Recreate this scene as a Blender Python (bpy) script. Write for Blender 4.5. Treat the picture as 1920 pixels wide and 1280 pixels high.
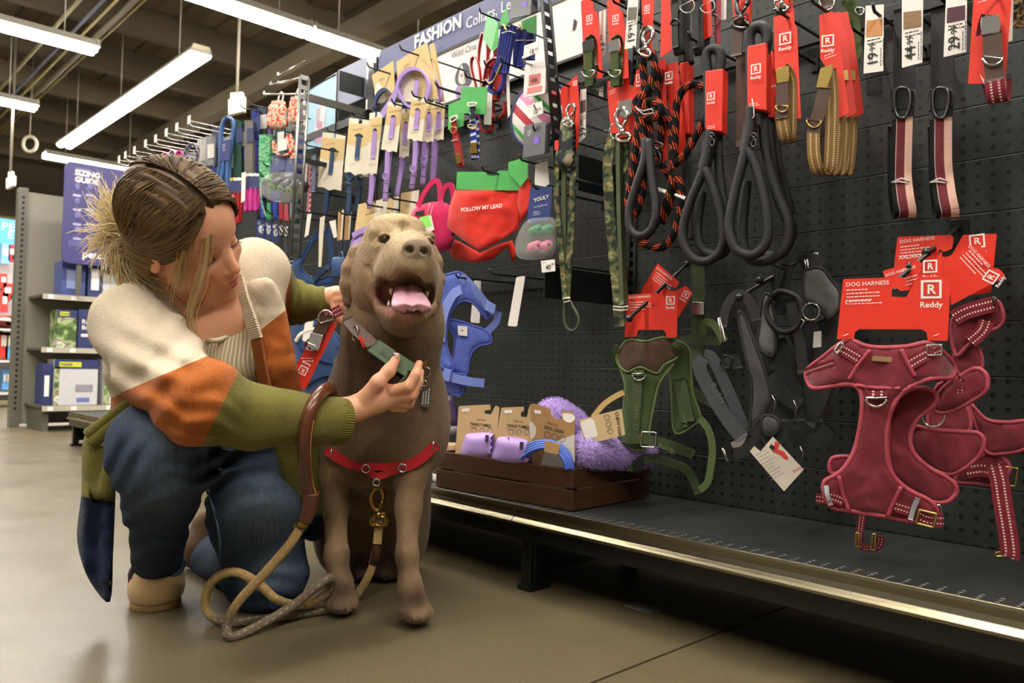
import bpy, bmesh, math, random
import numpy as np
from mathutils import Vector, Matrix, noise
from mathutils.geometry import delaunay_2d_cdt
random.seed(7)
for _o in list(bpy.data.objects): bpy.data.objects.remove(_o, do_unlink=True)
SC = bpy.context.scene
COL = SC.collection

# ------------------------------------------------------------------ camera
# frame 1920 x 1280; world: X along the pegboard run, Y into the pegboard, Z up, metres
FPX = 1483.5
YAW, PITCH, ROLL, CAMH = .8166, .03045, .0219, .505
_f = Vector((-math.sin(YAW)*math.cos(PITCH), math.cos(YAW)*math.cos(PITCH), math.sin(PITCH)))
_r = Vector((math.cos(YAW), math.sin(YAW), 0)); _u = _r.cross(_f)
CR = _r*math.cos(ROLL)+_u*math.sin(ROLL)
CU = _u*math.cos(ROLL)-_r*math.sin(ROLL)
CF = _f
CC = Vector((0, 0, CAMH))
cam = bpy.data.cameras.new('camera')
cam.sensor_width = 36; cam.lens = FPX/1920*36; cam.clip_start = .05; cam.clip_end = 100
camo = bpy.data.objects.new('camera', cam); COL.objects.link(camo)
_b = -CF
camo.matrix_world = Matrix(((CR.x, CU.x, _b.x, CC.x), (CR.y, CU.y, _b.y, CC.y), (CR.z, CU.z, _b.z, CC.z), (0, 0, 0, 1)))
SC.camera = camo
cam.dof.use_dof = True; cam.dof.focus_distance = 1.5; cam.dof.aperture_fstop = 7.0

# ------------------------------------------------------------------ light of the hall
vs = SC.view_settings
vs.view_transform = 'Standard'; vs.look = 'None'; vs.gamma = 1; vs.use_curve_mapping = False
vs.exposure = 0.75
W = bpy.data.worlds.new('hall'); SC.world = W; W.use_nodes = True
W.node_tree.nodes['Background'].inputs[0].default_value = (1.0, .96, .90, 1)
W.node_tree.nodes['Background'].inputs[1].default_value = .22
TUBE_STRENGTH = 36.0
LAMP_Z = 3.5

# ------------------------------------------------------------------ helpers
def ray(x, y): return CF+CR*((x-960)/FPX)-CU*((y-640)/FPX)
def onY(x, y, Y): d = ray(x, y); return CC+d*(Y/d.y)
def onX(x, y, X): d = ray(x, y); return CC+d*(X/d.x)
def onZ(x, y, Z): d = ray(x, y); return CC+d*((Z-CAMH)/d.z)
def atd(x, y, D): return CC+ray(x, y)*D

def lin(c):
    if isinstance(c, str):
        c = tuple(int(c[i:i+2], 16)/255 for i in (0, 2, 4))
    return tuple((v/12.92 if v <= .04045 else ((v+.055)/1.055)**2.4) for v in c)+(1,)

class N:
    """small node-tree helper"""
    def __init__(s, name):
        s.m = bpy.data.materials.new(name); s.m.use_nodes = True
        s.t = s.m.node_tree; s.b = s.t.nodes['Principled BSDF']
    def n(s, typ, **kw):
        nd = s.t.nodes.new(typ)
        for k, v in kw.items(): setattr(nd, k, v)
        return nd
    def l(s, a, b): s.t.links.new(a, b)
    def put(s, inp, v):
        if hasattr(v, 'is_linked') or hasattr(v, 'links'): s.l(v, inp)
        else: inp.default_value = v
    def math(s, op, a, b=None, c=None):
        nd = s.n('ShaderNodeMath', operation=op); s.put(nd.inputs[0], a)
        if b is not None: s.put(nd.inputs[1], b)
        if c is not None: s.put(nd.inputs[2], c)
        return nd.outputs[0]
    def mix(s, f, a, b):
        nd = s.n('ShaderNodeMix', data_type='RGBA'); s.put(nd.inputs[0], f)
        s.put(nd.inputs[6], a if not isinstance(a, str) else lin(a)); s.put(nd.inputs[7], b if not isinstance(b, str) else lin(b))
        return nd.outputs[2]
    def noise(s, scale, detail=3, vec=None, rough=.55):
        nd = s.n('ShaderNodeTexNoise'); nd.inputs['Scale'].default_value = scale; nd.inputs['Detail'].default_value = detail
        nd.inputs['Roughness'].default_value = rough
        s.l(vec if vec is not None else s.obj(), nd.inputs['Vector']); return nd.outputs[0]
    def obj(s):
        if not hasattr(s, '_tc'): s._tc = s.n('ShaderNodeTexCoord')
        return s._tc.outputs['Object']
    def pos(s):
        return s.n('ShaderNodeNewGeometry').outputs['Position']
    def sep(s, v):
        nd = s.n('ShaderNodeSeparateXYZ'); s.l(v, nd.inputs[0]); return nd.outputs
    def uv(s):
        nd = s.n('ShaderNodeUVMap', uv_map='UVMap'); return s.sep(nd.outputs[0])
    def scl(s, vec, xyz):
        nd = s.n('ShaderNodeVectorMath', operation='MULTIPLY'); s.l(vec, nd.inputs[0]); nd.inputs[1].default_value = xyz; return nd.outputs[0]
    def ramp(s, f, stops, const=False):
        nd = s.n('ShaderNodeValToRGB'); r = nd.color_ramp
        if const: r.interpolation = 'CONSTANT'
        while len(r.elements) < len(stops): r.elements.new(.5)
        for e, (p, c) in zip(r.elements, stops): e.position = p; e.color = lin(c)
        s.l(f, nd.inputs[0]); return nd.outputs[0]
    def attr(s, name):
        return s.n('ShaderNodeAttribute', attribute_name=name).outputs
    def col(s, c): s.put(s.b.inputs['Base Color'], c if not isinstance(c, str) else lin(c)); return s
    def set(s, rough=.5, metal=0, spec=.5, **kw):
        s.put(s.b.inputs['Roughness'], rough); s.b.inputs['Metallic'].default_value = metal
        s.b.inputs['Specular IOR Level'].default_value = spec
        for k, v in kw.items(): s.put(s.b.inputs[k.replace('_', ' ')], v)
        return s
    def bump(s, h, strength=.3, dist=.002):
        nd = s.n('ShaderNodeBump'); nd.inputs['Strength'].default_value = strength; nd.inputs['Distance'].default_value = dist
        s.l(h, nd.inputs['Height']); s.l(nd.outputs[0], s.b.inputs['Normal']); return s

MATS = {}
def paint(c, rough=.5, metal=0, var=.12, scale=40, bump=.1, spec=.5, sheen=0, **kw):
    """plain painted / moulded / printed surface: a colour with slight mottling and fine relief"""
    key = ('paint', c, rough, metal, var, scale, bump, spec, sheen, tuple(kw.items()))
    if key in MATS: return MATS[key]
    k = N('surface_'+c)
    f = k.noise(scale, 3)
    a = lin(c); d = tuple(v*(1-var) for v in a[:3])+(1,); e = tuple(min(1, v*(1+var)) for v in a[:3])+(1,)
    k.col(k.mix(f, d, e)); k.set(rough, metal, spec, **kw)
    if sheen: k.b.inputs['Sheen Weight'].default_value = sheen
    if bump: k.bump(k.noise(scale*12, 2), bump, .001)
    MATS[key] = k.m; return k.m
def cloth(c, c2=None, weave=900, rough=.85, sheen=.25, bump=.5, var=.15):
    key = ('cloth', c, c2, weave, rough)
    if key in MATS: return MATS[key]
    k = N('fabric_'+c)
    a = lin(c); b = lin(c2) if c2 else tuple(v*(1-var*2) for v in a[:3])+(1,)
    k.col(k.mix(k.noise(25, 4), a, b)); k.set(rough, 0, .2)
    k.b.inputs['Sheen Weight'].default_value = sheen
    w = k.n('ShaderNodeTexWave', wave_type='BANDS', bands_direction='DIAGONAL'); w.inputs['Scale'].default_value = weave/6; w.inputs['Distortion'].default_value = 1
    k.l(k.obj(), w.inputs['Vector'])
    k.bump(k.math('ADD', w.outputs[1], k.noise(weave, 2)), bump, .0006)
    MATS[key] = k.m; return k.m
def metal(c='c8c4bc', rough=.25):
    return paint(c, rough, 1.0, .1, 60, .03)
def emit(c, st):
    k = N('lamp_'+c); k.col(c); k.put(k.b.inputs['Emission Color'], lin(c)); k.b.inputs['Emission Strength'].default_value = st
    return k.m

def catmull(pts, n=6, closed=False):
    P = [Vector(p) if not isinstance(p, Vector) else p for p in pts]
    out = []; L = len(P); rng = range(L if closed else L-1)
    for i in rng:
        if closed: a, b, c, d = P[i-1], P[i], P[(i+1) % L], P[(i+2) % L]
        else: a, b, c, d = P[max(i-1, 0)], P[i], P[i+1], P[min(i+2, L-1)]
        for j in range(n):
            t = j/n
            out.append(.5*((2*b)+(c-a)*t+(2*a-5*b+4*c-d)*t*t+(3*b-a-3*c+d)*t**3))
    if not closed: out.append(P[-1].copy())
    return out
def sm(pts, n=4):
    """smooth closed 2-D outline"""
    return [(p.x, p.y) for p in catmull([Vector((x, y)) for x, y in pts], n, True)]
def rnd(pts, r, n=3):
    """2-D outline with rounded corners"""
    out = []; L = len(pts)
    for i in range(L):
        p = Vector(pts[i]); a = Vector(pts[i-1])-p; b = Vector(pts[(i+1) % L])-p
        k = min(r, a.length*.45, b.length*.45); a = p+a.normalized()*k; b = p+b.normalized()*k
        for j in range(n+1):
            t = j/n; q = a*(1-t)**2+p*2*t*(1-t)+b*t*t; out.append((q.x, q.y))
    return out

class MB:
    def __init__(s): s.v = []; s.f = []; s.uv = []; s.sm = []
    def face(s, idx, uv=None, smooth=True):
        s.f.append(tuple(idx)); s.uv.append(uv or [(0, 0)]*len(idx)); s.sm.append(smooth)
    def tube(s, pts, r, seg=8, closed=False, cap=True):
        P = [Vector(p) for p in pts]; n = len(P)
        rr = r if isinstance(r, (list, tuple)) else [r]*n
        ts = []
        for i in range(n):
            a = P[i-1] if (i > 0 or closed) else P[i]; b = P[(i+1) % n] if (i < n-1 or closed) else P[i]
            t = (b-a); ts.append(t.normalized() if t.length > 1e-9 else Vector((0, 0, 1)))
        ref = Vector((0, 0, 1)) if abs(ts[0].z) < .9 else Vector((1, 0, 0))
        nr = (ref-ts[0]*ref.dot(ts[0])).normalized(); base = len(s.v); le = 0; les = []
        for i in range(n):
            nr = (nr-ts[i]*nr.dot(ts[i]))
            nr = nr.normalized() if nr.length > 1e-6 else ts[i].orthogonal().normalized()
            bn = ts[i].cross(nr)
            if i: le += (P[i]-P[i-1]).length
            les.append(le)
            for j in range(seg):
                a = 2*math.pi*j/seg; s.v.append(P[i]+(nr*math.cos(a)+bn*math.sin(a))*rr[i])
        for i in range(n if closed else n-1):
            i2 = (i+1) % n; l2 = les[i2] if i2 else le+(P[0]-P[-1]).length
            for j in range(seg):
                j2 = (j+1) % seg
                s.face((base+i*seg+j, base+i*seg+j2, base+i2*seg+j2, base+i2*seg+j),
                       [(les[i], j/seg), (les[i], (j+1)/seg), (l2, (j+1)/seg), (l2, j/seg)])
        if cap and not closed:
            s.face([base+j for j in range(seg)][::-1]); s.face([base+(n-1)*seg+j for j in range(seg)])
        return s
    def strap(s, pts, nrm, w, t=.002, closed=False, wdir=None):
        """flat webbing swept along pts; nrm = face normal (one or per point); uv: u metres along, v 0..1 across"""
        P = [Vector(p) for p in pts]; n = len(P); base = len(s.v); le = 0; les = []
        ww = w if isinstance(w, (list, tuple)) else [w]*n
        for i in range(n):
            a = P[i-1] if (i > 0 or closed) else P[i]; b = P[(i+1) % n] if (i < n-1 or closed) else P[i]
            tg = (b-a).normalized(); nn = Vector(nrm[i] if isinstance(nrm, list) else nrm)
            wd = tg.cross(nn) if wdir is None else Vector(wdir)-tg*tg.dot(Vector(wdir))
            wd = wd.normalized() if wd.length > 1e-5 else tg.orthogonal().normalized()
            nn = wd.cross(tg).normalized()
            if i: le += (P[i]-P[i-1]).length
            les.append(le); h = ww[i]/2
            c4 = [P[i]+q for q in (wd*h+nn*t/2, -wd*h+nn*t/2, -wd*h-nn*t/2, wd*h-nn*t/2)]
            s.v += [c4[0], c4[1], c4[1], c4[2], c4[2], c4[3], c4[3], c4[0]]
        for i in range(n if closed else n-1):
            i2 = (i+1) % n; l2 = les[i2] if i2 else le+(P[0]-P[-1]).length
            for j, (va, vb) in enumerate(((0, 1), (1, 1), (1, 0), (0, 0))):
                s.face((base+i*8+2*j, base+i2*8+2*j, base+i2*8+2*j+1, base+i*8+2*j+1), [(les[i], va), (l2, va), (l2, vb), (les[i], vb)])
        if not closed:
            s.face([base+5, base+3, base+1, base], None, False); e = base+(n-1)*8; s.face([e, e+1, e+3, e+5], None, False)
        return s
    def slab(s, front, n, t, smooth=False):
        """n-gon outline (3-D points) extruded backwards by t along -n"""
        F = [Vector(p) for p in front]; b = len(s.v); L = len(F); n = Vector(n)
        s.v += F; s.v += [p-n*t for p in F]
        ar = Vector((0, 0, 0))
        for i in range(L): ar += F[i].cross(F[(i+1) % L])
        fl = ar.dot(n) < 0
        a = list(range(b, b+L)); c = list(range(b+L, b+2*L))
        s.face(a[::-1] if fl else a, None, False); s.face(c if fl else c[::-1], None, False)
        for i in range(L):
            j = (i+1) % L; q = (a[j], a[i], c[i], c[j]); s.face(q[::-1] if fl else q, None, smooth)
        return s
    def box(s, c, size, ax=None):
        c = Vector(c); X, Y, Z = ax or (Vector((1, 0, 0)), Vector((0, 1, 0)), Vector((0, 0, 1)))
        hx, hy, hz = size[0]/2, size[1]/2, size[2]/2; b = len(s.v)
        for dz in (-1, 1):
            for dx, dy in ((-1, -1), (1, -1), (1, 1), (-1, 1)): s.v.append(c+X*dx*hx+Y*dy*hy+Z*dz*hz)
        for f in ((3, 2, 1, 0), (4, 5, 6, 7), (0, 1, 5, 4), (1, 2, 6, 5), (2, 3, 7, 6), (3, 0, 4, 7)): s.face([b+i for i in f], None, False)
        return s
    def bx(s, lo, hi):
        return s.box([(a+b)/2 for a, b in zip(lo, hi)], [abs(b-a) for a, b in zip(lo, hi)])
    def lathe(s, o, ax, prof, seg=16):
        """prof: (radius, distance along ax)"""
        o = Vector(o); ax = Vector(ax).normalized(); u = ax.orthogonal().normalized(); w = ax.cross(u); b = len(s.v); n = len(prof)
        for r, h in prof:
            for j in range(seg):
                a = 2*math.pi*j/seg; s.v.append(o+ax*h+(u*math.cos(a)+w*math.sin(a))*r)
        for i in range(n-1):
            for j in range(seg):
                k = (j+1) % seg; s.face((b+i*seg+j, b+i*seg+k, b+(i+1)*seg+k, b+(i+1)*seg+j), [(i/n, j/seg)]*4)
        s.face([b+j for j in range(seg)][::-1]); s.face([b+(n-1)*seg+j for j in range(seg)])
        return s
    def ball(s, c, r, seg=10, ax=None):
        R_ = r if isinstance(r, (tuple, list)) else (r, r, r); A = ax or (Vector((1, 0, 0)), Vector((0, 1, 0)), Vector((0, 0, 1)))
        b = len(s.v); n = seg//2+1; c = Vector(c)
        for i in range(1, n):
            th = math.pi*i/n
            for j in range(seg):
                a = 2*math.pi*j/seg
                s.v.append(c+A[0]*R_[0]*math.sin(th)*math.cos(a)+A[1]*R_[1]*math.sin(th)*math.sin(a)+A[2]*R_[2]*math.cos(th))
        t = len(s.v); s.v += [c+A[2]*R_[2], c-A[2]*R_[2]]
        for i in range(n-2):
            for j in range(seg):
                k = (j+1) % seg; s.face((b+i*seg+j, b+(i+1)*seg+j, b+(i+1)*seg+k, b+i*seg+k))
        for j in range(seg):
            k = (j+1) % seg; s.face((t, b+j, b+k)); s.face((t+1, b+(n-2)*seg+k, b+(n-2)*seg+j))
        return s
    def raw(s, vs_, fs_, smooth=True):
        b = len(s.v); s.v += [Vector(p) for p in vs_]
        for f in fs_: s.face([b+int(i) for i in f], None, smooth)
        return s
    def build(s, name, mat, parent=None, bevel=0, subsurf=0):
        me = bpy.data.meshes.new(name)
        org = Vector((0, 0, 0))
        if parent is not None: org = Vector(parent.get('_o', (0, 0, 0)))
        elif s.v:
            xs = [p.x for p in s.v]; ys = [p.y for p in s.v]; zs = [p.z for p in s.v]
            org = Vector(((min(xs)+max(xs))/2, (min(ys)+max(ys))/2, min(zs)))
        me.from_pydata([tuple(p-org) for p in s.v], [], s.f)
        me.polygons.foreach_set('use_smooth', s.sm)
        uvl = me.uv_layers.new(name='UVMap')
        flat = [c for u in s.uv for q in u for c in q]
        if len(flat) == 2*len(me.loops): uvl.data.foreach_set('uv', flat)
        me.materials.append(mat)
        me.update()
        o = bpy.data.objects.new(name, me); COL.objects.link(o)
        if parent is not None: o.parent = parent
        else: o.location = org
        o['_o'] = tuple(org)
        if bevel:
            md = o.modifiers.new('edge', 'BEVEL'); md.width = bevel; md.segments = 2; md.limit_method = 'ANGLE'
        if subsurf:
            md = o.modifiers.new('smooth', 'SUBSURF'); md.levels = md.render_levels = subsurf
        return o

def tag(o, label, cat, group=None, kind=None):
    if label: o['label'] = label
    if cat: o['category'] = cat
    if group: o['group'] = group
    if kind: o['kind'] = kind
    return o
def thing(name, label, cat, at, group=None):
    o = bpy.data.objects.new(name, None); COL.objects.link(o); o.empty_display_size = .02
    o.location = at; o['_o'] = tuple(at); return tag(o, label, cat, group)
def struct(o): o['kind'] = 'structure'; return o

class PL:
    """an upright plane in the shop: passes through pixel (x, y) at distance Y (or ray depth D); yaw turns it from facing the aisle"""
    def __init__(s, x, y, Y=None, yaw=0, tilt=0, D=None, X=None):
        s.o = atd(x, y, D) if D else (onX(x, y, X) if X else onY(x, y, Y)); a = math.radians(yaw); b = math.radians(tilt)
        h = Vector((math.sin(a), -math.cos(a), 0)); s.n = h*math.cos(b)+Vector((0, 0, 1))*math.sin(b)
        s.ex = Vector((math.cos(a), math.sin(a), 0)); s.ez = s.ex.cross(-s.n).normalized()
        if s.ez.z < 0: s.ez = -s.ez
    def p(s, x, y, off=0):
        d = ray(x, y); o = s.o+s.n*off; return CC+d*((o-CC).dot(s.n)/d.dot(s.n))
    def P(s, pts, off=0): return [s.p(q[0], q[1], off+(q[2] if len(q) > 2 else 0)) for q in pts]
    def mpp(s): return (s.o-CC).dot(CF)/FPX

def card(pl, pts, name, mat, parent, t=.0012, off=0, r=0, bevel=0):
    if r: pts = rnd(pts, r)
    return MB().slab(pl.P(pts, off), pl.n, t).build(name, mat, parent, bevel)
def inside(pt, poly):
    x, y = pt; c = False; n = len(poly)
    for i in range(n):
        x1, y1 = poly[i]; x2, y2 = poly[i-1]
        if (y1 > y) != (y2 > y) and x < (x2-x1)*(y-y1)/(y2-y1)+x1: c = not c
    return c
def edged(pt, poly):
    m = 1e9; p = Vector(pt); n = len(poly)
    for i in range(n):
        a = Vector(poly[i-1]); b = Vector(poly[i]); ab = b-a
        t = max(0, min(1, (p-a).dot(ab)/max(ab.length_squared, 1e-9))); m = min(m, (p-a-ab*t).length)
    return m
def panel(mb, pl, pts, off=None, t=.006, puff=.004, edge=12, step=9, wr=0, seed=0):
    """soft padded panel traced on a plane: off(x,y) bends it, puff domes it, wr wrinkles it (metres)"""
    n0 = len(pts); V = [Vector(p) for p in pts]
    xs = [p[0] for p in pts]; ys = [p[1] for p in pts]
    y = min(ys)+step/2; k = 0
    while y < max(ys):
        x = min(xs)+step/2+(k % 2)*step/2
        while x < max(xs):
            if inside((x, y), pts) and edged((x, y), pts) > step*.45: V.append(Vector((x, y)))
            x += step
        y += step*.87; k += 1
    r = delaunay_2d_cdt(V, [], [list(range(n0))], 1, 1e-4)
    vv, ff = r[0], r[2]
    fr = []; bk = []; od = []
    for q in vv:
        d = edged((q.x, q.y), pts); od.append(d < .05)
        o = off(q.x, q.y) if off else 0
        if wr: o += wr*noise.noise(Vector((q.x*.022+seed, q.y*.014, seed*1.7)))+wr*.5*noise.noise(Vector((q.x*.06, q.y*.05+seed, 3)))
        e = min(1, d/edge); dm = puff*math.sqrt(max(0, 1-(1-e)**2))
        fr.append(pl.p(q.x, q.y, o+dm)); bk.append(pl.p(q.x, q.y, o-t))
    b = len(mb.v); L = len(vv); mb.v += fr+bk
    # edge count
    ec = {}
    for f in ff:
        a, b_, c = f
        nn = (fr[b_]-fr[a]).cross(fr[c]-fr[a]); f = f if nn.dot(pl.n) > 0 else f[::-1]
        mb.face([b+i for i in f]); mb.face([b+L+i for i in f[::-1]])
        for i in range(3): ec[(f[i], f[(i+1) % 3])] = 1
    for (i, j) in ec:
        if (j, i) not in ec: mb.face((b+j, b+i, b+L+i, b+L+j), None, False)
    return mb

FONTC = {}
def text(pl, s, x, y, h, mat, parent, name='lettering', rot=0, off=.0006, bold=0, align='LEFT', wid=1.0, ext=.0002, shear=0):
    """lettering on a plane: (x, y) pixel of the baseline start, h capital height in metres"""
    key = (s, bold, align, shear)
    if key not in FONTC:
        cu = bpy.data.curves.new('t', 'FONT'); cu.body = s; cu.size = 1; cu.offset = bold; cu.align_x = align; cu.resolution_u = 2; cu.shear = shear
        ob = bpy.data.objects.new('t', cu); COL.objects.link(ob)
        dg = bpy.context.evaluated_depsgraph_get(); me = bpy.data.meshes.new_from_object(ob.evaluated_get(dg))
        FONTC[key] = ([tuple(v.co) for v in me.vertices], [tuple(p.vertices) for p in me.polygons])
        bpy.data.objects.remove(ob); bpy.data.meshes.remove(me); bpy.data.curves.remove(cu)
    vs_, fs_ = FONTC[key]; o = pl.p(x, y, off); a = math.radians(rot); k = h/.7
    ux = pl.ex*math.cos(a)+pl.ez*math.sin(a); uy = pl.ez*math.cos(a)-pl.ex*math.sin(a)
    mb = MB(); mb.raw([o+ux*(v[0]*k*wid)+uy*(v[1]*k) for v in vs_], fs_, False)
    return mb.build(name, mat, parent)
def lines(pl, x, y, w, n, gap, lh, mat, parent, rot=0, off=.0006, name='small_print', seed=1):
    """rows of print too small to read"""
    rg = random.Random(seed); mb = MB(); o = pl.p(x, y, off); a = math.radians(rot)
    ux = pl.ex*math.cos(a)+pl.ez*math.sin(a); uy = pl.ez*math.cos(a)-pl.ex*math.sin(a)
    for i in range(n):
        u = 0; L = w*rg.uniform(.6, 1)
        while u < L:
            ww = rg.uniform(.002, .006)
            p = o+ux*u-uy*(i*gap); b = len(mb.v); mb.v += [p, p+ux*ww, p+ux*ww+uy*lh, p+uy*lh]; mb.face((b, b+1, b+2, b+3), None, False)
            u += ww+.0012
    return mb.build(name, mat, parent)
def frame(pl, pts, mat, parent, r, name, off=0, closed=True, seg=6, smooth=0):
    q = pl.P(pts, off)
    if smooth: q = catmull(q, smooth, closed)
    return MB().tube(q, r, seg, closed).build(name, mat, parent)
def strap(pl, pts, w, mat, parent, name='strap', t=.0025, n=5, off=0, closed=False, edge=False):
    """webbing along pixel path; edge=True: seen edge-on (normal along the plane)"""
    q = catmull(pl.P(pts, off), n, closed)
    return MB().strap(q, pl.ex if edge else pl.n, w, t, closed).build(name, mat, parent)
def rope(pl, pts, r, mat, parent, name='rope', n=7, off=0, closed=False, seg=10):
    q = catmull(pl.P(pts, off), n, closed)
    return MB().tube(q, r, seg, closed).build(name, mat, parent)

def fold(pl, pts, w, mat, parent, name='band', t=.003, n=5, off=0, tilt=0):
    """webbing that runs down, folds over and comes back behind itself: pts (x, y, offset towards the aisle)"""
    q = catmull(pl.P(pts, off), n); a = math.radians(tilt)
    return MB().strap(q, pl.n, w, t, False, pl.ex*math.cos(a)+pl.ez*math.sin(a)).build(name, mat, parent)
# ================================================================== setting
k = N('polished_concrete'); p = k.pos()
c1 = k.mix(k.noise(1.6, 5, p), '685d45', '514836'); sp = k.ramp(k.noise(260, 2, p), [(0, '352e20'), (.42, '5c523b'), (.60, '62573f'), (.72, 'a3966f')])
k.col(k.mix(.45, c1, sp)); k.set(k.math('MULTIPLY_ADD', k.noise(5, 4, p), .3, .22), 0, .5); k.bump(k.noise(300, 2, p), .06, .001)
CONC = k.m
fl = struct(MB().bx((-18, -7, -.12), (7, 12, -.008)).build('floor', paint('1c1912', .8)))
fl['_o'] = tuple(fl.location)
xs = [-18, -15.47, -11.81, -8.155, -4.498, -.84, 2.82, 7]
for a, b in zip(xs, xs[1:]):
    for y0, y1 in ((-7, -2.6), (-2.6, 3.5), (3.5, 12)):
        MB().bx((a+.003, y0+.003, -.01), (b-.003, y1-.003, 0)).build('floor_slab', CONC, fl)
ce = struct(MB().bx((-18, -7, 4.6), (7, 12, 4.7)).build('ceiling', paint('6e624e', .9, 0, .2, 3)))
bm_ = paint('746853', .8, 0, .15, 5); bd = paint('5c5140', .85, 0, .15, 5)
for i in range(15):
    x = -17.3+i*1.52; MB().bx((x-.06, -7, 4.25), (x+.06, 12, 4.59)).build('joist', bd if i % 3 else bm_, ce)
for y in (-4.2, .3, 4.6, 8.8):
    MB().bx((-18, y-.1, 4.0), (7, y+.1, 4.25)).build('girder', bm_, ce)
for i in range(40):
    y = -6.6+i*.46; MB().bx((-18, y-.11, 4.56), (7, y+.11, 4.6)).build('deck_rib', bd, ce)
for i, (y, z, r, c) in enumerate(((2.16, 4.1, .022, 'b0a67c'), (2.35, 4.12, .018, '8088a4'), (2.42, 4.08, .014, 'c9bf74'), (2.56, 4.1, .034, '8d8068'), (2.66, 4.14, .014, 'b4a65c'))):
    tag(MB().tube([(-18, y, z), (-9+i*.4, y, z), (7, y, z)], r, 8).build('conduit', paint(c, .5)),
        ['thick olive conduit pipe running under the ceiling joists', 'blue-grey cable conduit under the ceiling joists', 'thin pale yellow conduit under the ceiling joists', 'fat brown duct pipe under the ceiling joists', 'thin dull yellow conduit beside the fat brown pipe'][i], 'conduit', 'conduits under the ceiling')
wb = struct(MB().bx((-18.2, -7, 0), (-18, 12, 3.2)).build('wall_back', paint('b3a56e', .9, 0, .06, 2)))
struct(MB().bx((-18.2, -7, 3.2), (-18, 12, 4.7)).build('wall_back_upper', paint('5a5040', .9, 0, .1, 2)))
struct(MB().bx((-18, 12, 0), (7, 12.2, 4.7)).build('wall_right', paint('8c8468', .9, 0, .06, 2)))
struct(MB().bx((7, -7, 0), (7.2, 12, 4.7)).build('wall_near', paint('9a9070', .9, 0, .06, 2)))
for y in (1.75, 4.6):
    struct(MB().bx((-17.4, y-.14, 0), (-17.1, y+.14, 4.3)).build('column_far', paint('4c4436', .8)))

# ------------------------------------------------------------------ strip lamps
GLOW = emit('fffaf0', TUBE_STRENGTH); HOUS = paint('b9b2a2', .5)
def lamp(x0, y0, x1, y1, label, grp='ceiling strip lamps', z=LAMP_Z):
    a = Vector((x0, y0, z)); b = Vector((x1, y1, z)); d = (b-a); L = d.length; d.normalize(); w = Vector((0, 0, 1)).cross(d)
    t = thing('strip_lamp', label, 'lamp', (a+b)/2, grp)
    m = MB(); up = Vector((0, 0, 1))
    prof = [(-.11, .0), (-.07, .075), (.07, .075), (.11, .0), (.06, .03), (-.06, .03)]
    m.slab([a+w*u+up*v for u, v in prof], -d, L); m.build('housing', HOUS, t)
    for sgn in (-1, 1):
        m = MB(); m.slab([a+w*(sgn*.055+.048*math.cos(q))+up*(.02+.045*math.sin(q)-.02) for q in [math.pi*2*i/10 for i in range(10)]], -d, L-.02, True); m.build('tube', GLOW, t)
    for e in (a, b-d*.03):
        m = MB(); m.slab([e+w*u+up*v for u, v in ((-.11, .0), (-.08, .08), (.08, .08), (.11, .0))], -d, .03); m.build('end_cap', HOUS, t)
    for q in (.12, .5, .88):
        c = a+d*L*q+up*.07; MB().tube([c, Vector((c.x, c.y, 4.6))], .006, 6).build('hanger', HOUS, t)
lamp(-12.55, 2.97, -7.72, 2.99, 'long bright strip lamp running parallel to the pegboard run')
lamp(-6.5, -1.4, -6.5, 1.02, 'strip lamp crosswise, first of the row in line with the header sign')
lamp(-6.5, 1.05, -6.5, 3.48, 'strip lamp crosswise, middle of the row in line with the header sign')
lamp(-6.5, 3.5, -6.5, 5.9, 'strip lamp crosswise behind the header sign')
lamp(-8.4, -.2, -8.4, 2.24, 'strip lamp crosswise below the conduits, end towards the long lamp')
lamp(-10.9, -.2, -10.9, 2.27, 'strip lamp crosswise further back below the conduits')
lamp(-13.4, 2.9, -13.4, 5.3, 'small distant strip lamp beyond the end of the long lamp')
for x in (-3.9, -1.2, 1.5):
    for y in (-2.4, .35, 3.5):
        lamp(x, y, x, y+2.42, 'strip lamp over the near aisle', 'strip lamps over the near aisle')

# ------------------------------------------------------------------ exit sign and small lamp boxes hung from the ceiling
def exit_sign(x0, x1, y0, y1, D, ytop, label, txt):
    pl = PL((x0+x1)/2, (y0+y1)/2, D=D, yaw=52)
    c = pl.o; t = thing('exit_sign' if txt else 'hanging_unit', label, 'sign' if txt else 'lamp unit', c)
    wpx = (x1-x0)/2; MB().slab(pl.P([(x0, y0+6), (x1, y0), (x1-1, y1-7), (x0, y1)]), pl.n, .06).build('body', paint('e4ddd2', .4), t, .004)
    MB().slab(pl.P([(x0+4, y0-6), (x1-4, y0-8), (x1-4, y0+2), (x0+4, y0+5)]), pl.n, .06).build('canopy_box', paint('d6d0c6', .4), t)
    top = pl.p((x0+x1)/2+1, y0-6); MB().tube([top, Vector((top.x, top.y, 4.6))], .014, 8).build('pole', paint('8d8574', .5), t)
    if txt: text(pl, txt, x0+6, y1-14, .05, paint('c8483a', .5), t, off=.002, bold=.02, wid=.7, rot=4)
exit_sign(428, 459, 180, 215, 7.4, 60, 'white exit sign box hanging on a pole from the ceiling', 'EXIT')
exit_sign(11, 26, 328, 354, 9.5, 250, 'small white unit hanging on a thin pole by the cream wall', '')
q = atd(56, 270, 10.5); m = MB(); m.tube([q+CR*(.09*math.cos(a))+CU*(.1*math.sin(a)) for a in [i*math.pi/10 for i in range(20)]], .022, 8, True)
m.tube([q+CU*.1, Vector((q.x, q.y, 4.6))], .006, 6)
tag(m.build('cable_coil', paint('a39c86', .7)), 'pale coiled cable ring hanging under the dark ceiling', 'cable')

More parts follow.
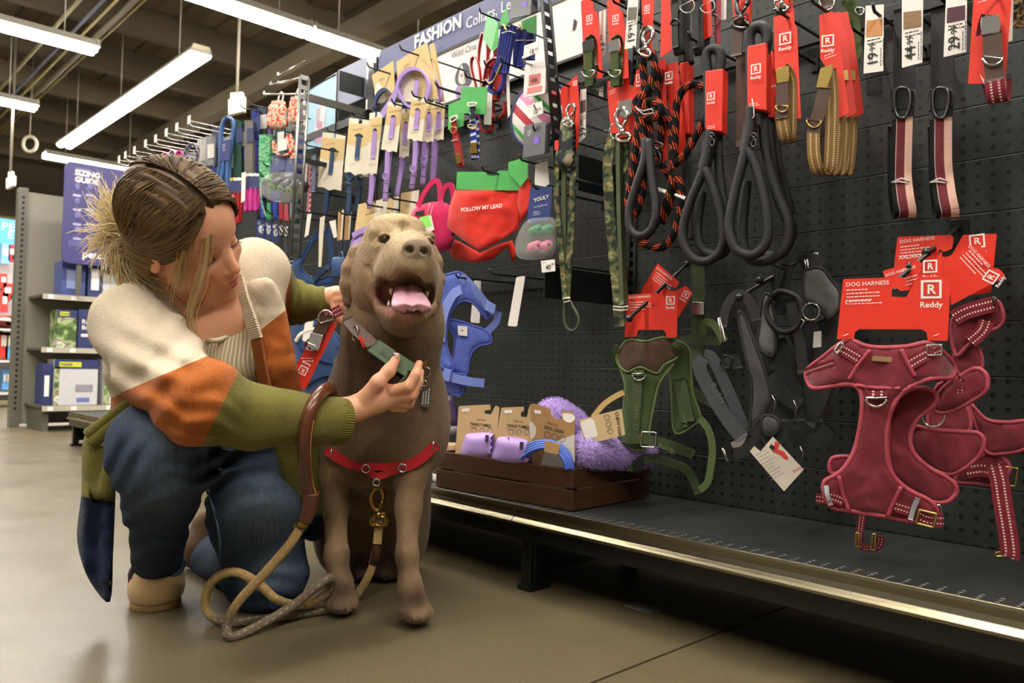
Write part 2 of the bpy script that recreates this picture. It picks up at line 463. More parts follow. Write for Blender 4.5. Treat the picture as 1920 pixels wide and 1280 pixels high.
# ------------------------------------------------------------------ pegboard run
YW = 1.635; DECK = .19; LIPY = 1.247; PIT = .0254
k = N('perforated_black_steel'); P3 = k.sep(k.pos())
def cellf(v, o): return k.math('SUBTRACT', k.math('FRACT', k.math('DIVIDE', k.math('ADD', v, o), PIT)), .5)
u = cellf(P3[0], 10*PIT*100+.009); w = cellf(P3[2], -.0003)
rr = k.math('SQRT', k.math('ADD', k.math('MULTIPLY', u, u), k.math('MULTIPLY', w, w)))
hole = k.math('LESS_THAN', rr, .18)
sm_ = k.noise(3.2, 5, k.scl(k.pos(), (1, 1, 3.5)))
k.col(k.mix(hole, k.mix(sm_, '171a17', '2c302b'), '000000')); k.set(k.math('MULTIPLY_ADD', sm_, .25, .28), .0, .5)
k.bump(k.math('GREATER_THAN', rr, .22), .6, .002); PEG = k.m
k = N('black_slotted_steel'); P3 = k.sep(k.pos())
sl = k.math('MULTIPLY', k.math('GREATER_THAN', k.math('FRACT', k.math('DIVIDE', P3[2], .0254)), .42), 1.0)
k.col('181a19'); k.set(.4, 0, .5); UPR = k.m
BLK = paint('191a19', .42, 0, .15, 20); BLKG = paint('121312', .3, 0, .15, 20)
k = N('deck_steel'); P3 = k.sep(k.pos())
u = k.math('SUBTRACT', k.math('FRACT', k.math('DIVIDE', P3[0], .0254)), .5); w = k.math('SUBTRACT', k.math('FRACT', k.math('DIVIDE', P3[1], .0127)), .5)
rr = k.math('ADD', k.math('MULTIPLY', u, u), k.math('MULTIPLY', k.math('MULTIPLY', w, w), .3))
hole = k.math('MULTIPLY', k.math('LESS_THAN', rr, .014), k.math('LESS_THAN', P3[1], LIPY+.045))
n1 = k.noise(5, 6, k.pos()); n2 = k.noise(45, 4, k.scl(k.pos(), (1, .25, 1)))
k.col(k.mix(hole, k.mix(n1, '1c1e1e', '353737'), '8d8d88')); k.set(k.math('MULTIPLY_ADD', n2, .25, .25), .2, .5); k.bump(n2, .05, .001); DECKM = k.m
k = N('lip_metal'); n1 = k.noise(3, 4, k.scl(k.pos(), (.6, 20, 20)))
k.col(k.mix(n1, '77705c', '968d74')); k.set(k.math('MULTIPLY_ADD', n1, .2, .2), 1.0); LIPM = k.m
BAYX = [-4.965, -3.745, -2.525, -1.305, -.085, 1.135]
BLAB = ['far end bay of the black pegboard gondola', 'pegboard bay behind the far crowded hooks', 'pegboard bay under the header sign', 'pegboard bay with the rope leashes and maroon harnesses', 'near bay of the pegboard gondola']
for i in range(5):
    x0, x1 = BAYX[i], BAYX[i+1]
    t = thing('pegboard_gondola', BLAB[i], 'shelving', ((x0+x1)/2, 1.5, 0), 'gondola bays of the pegboard run')
    zz = DECK; j = 0
    edges = [DECK]+[.3002+.1016*q for q in range(14)]
    for z0, z1 in zip(edges, edges[1:]):
        MB().bx((x0+.031, YW, z0+.0005), (x1-.001, YW+.014, z1-.0005)).build('pegboard_panel', PEG, t, .0012)
    MB().bx((x0+.01, YW+.016, .02), (x1-.01, YW+.03, 1.63)).build('back_sheet', BLK, t)
    # upright with slots: rails and rungs
    m = MB(); m.bx((x0, YW-.003, 0), (x0+.009, YW+.03, 1.66)); m.bx((x0+.021, YW-.003, 0), (x0+.030, YW+.03, 1.66))
    z = .2
    while z < 1.65: m.bx((x0+.009, YW, z), (x0+.021, YW+.01, z+.011)); z += .0254
    m.build('upright', UPR, t)
    MB().bx((x0+.002, LIPY, DECK-.012), (x1-.002, YW, DECK)).build('base_deck', DECKM, t)
    m = MB(); prof = [(LIPY+.004, DECK+.002), (LIPY, DECK+.002), (LIPY-.001, DECK-.004), (LIPY-.0005, DECK-.016), (LIPY-.003, DECK-.026), (LIPY-.009, DECK-.030), (LIPY-.013, DECK-.034), (LIPY-.013, DECK-.039), (LIPY-.008, DECK-.041), (LIPY+.004, DECK-.041)]
    m.slab([(x0+.001, y, z) for y, z in prof], (-1, 0, 0), x1-x0-.002); m.build('price_rail', LIPM, t, .0012)
    MB().bx((x0+.001, LIPY+.003, DECK-.075), (x1-.001, LIPY+.012, DECK-.02)).build('front_rail', BLKG, t)
    m = MB(); m.bx((x0+.003, LIPY+.02, 0), (x0+.033, LIPY+.05, DECK-.012)); m.bx((x0+.012, LIPY+.05, .03), (x0+.02, YW, DECK-.012))
    m.bx((x0+.001, LIPY+.01, 0), (x0+.043, LIPY+.075, .012)); m.bx((x0+.033, LIPY+.03, .015), (x0+.037, LIPY+.05, DECK-.02)); m.build('base_foot', BLKG, t, .0015)
    MB().lathe((x0+.035, LIPY+.11, .12), (1, 0, 0), [(.02, 0), (.02, .004), (.012, .006)], 14).build('levelling_disc', paint('6b6a64', .4), t)
struct(MB().bx((-4.95, YW+.035, .02), (1.15, YW+.05, 1.64)).build('wall_gondola_core', BLK))
tag(MB().box((-1.03, 1.37, .001), (.07, .05, .001)).build('price_slip', paint('77746a', .7)), 'small dropped paper slip on the floor under the shelf', 'paper')
# ================================================================== smooth-blended bodies (distance fields meshed on a grid)
T = atd
def npv(v): return np.array(tuple(v), dtype=np.float32)
CAMAX = (CR, CU, -CF)
def cone(a, b, ra, rb, k=.02, op='u'): return ('c', npv(a), npv(b), ra, rb, k, op)
def ell(c, r, ax=CAMAX, k=.02, op='u'):
    r = (r, r, r) if not isinstance(r, (tuple, list)) else r
    return ('e', npv(c), np.array([tuple(v) for v in ax], dtype=np.float32), np.array(r, dtype=np.float32), k, op)
def cut(o, n, k=.004): return ('p', npv(o), npv(Vector(n).normalized()), k, 's')     # removes the side n points to
def chain(pts, rs, k=.015):
    return [cone(a, b, r0, r1, k) for a, b, r0, r1 in zip(pts, pts[1:], rs, rs[1:])]
def prism(poly, k=.003):  # convex wedge seen as polygon (pixels), infinite along the view, removed
    return ('w', [tuple(p) for p in poly], k)
def smin(a, b, k):
    h = np.clip(.5+.5*(b-a)/k, 0, 1); return b*(1-h)+a*h-k*h*(1-h)
def feval(prims, P):
    d = np.full(len(P), 10., dtype=np.float32)
    for q in prims:
        if q[0] == 'c':
            _, a, b, ra, rb, k, op = q; ba = b-a; pa = P-a
            t = np.clip(pa@ba/max(float(ba@ba), 1e-9), 0, 1); e = np.linalg.norm(pa-t[:, None]*ba, axis=1)-(ra+(rb-ra)*t)
        elif q[0] == 'e':
            _, c, A, r, k, op = q; l = (P-c)@A.T; k0 = np.linalg.norm(l/r, axis=1); k1 = np.linalg.norm(l/(r*r), axis=1)+1e-9; e = k0*(k0-1)/k1
        elif q[0] == 'p':
            _, o, n, k, op = q; e = -((P-o)@n)
        elif q[0] == 'f':
            _, fn, k, op = q; e = fn(P)
        if op == 'u': d = smin(d, e, k)
        elif op == 's': d = -smin(-d, e, k)
        elif op == 'i': d = -smin(-d, -e, k)
    return d
def sdf_mesh(prims, lo, hi, h, disp=None):
    lo = np.array(lo, dtype=np.float32); hi = np.array(hi, dtype=np.float32); B = 8
    nb = np.ceil((hi-lo)/(h*B)).astype(int); n = nb*B+1
    D = np.full(n, 1., dtype=np.float32)
    fn = lambda P: feval(prims, P)+(disp(P) if disp else 0)
    bi = np.stack(np.meshgrid(*[np.arange(x) for x in nb], indexing='ij'), -1).reshape(-1, 3)
    cen = lo+(bi+.5)*B*h; dc = fn(cen.astype(np.float32))
    for b in bi[dc < -h*B*1.1]: D[b[0]*B:b[0]*B+B+1, b[1]*B:b[1]*B+B+1, b[2]*B:b[2]*B+B+1] = -1
    act = bi[np.abs(dc) < h*B*1.25]
    g = np.stack(np.meshgrid(*[np.arange(B+1)]*3, indexing='ij'), -1).reshape(-1, 3)
    for s in range(0, len(act), 200):
        a = act[s:s+200]; P = (lo+(a[:, None, :]*B+g[None])*h).reshape(-1, 3).astype(np.float32); v = fn(P).reshape(len(a), B+1, B+1, B+1)
        for b, w in zip(a, v): D[b[0]*B:b[0]*B+B+1, b[1]*B:b[1]*B+B+1, b[2]*B:b[2]*B+B+1] = w
    S = D < 0
    cnt = np.zeros(np.array(D.shape)-1, dtype=np.int8)
    for dx in (0, 1):
        for dy in (0, 1):
            for dz in (0, 1): cnt += S[dx:dx+D.shape[0]-1, dy:dy+D.shape[1]-1, dz:dz+D.shape[2]-1]
    cells = np.argwhere((cnt > 0) & (cnt < 8)); idx = -np.ones(cnt.shape, dtype=np.int32); idx[tuple(cells.T)] = np.arange(len(cells))
    acc = np.zeros((len(cells), 3)); num = np.zeros(len(cells))
    cor = [(x, y, z) for x in (0, 1) for y in (0, 1) for z in (0, 1)]
    for i, a in enumerate(cor):
        for b in cor[i+1:]:
            if sum(abs(p-q) for p, q in zip(a, b)) != 1: continue
            va = D[tuple((cells+a).T)]; vb = D[tuple((cells+b).T)]; m = (va < 0) != (vb < 0)
            t = np.where(m, va/np.where(m, va-vb, 1), 0)[:, None]; p = np.array(a)+(np.array(b)-np.array(a))*t
            acc += np.where(m[:, None], p, 0); num += m
    V = lo+(cells+acc/num[:, None])*h
    F = []
    for ax in range(3):
        o1, o2 = [(1, 2), (2, 0), (0, 1)][ax]
        sl = [slice(None)]*3; sh = [slice(None)]*3; sl[ax] = slice(0, -1); sh[ax] = slice(1, None)
        ed = np.argwhere(S[tuple(sl)] != S[tuple(sh)]); ed = ed[(ed[:, o1] > 0) & (ed[:, o2] > 0)]
        ed = ed[(ed[:, o1] < D.shape[o1]-1) & (ed[:, o2] < D.shape[o2]-1)]
        e1 = np.zeros(3, int); e1[o1] = 1; e2 = np.zeros(3, int); e2[o2] = 1
        q = np.stack([idx[tuple((ed-e1-e2).T)], idx[tuple((ed-e2).T)], idx[tuple(ed.T)], idx[tuple((ed-e1).T)]], 1)
        fl = ~S[tuple(ed.T)]; q[fl] = q[fl][:, ::-1]; F.append(q)
    F = np.concatenate(F); F = F[(F >= 0).all(1)]
    return V, F
def smooth(V, F, it=2, k=.5):
    for _ in range(it):
        s = np.zeros_like(V); c = np.zeros(len(V))
        for a, b in ((0, 1), (1, 2), (2, 3), (3, 0)):
            np.add.at(s, F[:, a], V[F[:, b]]); np.add.at(s, F[:, b], V[F[:, a]]); np.add.at(c, F[:, a], 1); np.add.at(c, F[:, b], 1)
        V = V*(1-k)+k*s/np.maximum(c, 1)[:, None]
    return V
def npmesh(name, V, F, mat, parent=None, attrs=None, org=None):
    me = bpy.data.meshes.new(name)
    if parent is not None: org = Vector(parent.get('_o', (0, 0, 0)))
    elif org is None: org = Vector(((V[:, 0].min()+V[:, 0].max())/2, (V[:, 1].min()+V[:, 1].max())/2, V[:, 2].min()))
    me.from_pydata((V-np.array(org)).tolist(), [], F.tolist())
    me.polygons.foreach_set('use_smooth', [True]*len(F)); me.materials.append(mat)
    for k, v in (attrs or {}).items():
        if v.ndim == 1: me.attributes.new(k, 'FLOAT', 'POINT').data.foreach_set('value', v.astype(np.float32))
        else: me.attributes.new(k, 'FLOAT_COLOR', 'POINT').data.foreach_set('color', np.concatenate([v, np.ones((len(v), 1))], 1).astype(np.float32).ravel())
    me.update(); o = bpy.data.objects.new(name, me); COL.objects.link(o)
    if parent is not None: o.parent = parent
    else: o.location = org
    o['_o'] = tuple(org); return o
_A = np.array([tuple(CR), tuple(CU), tuple(CF)]); _C = np.array(tuple(CC))
def pix(V):
    q = (V-_C)@_A.T; return np.stack([960+FPX*q[:, 0]/q[:, 2], 640-FPX*q[:, 1]/q[:, 2], q[:, 2]], 1)
def side(px_, a, b):
    """signed pixel distance to the line a-b (positive to the right of a->b as seen in the picture)"""
    dx, dy = b[0]-a[0], b[1]-a[1]; L = math.hypot(dx, dy); return ((px_[:, 1]-a[1])*dx-(px_[:, 0]-a[0])*dy)/L
def bounds(prims, pad=.02):
    lo = np.full(3, 1e9); hi = -lo
    for q in prims:
        if q[0] == 'c' and q[6] == 'u':
            for p, r in ((q[1], q[3]), (q[2], q[4])): lo = np.minimum(lo, p-r); hi = np.maximum(hi, p+r)
        if q[0] == 'e' and q[5] == 'u': r = q[3].max(); lo = np.minimum(lo, q[1]-r); hi = np.maximum(hi, q[1]+r)
    return lo-pad, hi+pad
def blob(prims, h, it=1, disp=None):
    V, F = sdf_mesh(prims, *bounds(prims), h, disp); return smooth(V, F, it), F
def mrg(*vf):
    Vs = []; Fs = []; o = 0
    for V, F in vf: Vs.append(V); Fs.append(F+o); o += len(V)
    return np.concatenate(Vs), np.concatenate(Fs)
def gauss(px_, x, y, r): return np.exp(-((px_[:, 0]-x)**2+(px_[:, 1]-y)**2)/(2*r*r))

def coat(V, F, n, length, width, flow, lift, jit, seed, attrs):
    """short hairs or wool fibres standing on a mesh: verts, faces, attributes"""
    rs = np.random.RandomState(seed); A_, B_, C_, D_ = (V[F[:, i]] for i in range(4)); nr = np.cross(C_-A_, D_-B_); ar = np.linalg.norm(nr, axis=1); nr /= np.maximum(ar, 1e-12)[:, None]
    i = rs.choice(len(F), n, p=ar/ar.sum()); u = rs.rand(n, 1); v = rs.rand(n, 1)
    p = (A_[i]*(1-u)+B_[i]*u)*(1-v)+(D_[i]*(1-u)+C_[i]*u)*v; m = nr[i]; px_ = pix(p)
    f = flow(p, px_) if flow else rs.randn(n, 3); f = f-m*(f*m).sum(1)[:, None]; f /= np.maximum(np.linalg.norm(f, axis=1), 1e-6)[:, None]
    f += rs.randn(n, 3)*jit; d = f+m*lift; d /= np.linalg.norm(d, axis=1)[:, None]; s_ = np.cross(d, m); s_ /= np.maximum(np.linalg.norm(s_, axis=1), 1e-6)[:, None]
    L = (length(px_) if callable(length) else np.full(n, length))[:, None]*(.6+.6*rs.rand(n, 1)); w = width*(.7+.6*rs.rand(n, 1))/2
    q1 = p+d*L*.55; q2 = p+(d+f*.25*(1 if flow else 0)-m*.12)*L
    W = np.stack([p-s_*w-m*.0008, p+s_*w-m*.0008, q1+s_*w*.8, q1-s_*w*.8, q2], 1).reshape(-1, 3); b = np.arange(n)*5
    Fs = np.stack([b, b+1, b+2, b+3], 1).tolist()+np.stack([b+3, b+2, b+4], 1).tolist()
    at = {k_: np.repeat(a[F[i, 0]], 5) for k_, a in attrs.items()}; at['tone'] = np.repeat(np.clip(rs.randn(n)*.22+.12, 0, .6), 5)
    return W, Fs, at
class _L(list):
    def tolist(s): return list(s)
def npmesh2(name, V, Fl, mat, parent, attrs): return npmesh(name, V, _L(Fl), mat, parent, attrs)
# ================================================================== merchandise: shared materials and makers
RED = paint('e2321d', .45, 0, .06, 60, .03); WHT = paint('efe9e2', .6, 0, .03); INK = paint('17171a', .6); PW = paint('f6eee8', .6, 0, .02)
TAN = paint('d8bd86', .7, 0, .08, 120); CREAM = paint('e6dcc8', .7, 0, .06, 120); KRAFT = paint('b98f5c', .75, 0, .1, 150); GREEN = paint('4fae57', .5, 0, .05); SILV = metal('c9c6be', .22); BRASS = metal('b59a58', .3); GUN = metal('5a5a58', .3); BRASSD = metal('9a7a3c', .28)
LEATH = paint('4a2e22', .5, 0, .25, 80, .4); BLACKR = paint('0f0f10', .6, 0, .3, 150, .5); TIE = paint('d9d4cc', .5)
PLAS = N('clear_film'); PLAS.col('f4f4f2'); PLAS.set(.12, 0, .5); PLAS.b.inputs['Transmission Weight'].default_value = .0; PLAS.b.inputs['Alpha'].default_value = .13; PLASM = PLAS.m
def uvmat(name, fn, rough=.8):
    k = N(name); fn(k, k.uv()); k.set(rough, 0, .25); return k.m
def m_stitch(c1, c2, rows=(.3, .7), pitch=.0045, dot='e9c9bd'):
    def f(k, uv):
        g = None
        for r in rows:
            a = k.math('LESS_THAN', k.math('ABSOLUTE', k.math('SUBTRACT', uv[1], r)), .055); b = k.math('LESS_THAN', k.math('FRACT', k.math('DIVIDE', uv[0], pitch)), .5)
            q = k.math('MULTIPLY', a, b); g = q if g is None else k.math('MAXIMUM', g, q)
        k.col(k.mix(g, k.mix(k.noise(80, 3), c1, c2), dot)); k.bump(k.math('ADD', k.noise(900, 2), g), .5, .0006)
    return uvmat('stitched_webbing_'+c1, f)
def m_bands(stops, name):
    def f(k, uv):
        k.col(k.ramp(uv[1], stops, True)); k.bump(k.math('SINE', k.math('MULTIPLY', uv[0], 2500)), .5, .0006)
    return uvmat(name, f)
def m_rope(base, fleck, name, pitch=.034):
    def f(k, uv):
        ph = k.math('FRACT', k.math('ADD', k.math('DIVIDE', uv[0], pitch), k.math('MULTIPLY', uv[1], 1.0)))
        b = k.math('LESS_THAN', ph, .42); s_ = k.math('LESS_THAN', k.math('FRACT', k.math('ADD', k.math('MULTIPLY', uv[1], 9), k.math('MULTIPLY', uv[0], 60))), .4)
        k.col(k.mix(k.math('MULTIPLY', b, s_), k.mix(k.noise(200, 2), base, '050505'), fleck)); k.bump(k.math('SINE', k.math('ADD', k.math('MULTIPLY', uv[0], 1200), k.math('MULTIPLY', uv[1], 60))), .5, .001)
    return uvmat(name, f)
def camo(name, sc=45, cs=('26301f', '4d5a38', '8a8a5c', '6c5b3f', '1c2018')):
    k = N(name); k.col(k.ramp(k.noise(sc, 1.5), [(0, cs[4]), (.40, cs[0]), (.47, cs[1]), (.55, cs[3]), (.61, cs[2]), (.68, cs[1])], True)); k.set(.7, 0, .3); k.bump(k.noise(900, 2), .4, .0005); return k.m
CAMO = camo('camouflage_webbing'); CAMOB = camo('camouflage_pouch', 30, ('1f2a2c', '5f6650', 'a58f78', '8d8a78', '20282a'))
MAROON = cloth('7e2733', '611b27', 700, .85, .3); MARPIPE = paint('a03a4a', .6, 0, .12, 80, .3); MARST = m_stitch('641a24', '7a2430')
TANST = m_stitch('8a6a3c', '6f5430', (.28, .72), .004, 'd8c8a2'); STRIPE = m_bands([(0, 'd8b0a0'), (.34, '6d2a33'), (.74, 'b9a9a2'), (.78, '0c0c0d')], 'striped_webbing')
ROPEO = m_rope('101011', 'f0532a', 'black_rope_orange_fleck'); OLV = cloth('4a5a30', '36441f', 800, .85); OLVP = paint('5d6e3e', .6, 0, .15, 80, .3); OLVST = paint('3f4d2a', .6, 0, .2, 200, .4); BRNP = cloth('5c4336', '4a352a', 500, .9)
PERI = cloth('6072c4', '4c5cae', 800, .8); PERIP = paint('4a5ab0', .7); PERIW = paint('7c8fd8', .5, 0, .1, 200, .3); NAVY = cloth('2b4a7c', '1e3458', 800, .8); NAVYR = paint('2a4266', .5, 0, .1, 60); LIL = paint('a98ccc', .45, 0, .08, 60); LILF = cloth('b89fdc', 'a085c8', 300, .9)
GRYF = cloth('4a4a4c', '2f2f31', 800, .85); DRED = cloth('b01c22', '8c1218', 600, .8); DBLU = cloth('20308c', '18236a', 600, .8)

def sqframe(pl, x, y, s, parent, name='logo_frame', w=.12, off=.0007, rot=0, mat=None):
    o = pl.p(x, y, off); a = math.radians(rot); ux = pl.ex*math.cos(a)+pl.ez*math.sin(a); uy = pl.ez*math.cos(a)-pl.ex*math.sin(a); m = MB(); h = s/2; t = s*w
    vs_ = [o+ux*(i*k_)+uy*(j*k_) for k_ in (h, h-t) for i, j in ((-1, -1), (1, -1), (1, 1), (-1, 1))]
    m.raw(vs_, [(i, (i+1) % 4, 4+(i+1) % 4, 4+i) for i in range(4)], False); return m.build(name, mat or PW, parent)
def rlogo(pl, x, y, s, parent, rot=0, word=True, mat=None):
    """framed R with the word Reddy below; s = frame side in metres"""
    mat = mat or PW
    f = sqframe(pl, x, y, s, parent, rot=rot, mat=mat); a = math.radians(rot); k = s/2
    def tx(t_, dx, dy, h):
        o = pl.p(x, y, .0007)+(pl.ex*math.cos(a)+pl.ez*math.sin(a))*dx+(pl.ez*math.cos(a)-pl.ex*math.sin(a))*dy
        c = MB(); q = PLP(o, pl); text(q, t_, 0, 0, h, mat, parent, 'lettering', rot, 0, .02, 'CENTER')
    tx('R', 0, -s*.24, s*.5)
    if word: tx('Reddy', 0, -s*.98, s*.3)
class PLP:
    """same plane, addressed by a fixed point instead of pixels"""
    def __init__(s, o, pl): s.o_ = o; s.n = pl.n; s.ex = pl.ex; s.ez = pl.ez
    def p(s, x, y, off=0): return s.o_+s.n*off
PEGL = 'black wire peg hook carrying merchandise on the black pegboard'
def hook(x, y, Y=1.36, tip=.014, mat=None, tab=None):
    a = onY(x, y, Y); t = thing('peg_hook', PEGL, 'hook', (a.x, YW, a.z), 'peg hooks of the pegboard'); mat = mat or BLKG
    w = Vector((a.x, YW-.002, a.z+.004)); MB().tube([w, a+Vector((0, .02, 0)), a, a+Vector((0, -.006, tip*.5)), a+Vector((0, -.008, tip))], .0029, 6).build('wire', mat, t)
    MB().box(w+Vector((0, -.002, -.004)), (.016, .006, .03)).build('back_plate', mat, t, .001)
    if tab:
        MB().tube([w+Vector((0, -.004, .02)), a+Vector((0, -.01, .022))], .0018, 6).build('tab_wire', SILV, t)
        MB().box(a+Vector((0, -.014, .026)), (.03, .002, .036)).build('price_tab', WHT, t)
        t['label'] = 'silver peg hook with a blank white price tab, mostly empty'; t['group'] = 'tabbed peg hooks on the far bay'
    return t
def pricetag(x0, y0, x1, y1, x2, y2, x3, y3, Y, price, label, pic=None, yaw=8, vertical=True):
    pl = PL(x0, y0, Y, yaw); t = thing('price_tag', label, 'price tag', pl.p((x2+x3)/2, (y2+y3)/2), 'white price tags on the hooks')
    card(pl, [(x0, y0), (x1, y1), (x2, y2), (x3, y3)], 'card', WHT, t, .0012)
    H = ((y3-y0)+(y2-y1))/2; cx = (x0+x1+x2+x3)/4
    if pic:
        def q(u, v): return ((x0*(1-v)+x3*v)*(1-u)+(x1*(1-v)+x2*v)*u, (y0*(1-v)+y3*v)*(1-u)+(y1*(1-v)+y2*v)*u)
        card(pl, [q(.08, .22), q(.92, .22), q(.92, .46), q(.08, .46)], 'picture', pic, t, .0006, .0008)
        lines(pl, *q(.15, .53), .03, 2, .006, .0018, INK, t)
    xx = x0*.45+x2*.55+4; yy = y3-H*.13
    if price:
        text(pl, price[:-2], xx, yy, .017, INK, t, 'price', 90, .0009, .012); o = pl.mpp()
        text(pl, price[-2:], xx-4, yy-.0265/o, .010, INK, t, 'price', 90, .0009, .012)
        lines(pl, xx+7, yy+2, .05, 2, .004, .0012, INK, t, 90); lines(pl, xx-14, yy, .03, 2, .004, .0012, INK, t, 90)
    return t
def dring(pl, x, y, rx, ry, parent, mat, r=.0016, off=.004, name='d_ring', open_=1.5*math.pi, a0=-.25*math.pi):
    pts = [(x+rx*math.cos(a), y+ry*math.sin(a)) for a in [a0+open_*i/14 for i in range(15)]]
    return frame(pl, pts, mat, parent, r, name, off, True)
def buckle_clip(pl, pts, mat, parent, name='side_release_buckle', t=.007, off=.008):
    o = card(pl, pts, name, mat, parent, t, off, 2.5, .0015)
    x = sum(p[0] for p in pts)/len(pts); y = sum(p[1] for p in pts)/len(pts); return o, x, y
def snap(pl, x, y, L, ang, parent, mat, name='snap_hook', off=.006):
    """trigger snap: swivel eye, body and hook; L in pixels, ang degrees from straight up"""
    a = math.radians(ang); d = (math.sin(a), -math.cos(a)); n = (d[1], -d[0])
    def P(u, v): return (x+d[0]*u*L+n[0]*v*L, y+d[1]*u*L+n[1]*v*L)
    r = L*pl.mpp()
    m = MB()
    m.tube(catmull(pl.P([P(0, -.16), P(.02, .16), P(.16, .2), P(.24, 0), P(.16, -.2)], off), 3, True), r*.055, 6, True)
    m.tube(pl.P([P(.22, 0), P(.36, 0)], off), [r*.1, r*.085], 8)
    m.tube(catmull(pl.P([P(.36, 0), P(.5, .12), P(.75, .16), P(.95, .06), P(.96, -.1), P(.8, -.16), P(.66, -.15)], off), 4), r*.075, 8)
    m.tube(pl.P([P(.42, -.02), P(.66, -.15)], off), r*.05, 6)
    return m.build(name, mat, parent)
# ================================================================== bay with rope leashes and maroon harnesses
# cross rails and divider plates
for i, (x0, x1, z, lab) in enumerate(((-1.275, -.085, 1.221, 'black cross rail behind the collars and price tags'), (-2.495, -1.305, .743, 'black cross rail with the two blank white strips'), (-2.495, -1.305, 1.30, 'black cross rail under the poster of the black-and-white dog'), (-3.71, -2.53, 1.43, 'black cross rail on the far crowded bay'))):
    t = thing('cross_rail', lab, 'rail', ((x0+x1)/2, 1.6, z))
    MB().bx((x0, 1.597, z-.016), (x1, 1.609, z+.016)).build('bar', BLK, t, .001)
    for x in (x0+.006, x1-.006): MB().bx((x-.004, 1.6, z-.03), (x+.004, YW-.001, z+.02)).build('bracket', BLK, t)
def plate(X, x0, y0, x1, y1, h0, h1, lab, mat):
    a = onX(x0, y0, X); b = onX(x1, y1, X); c = onX(x1, y1+h1, X); d = onX(x0, y0+h0, X); zb = max(a.z, b.z); zl = min(c.z, d.z)
    m = MB(); m.slab([Vector((X, a.y, zb)), Vector((X, YW-.002, zb)), Vector((X, YW-.002, zl)), Vector((X, a.y, zl))], (1, 0, 0), .003); t = m.build('divider_plate', mat, None, .001)
    tag(t, lab, 'divider')
plate(-1.325, 1022, 500, 1152, 516, 58, 54, 'black divider plate above the blank white strip', BLKG)
plate(-1.325, 1086, 295, 1150, 308, 62, 56, 'black divider plate beside the camouflage leashes', BLKG)
plate(-2.545, 637, 132, 697, 150, 38, 36, 'dark divider plate beside the header sign end', BLK)
st = thing('slotted_strip', 'slotted black steel strip standing out from the pegboard by the packets', 'upright', onX(1058, 330, -1.33))
top = onX(1018, -60, -1.33); bot = onX(1052, 330, -1.33); d_ = (bot-top); m = MB(); w = Vector((0, .018, 0))
for s_ in (-1, 1): m.tube([top+w*s_*.8, bot+w*s_*.8], .006, 4)
for i in range(17):
    c = top+d_*(i/16); m.box(c, (.004, .034, .02))
m.build('strip', BLK, st); MB().tube([top, Vector((-1.33, YW-.003, top.z+.02))], .006, 6).build('arm', BLK, st); MB().tube([bot, Vector((-1.33, YW-.003, bot.z))], .006, 6).build('arm', BLK, st)

# ---- A: maroon collar top right
pl = PL(1855, 90, 1.39, 10); hook(1862, -14, 1.37)
t = thing('dog_collar', 'maroon dog collar with brown leather tab on a red card beside the 29.99 tag', 'collar', pl.p(1860, 190), 'collars on red cards')
card(pl, [(1827, -30), (1899, -30), (1884, 157), (1815, 157)], 'card', RED, t, .0012, -.006, 3); lines(pl, 1833, 0, .03, 2, .005, .0014, PW, t, 5, -.0054)
card(pl, [(1889, -20), (1901, -20), (1898, 76), (1883, 79)], 'price_label', WHT, t, .0008, -.012)
fold(pl, [(1857, 28, .006), (1850, 50, -.004), (1846, 90, -.012), (1852, 130, -.016), (1868, 184, -.014)], .026, MARST, t, 'band')
strap(pl, [(1860, 62), (1862, 110), (1866, 152)], .026, LEATH, t, 'leather_tab', .004, off=.006)
fold(pl, [(1864, 146, .006), (1867, 172, .007), (1871, 190, .0), (1876, 184, -.014), (1878, 150, -.02)], .027, MARST, t, 'band')
buckle_clip(pl, [(1839, 32), (1872, 26), (1877, 44), (1874, 62), (1842, 66), (1838, 50)], SILV, t); rlogo(pl, 1857, 46, .010, t, 0, False, GUN)
card(pl, [(1836, 138), (1846, 150), (1860, 165), (1852, 172)][:4], 'size_sticker', WHT, t, .0006, .002)
dring(pl, 1861, 107, 19, 15, t, SILV, .0022, .012, a0=0, open_=math.pi)
# ---- B: striped leashes
for i, (xo, x1, lab) in enumerate(((0, 1693, 'black and maroon-striped leash hanging under the tag with a woven picture'), (72, 1765, 'black and maroon-striped leash hanging under the tag with a plum picture'))):
    pl = PL(x1, 200, 1.47, 6); hook(x1+2, 8-8*i, 1.45); t = thing('dog_leash', lab, 'leash', pl.p(x1, 405), 'striped leashes')
    strap(pl, [(1696+xo, 15), (1695+xo, 100), (1694+xo, 185), (1692+xo, 230)], .036, BLACKR, t, 'upper_strap', .004)
    o = fold(pl, [(1692+xo, 222, .004), (1690+xo+2*i, 300, .004), (1690+xo+5*i, 336, .002), (1694+xo+6*i, 372, .012), (1698+xo+7*i, 396, .010), (1695+xo+8*i, 406, -.004), (1689+xo+8*i, 395, -.018), (1684+xo+7*i, 340, -.010), (1684+xo+4*i, 235, -.006)], .0345, STRIPE, t, 'striped_strap')
    strap(pl, [(1692+xo, 205), (1691+xo, 236)], .036, BLACKR, t, 'sleeve', .009)
    frame(pl, [(1681+xo, 168), (1702+xo, 166), (1707+xo, 190), (1700+xo, 217), (1690+xo, 221), (1681+xo, 215), (1677+xo, 192)], GUN, t, .003, 'carabiner', .009, smooth=4)
    for s_ in (-1, 1): dring(pl, 1692+xo+s_*18, 183, 6, 15, t, GUN, .0015, .006, open_=1.9*math.pi)
    frame(pl, [(1671+xo, 342), (1690+xo, 334), (1705+xo, 340), (1700+xo, 343), (1685+xo, 340)], TIE, t, .0014, 'rubber_tie', .008)
pricetag(1623, 11, 1657, 8, 1656, 133, 1619, 138, 1.41, '1999', 'white 19.99 price tag with a tan strap picture', paint('c98a52', .6))
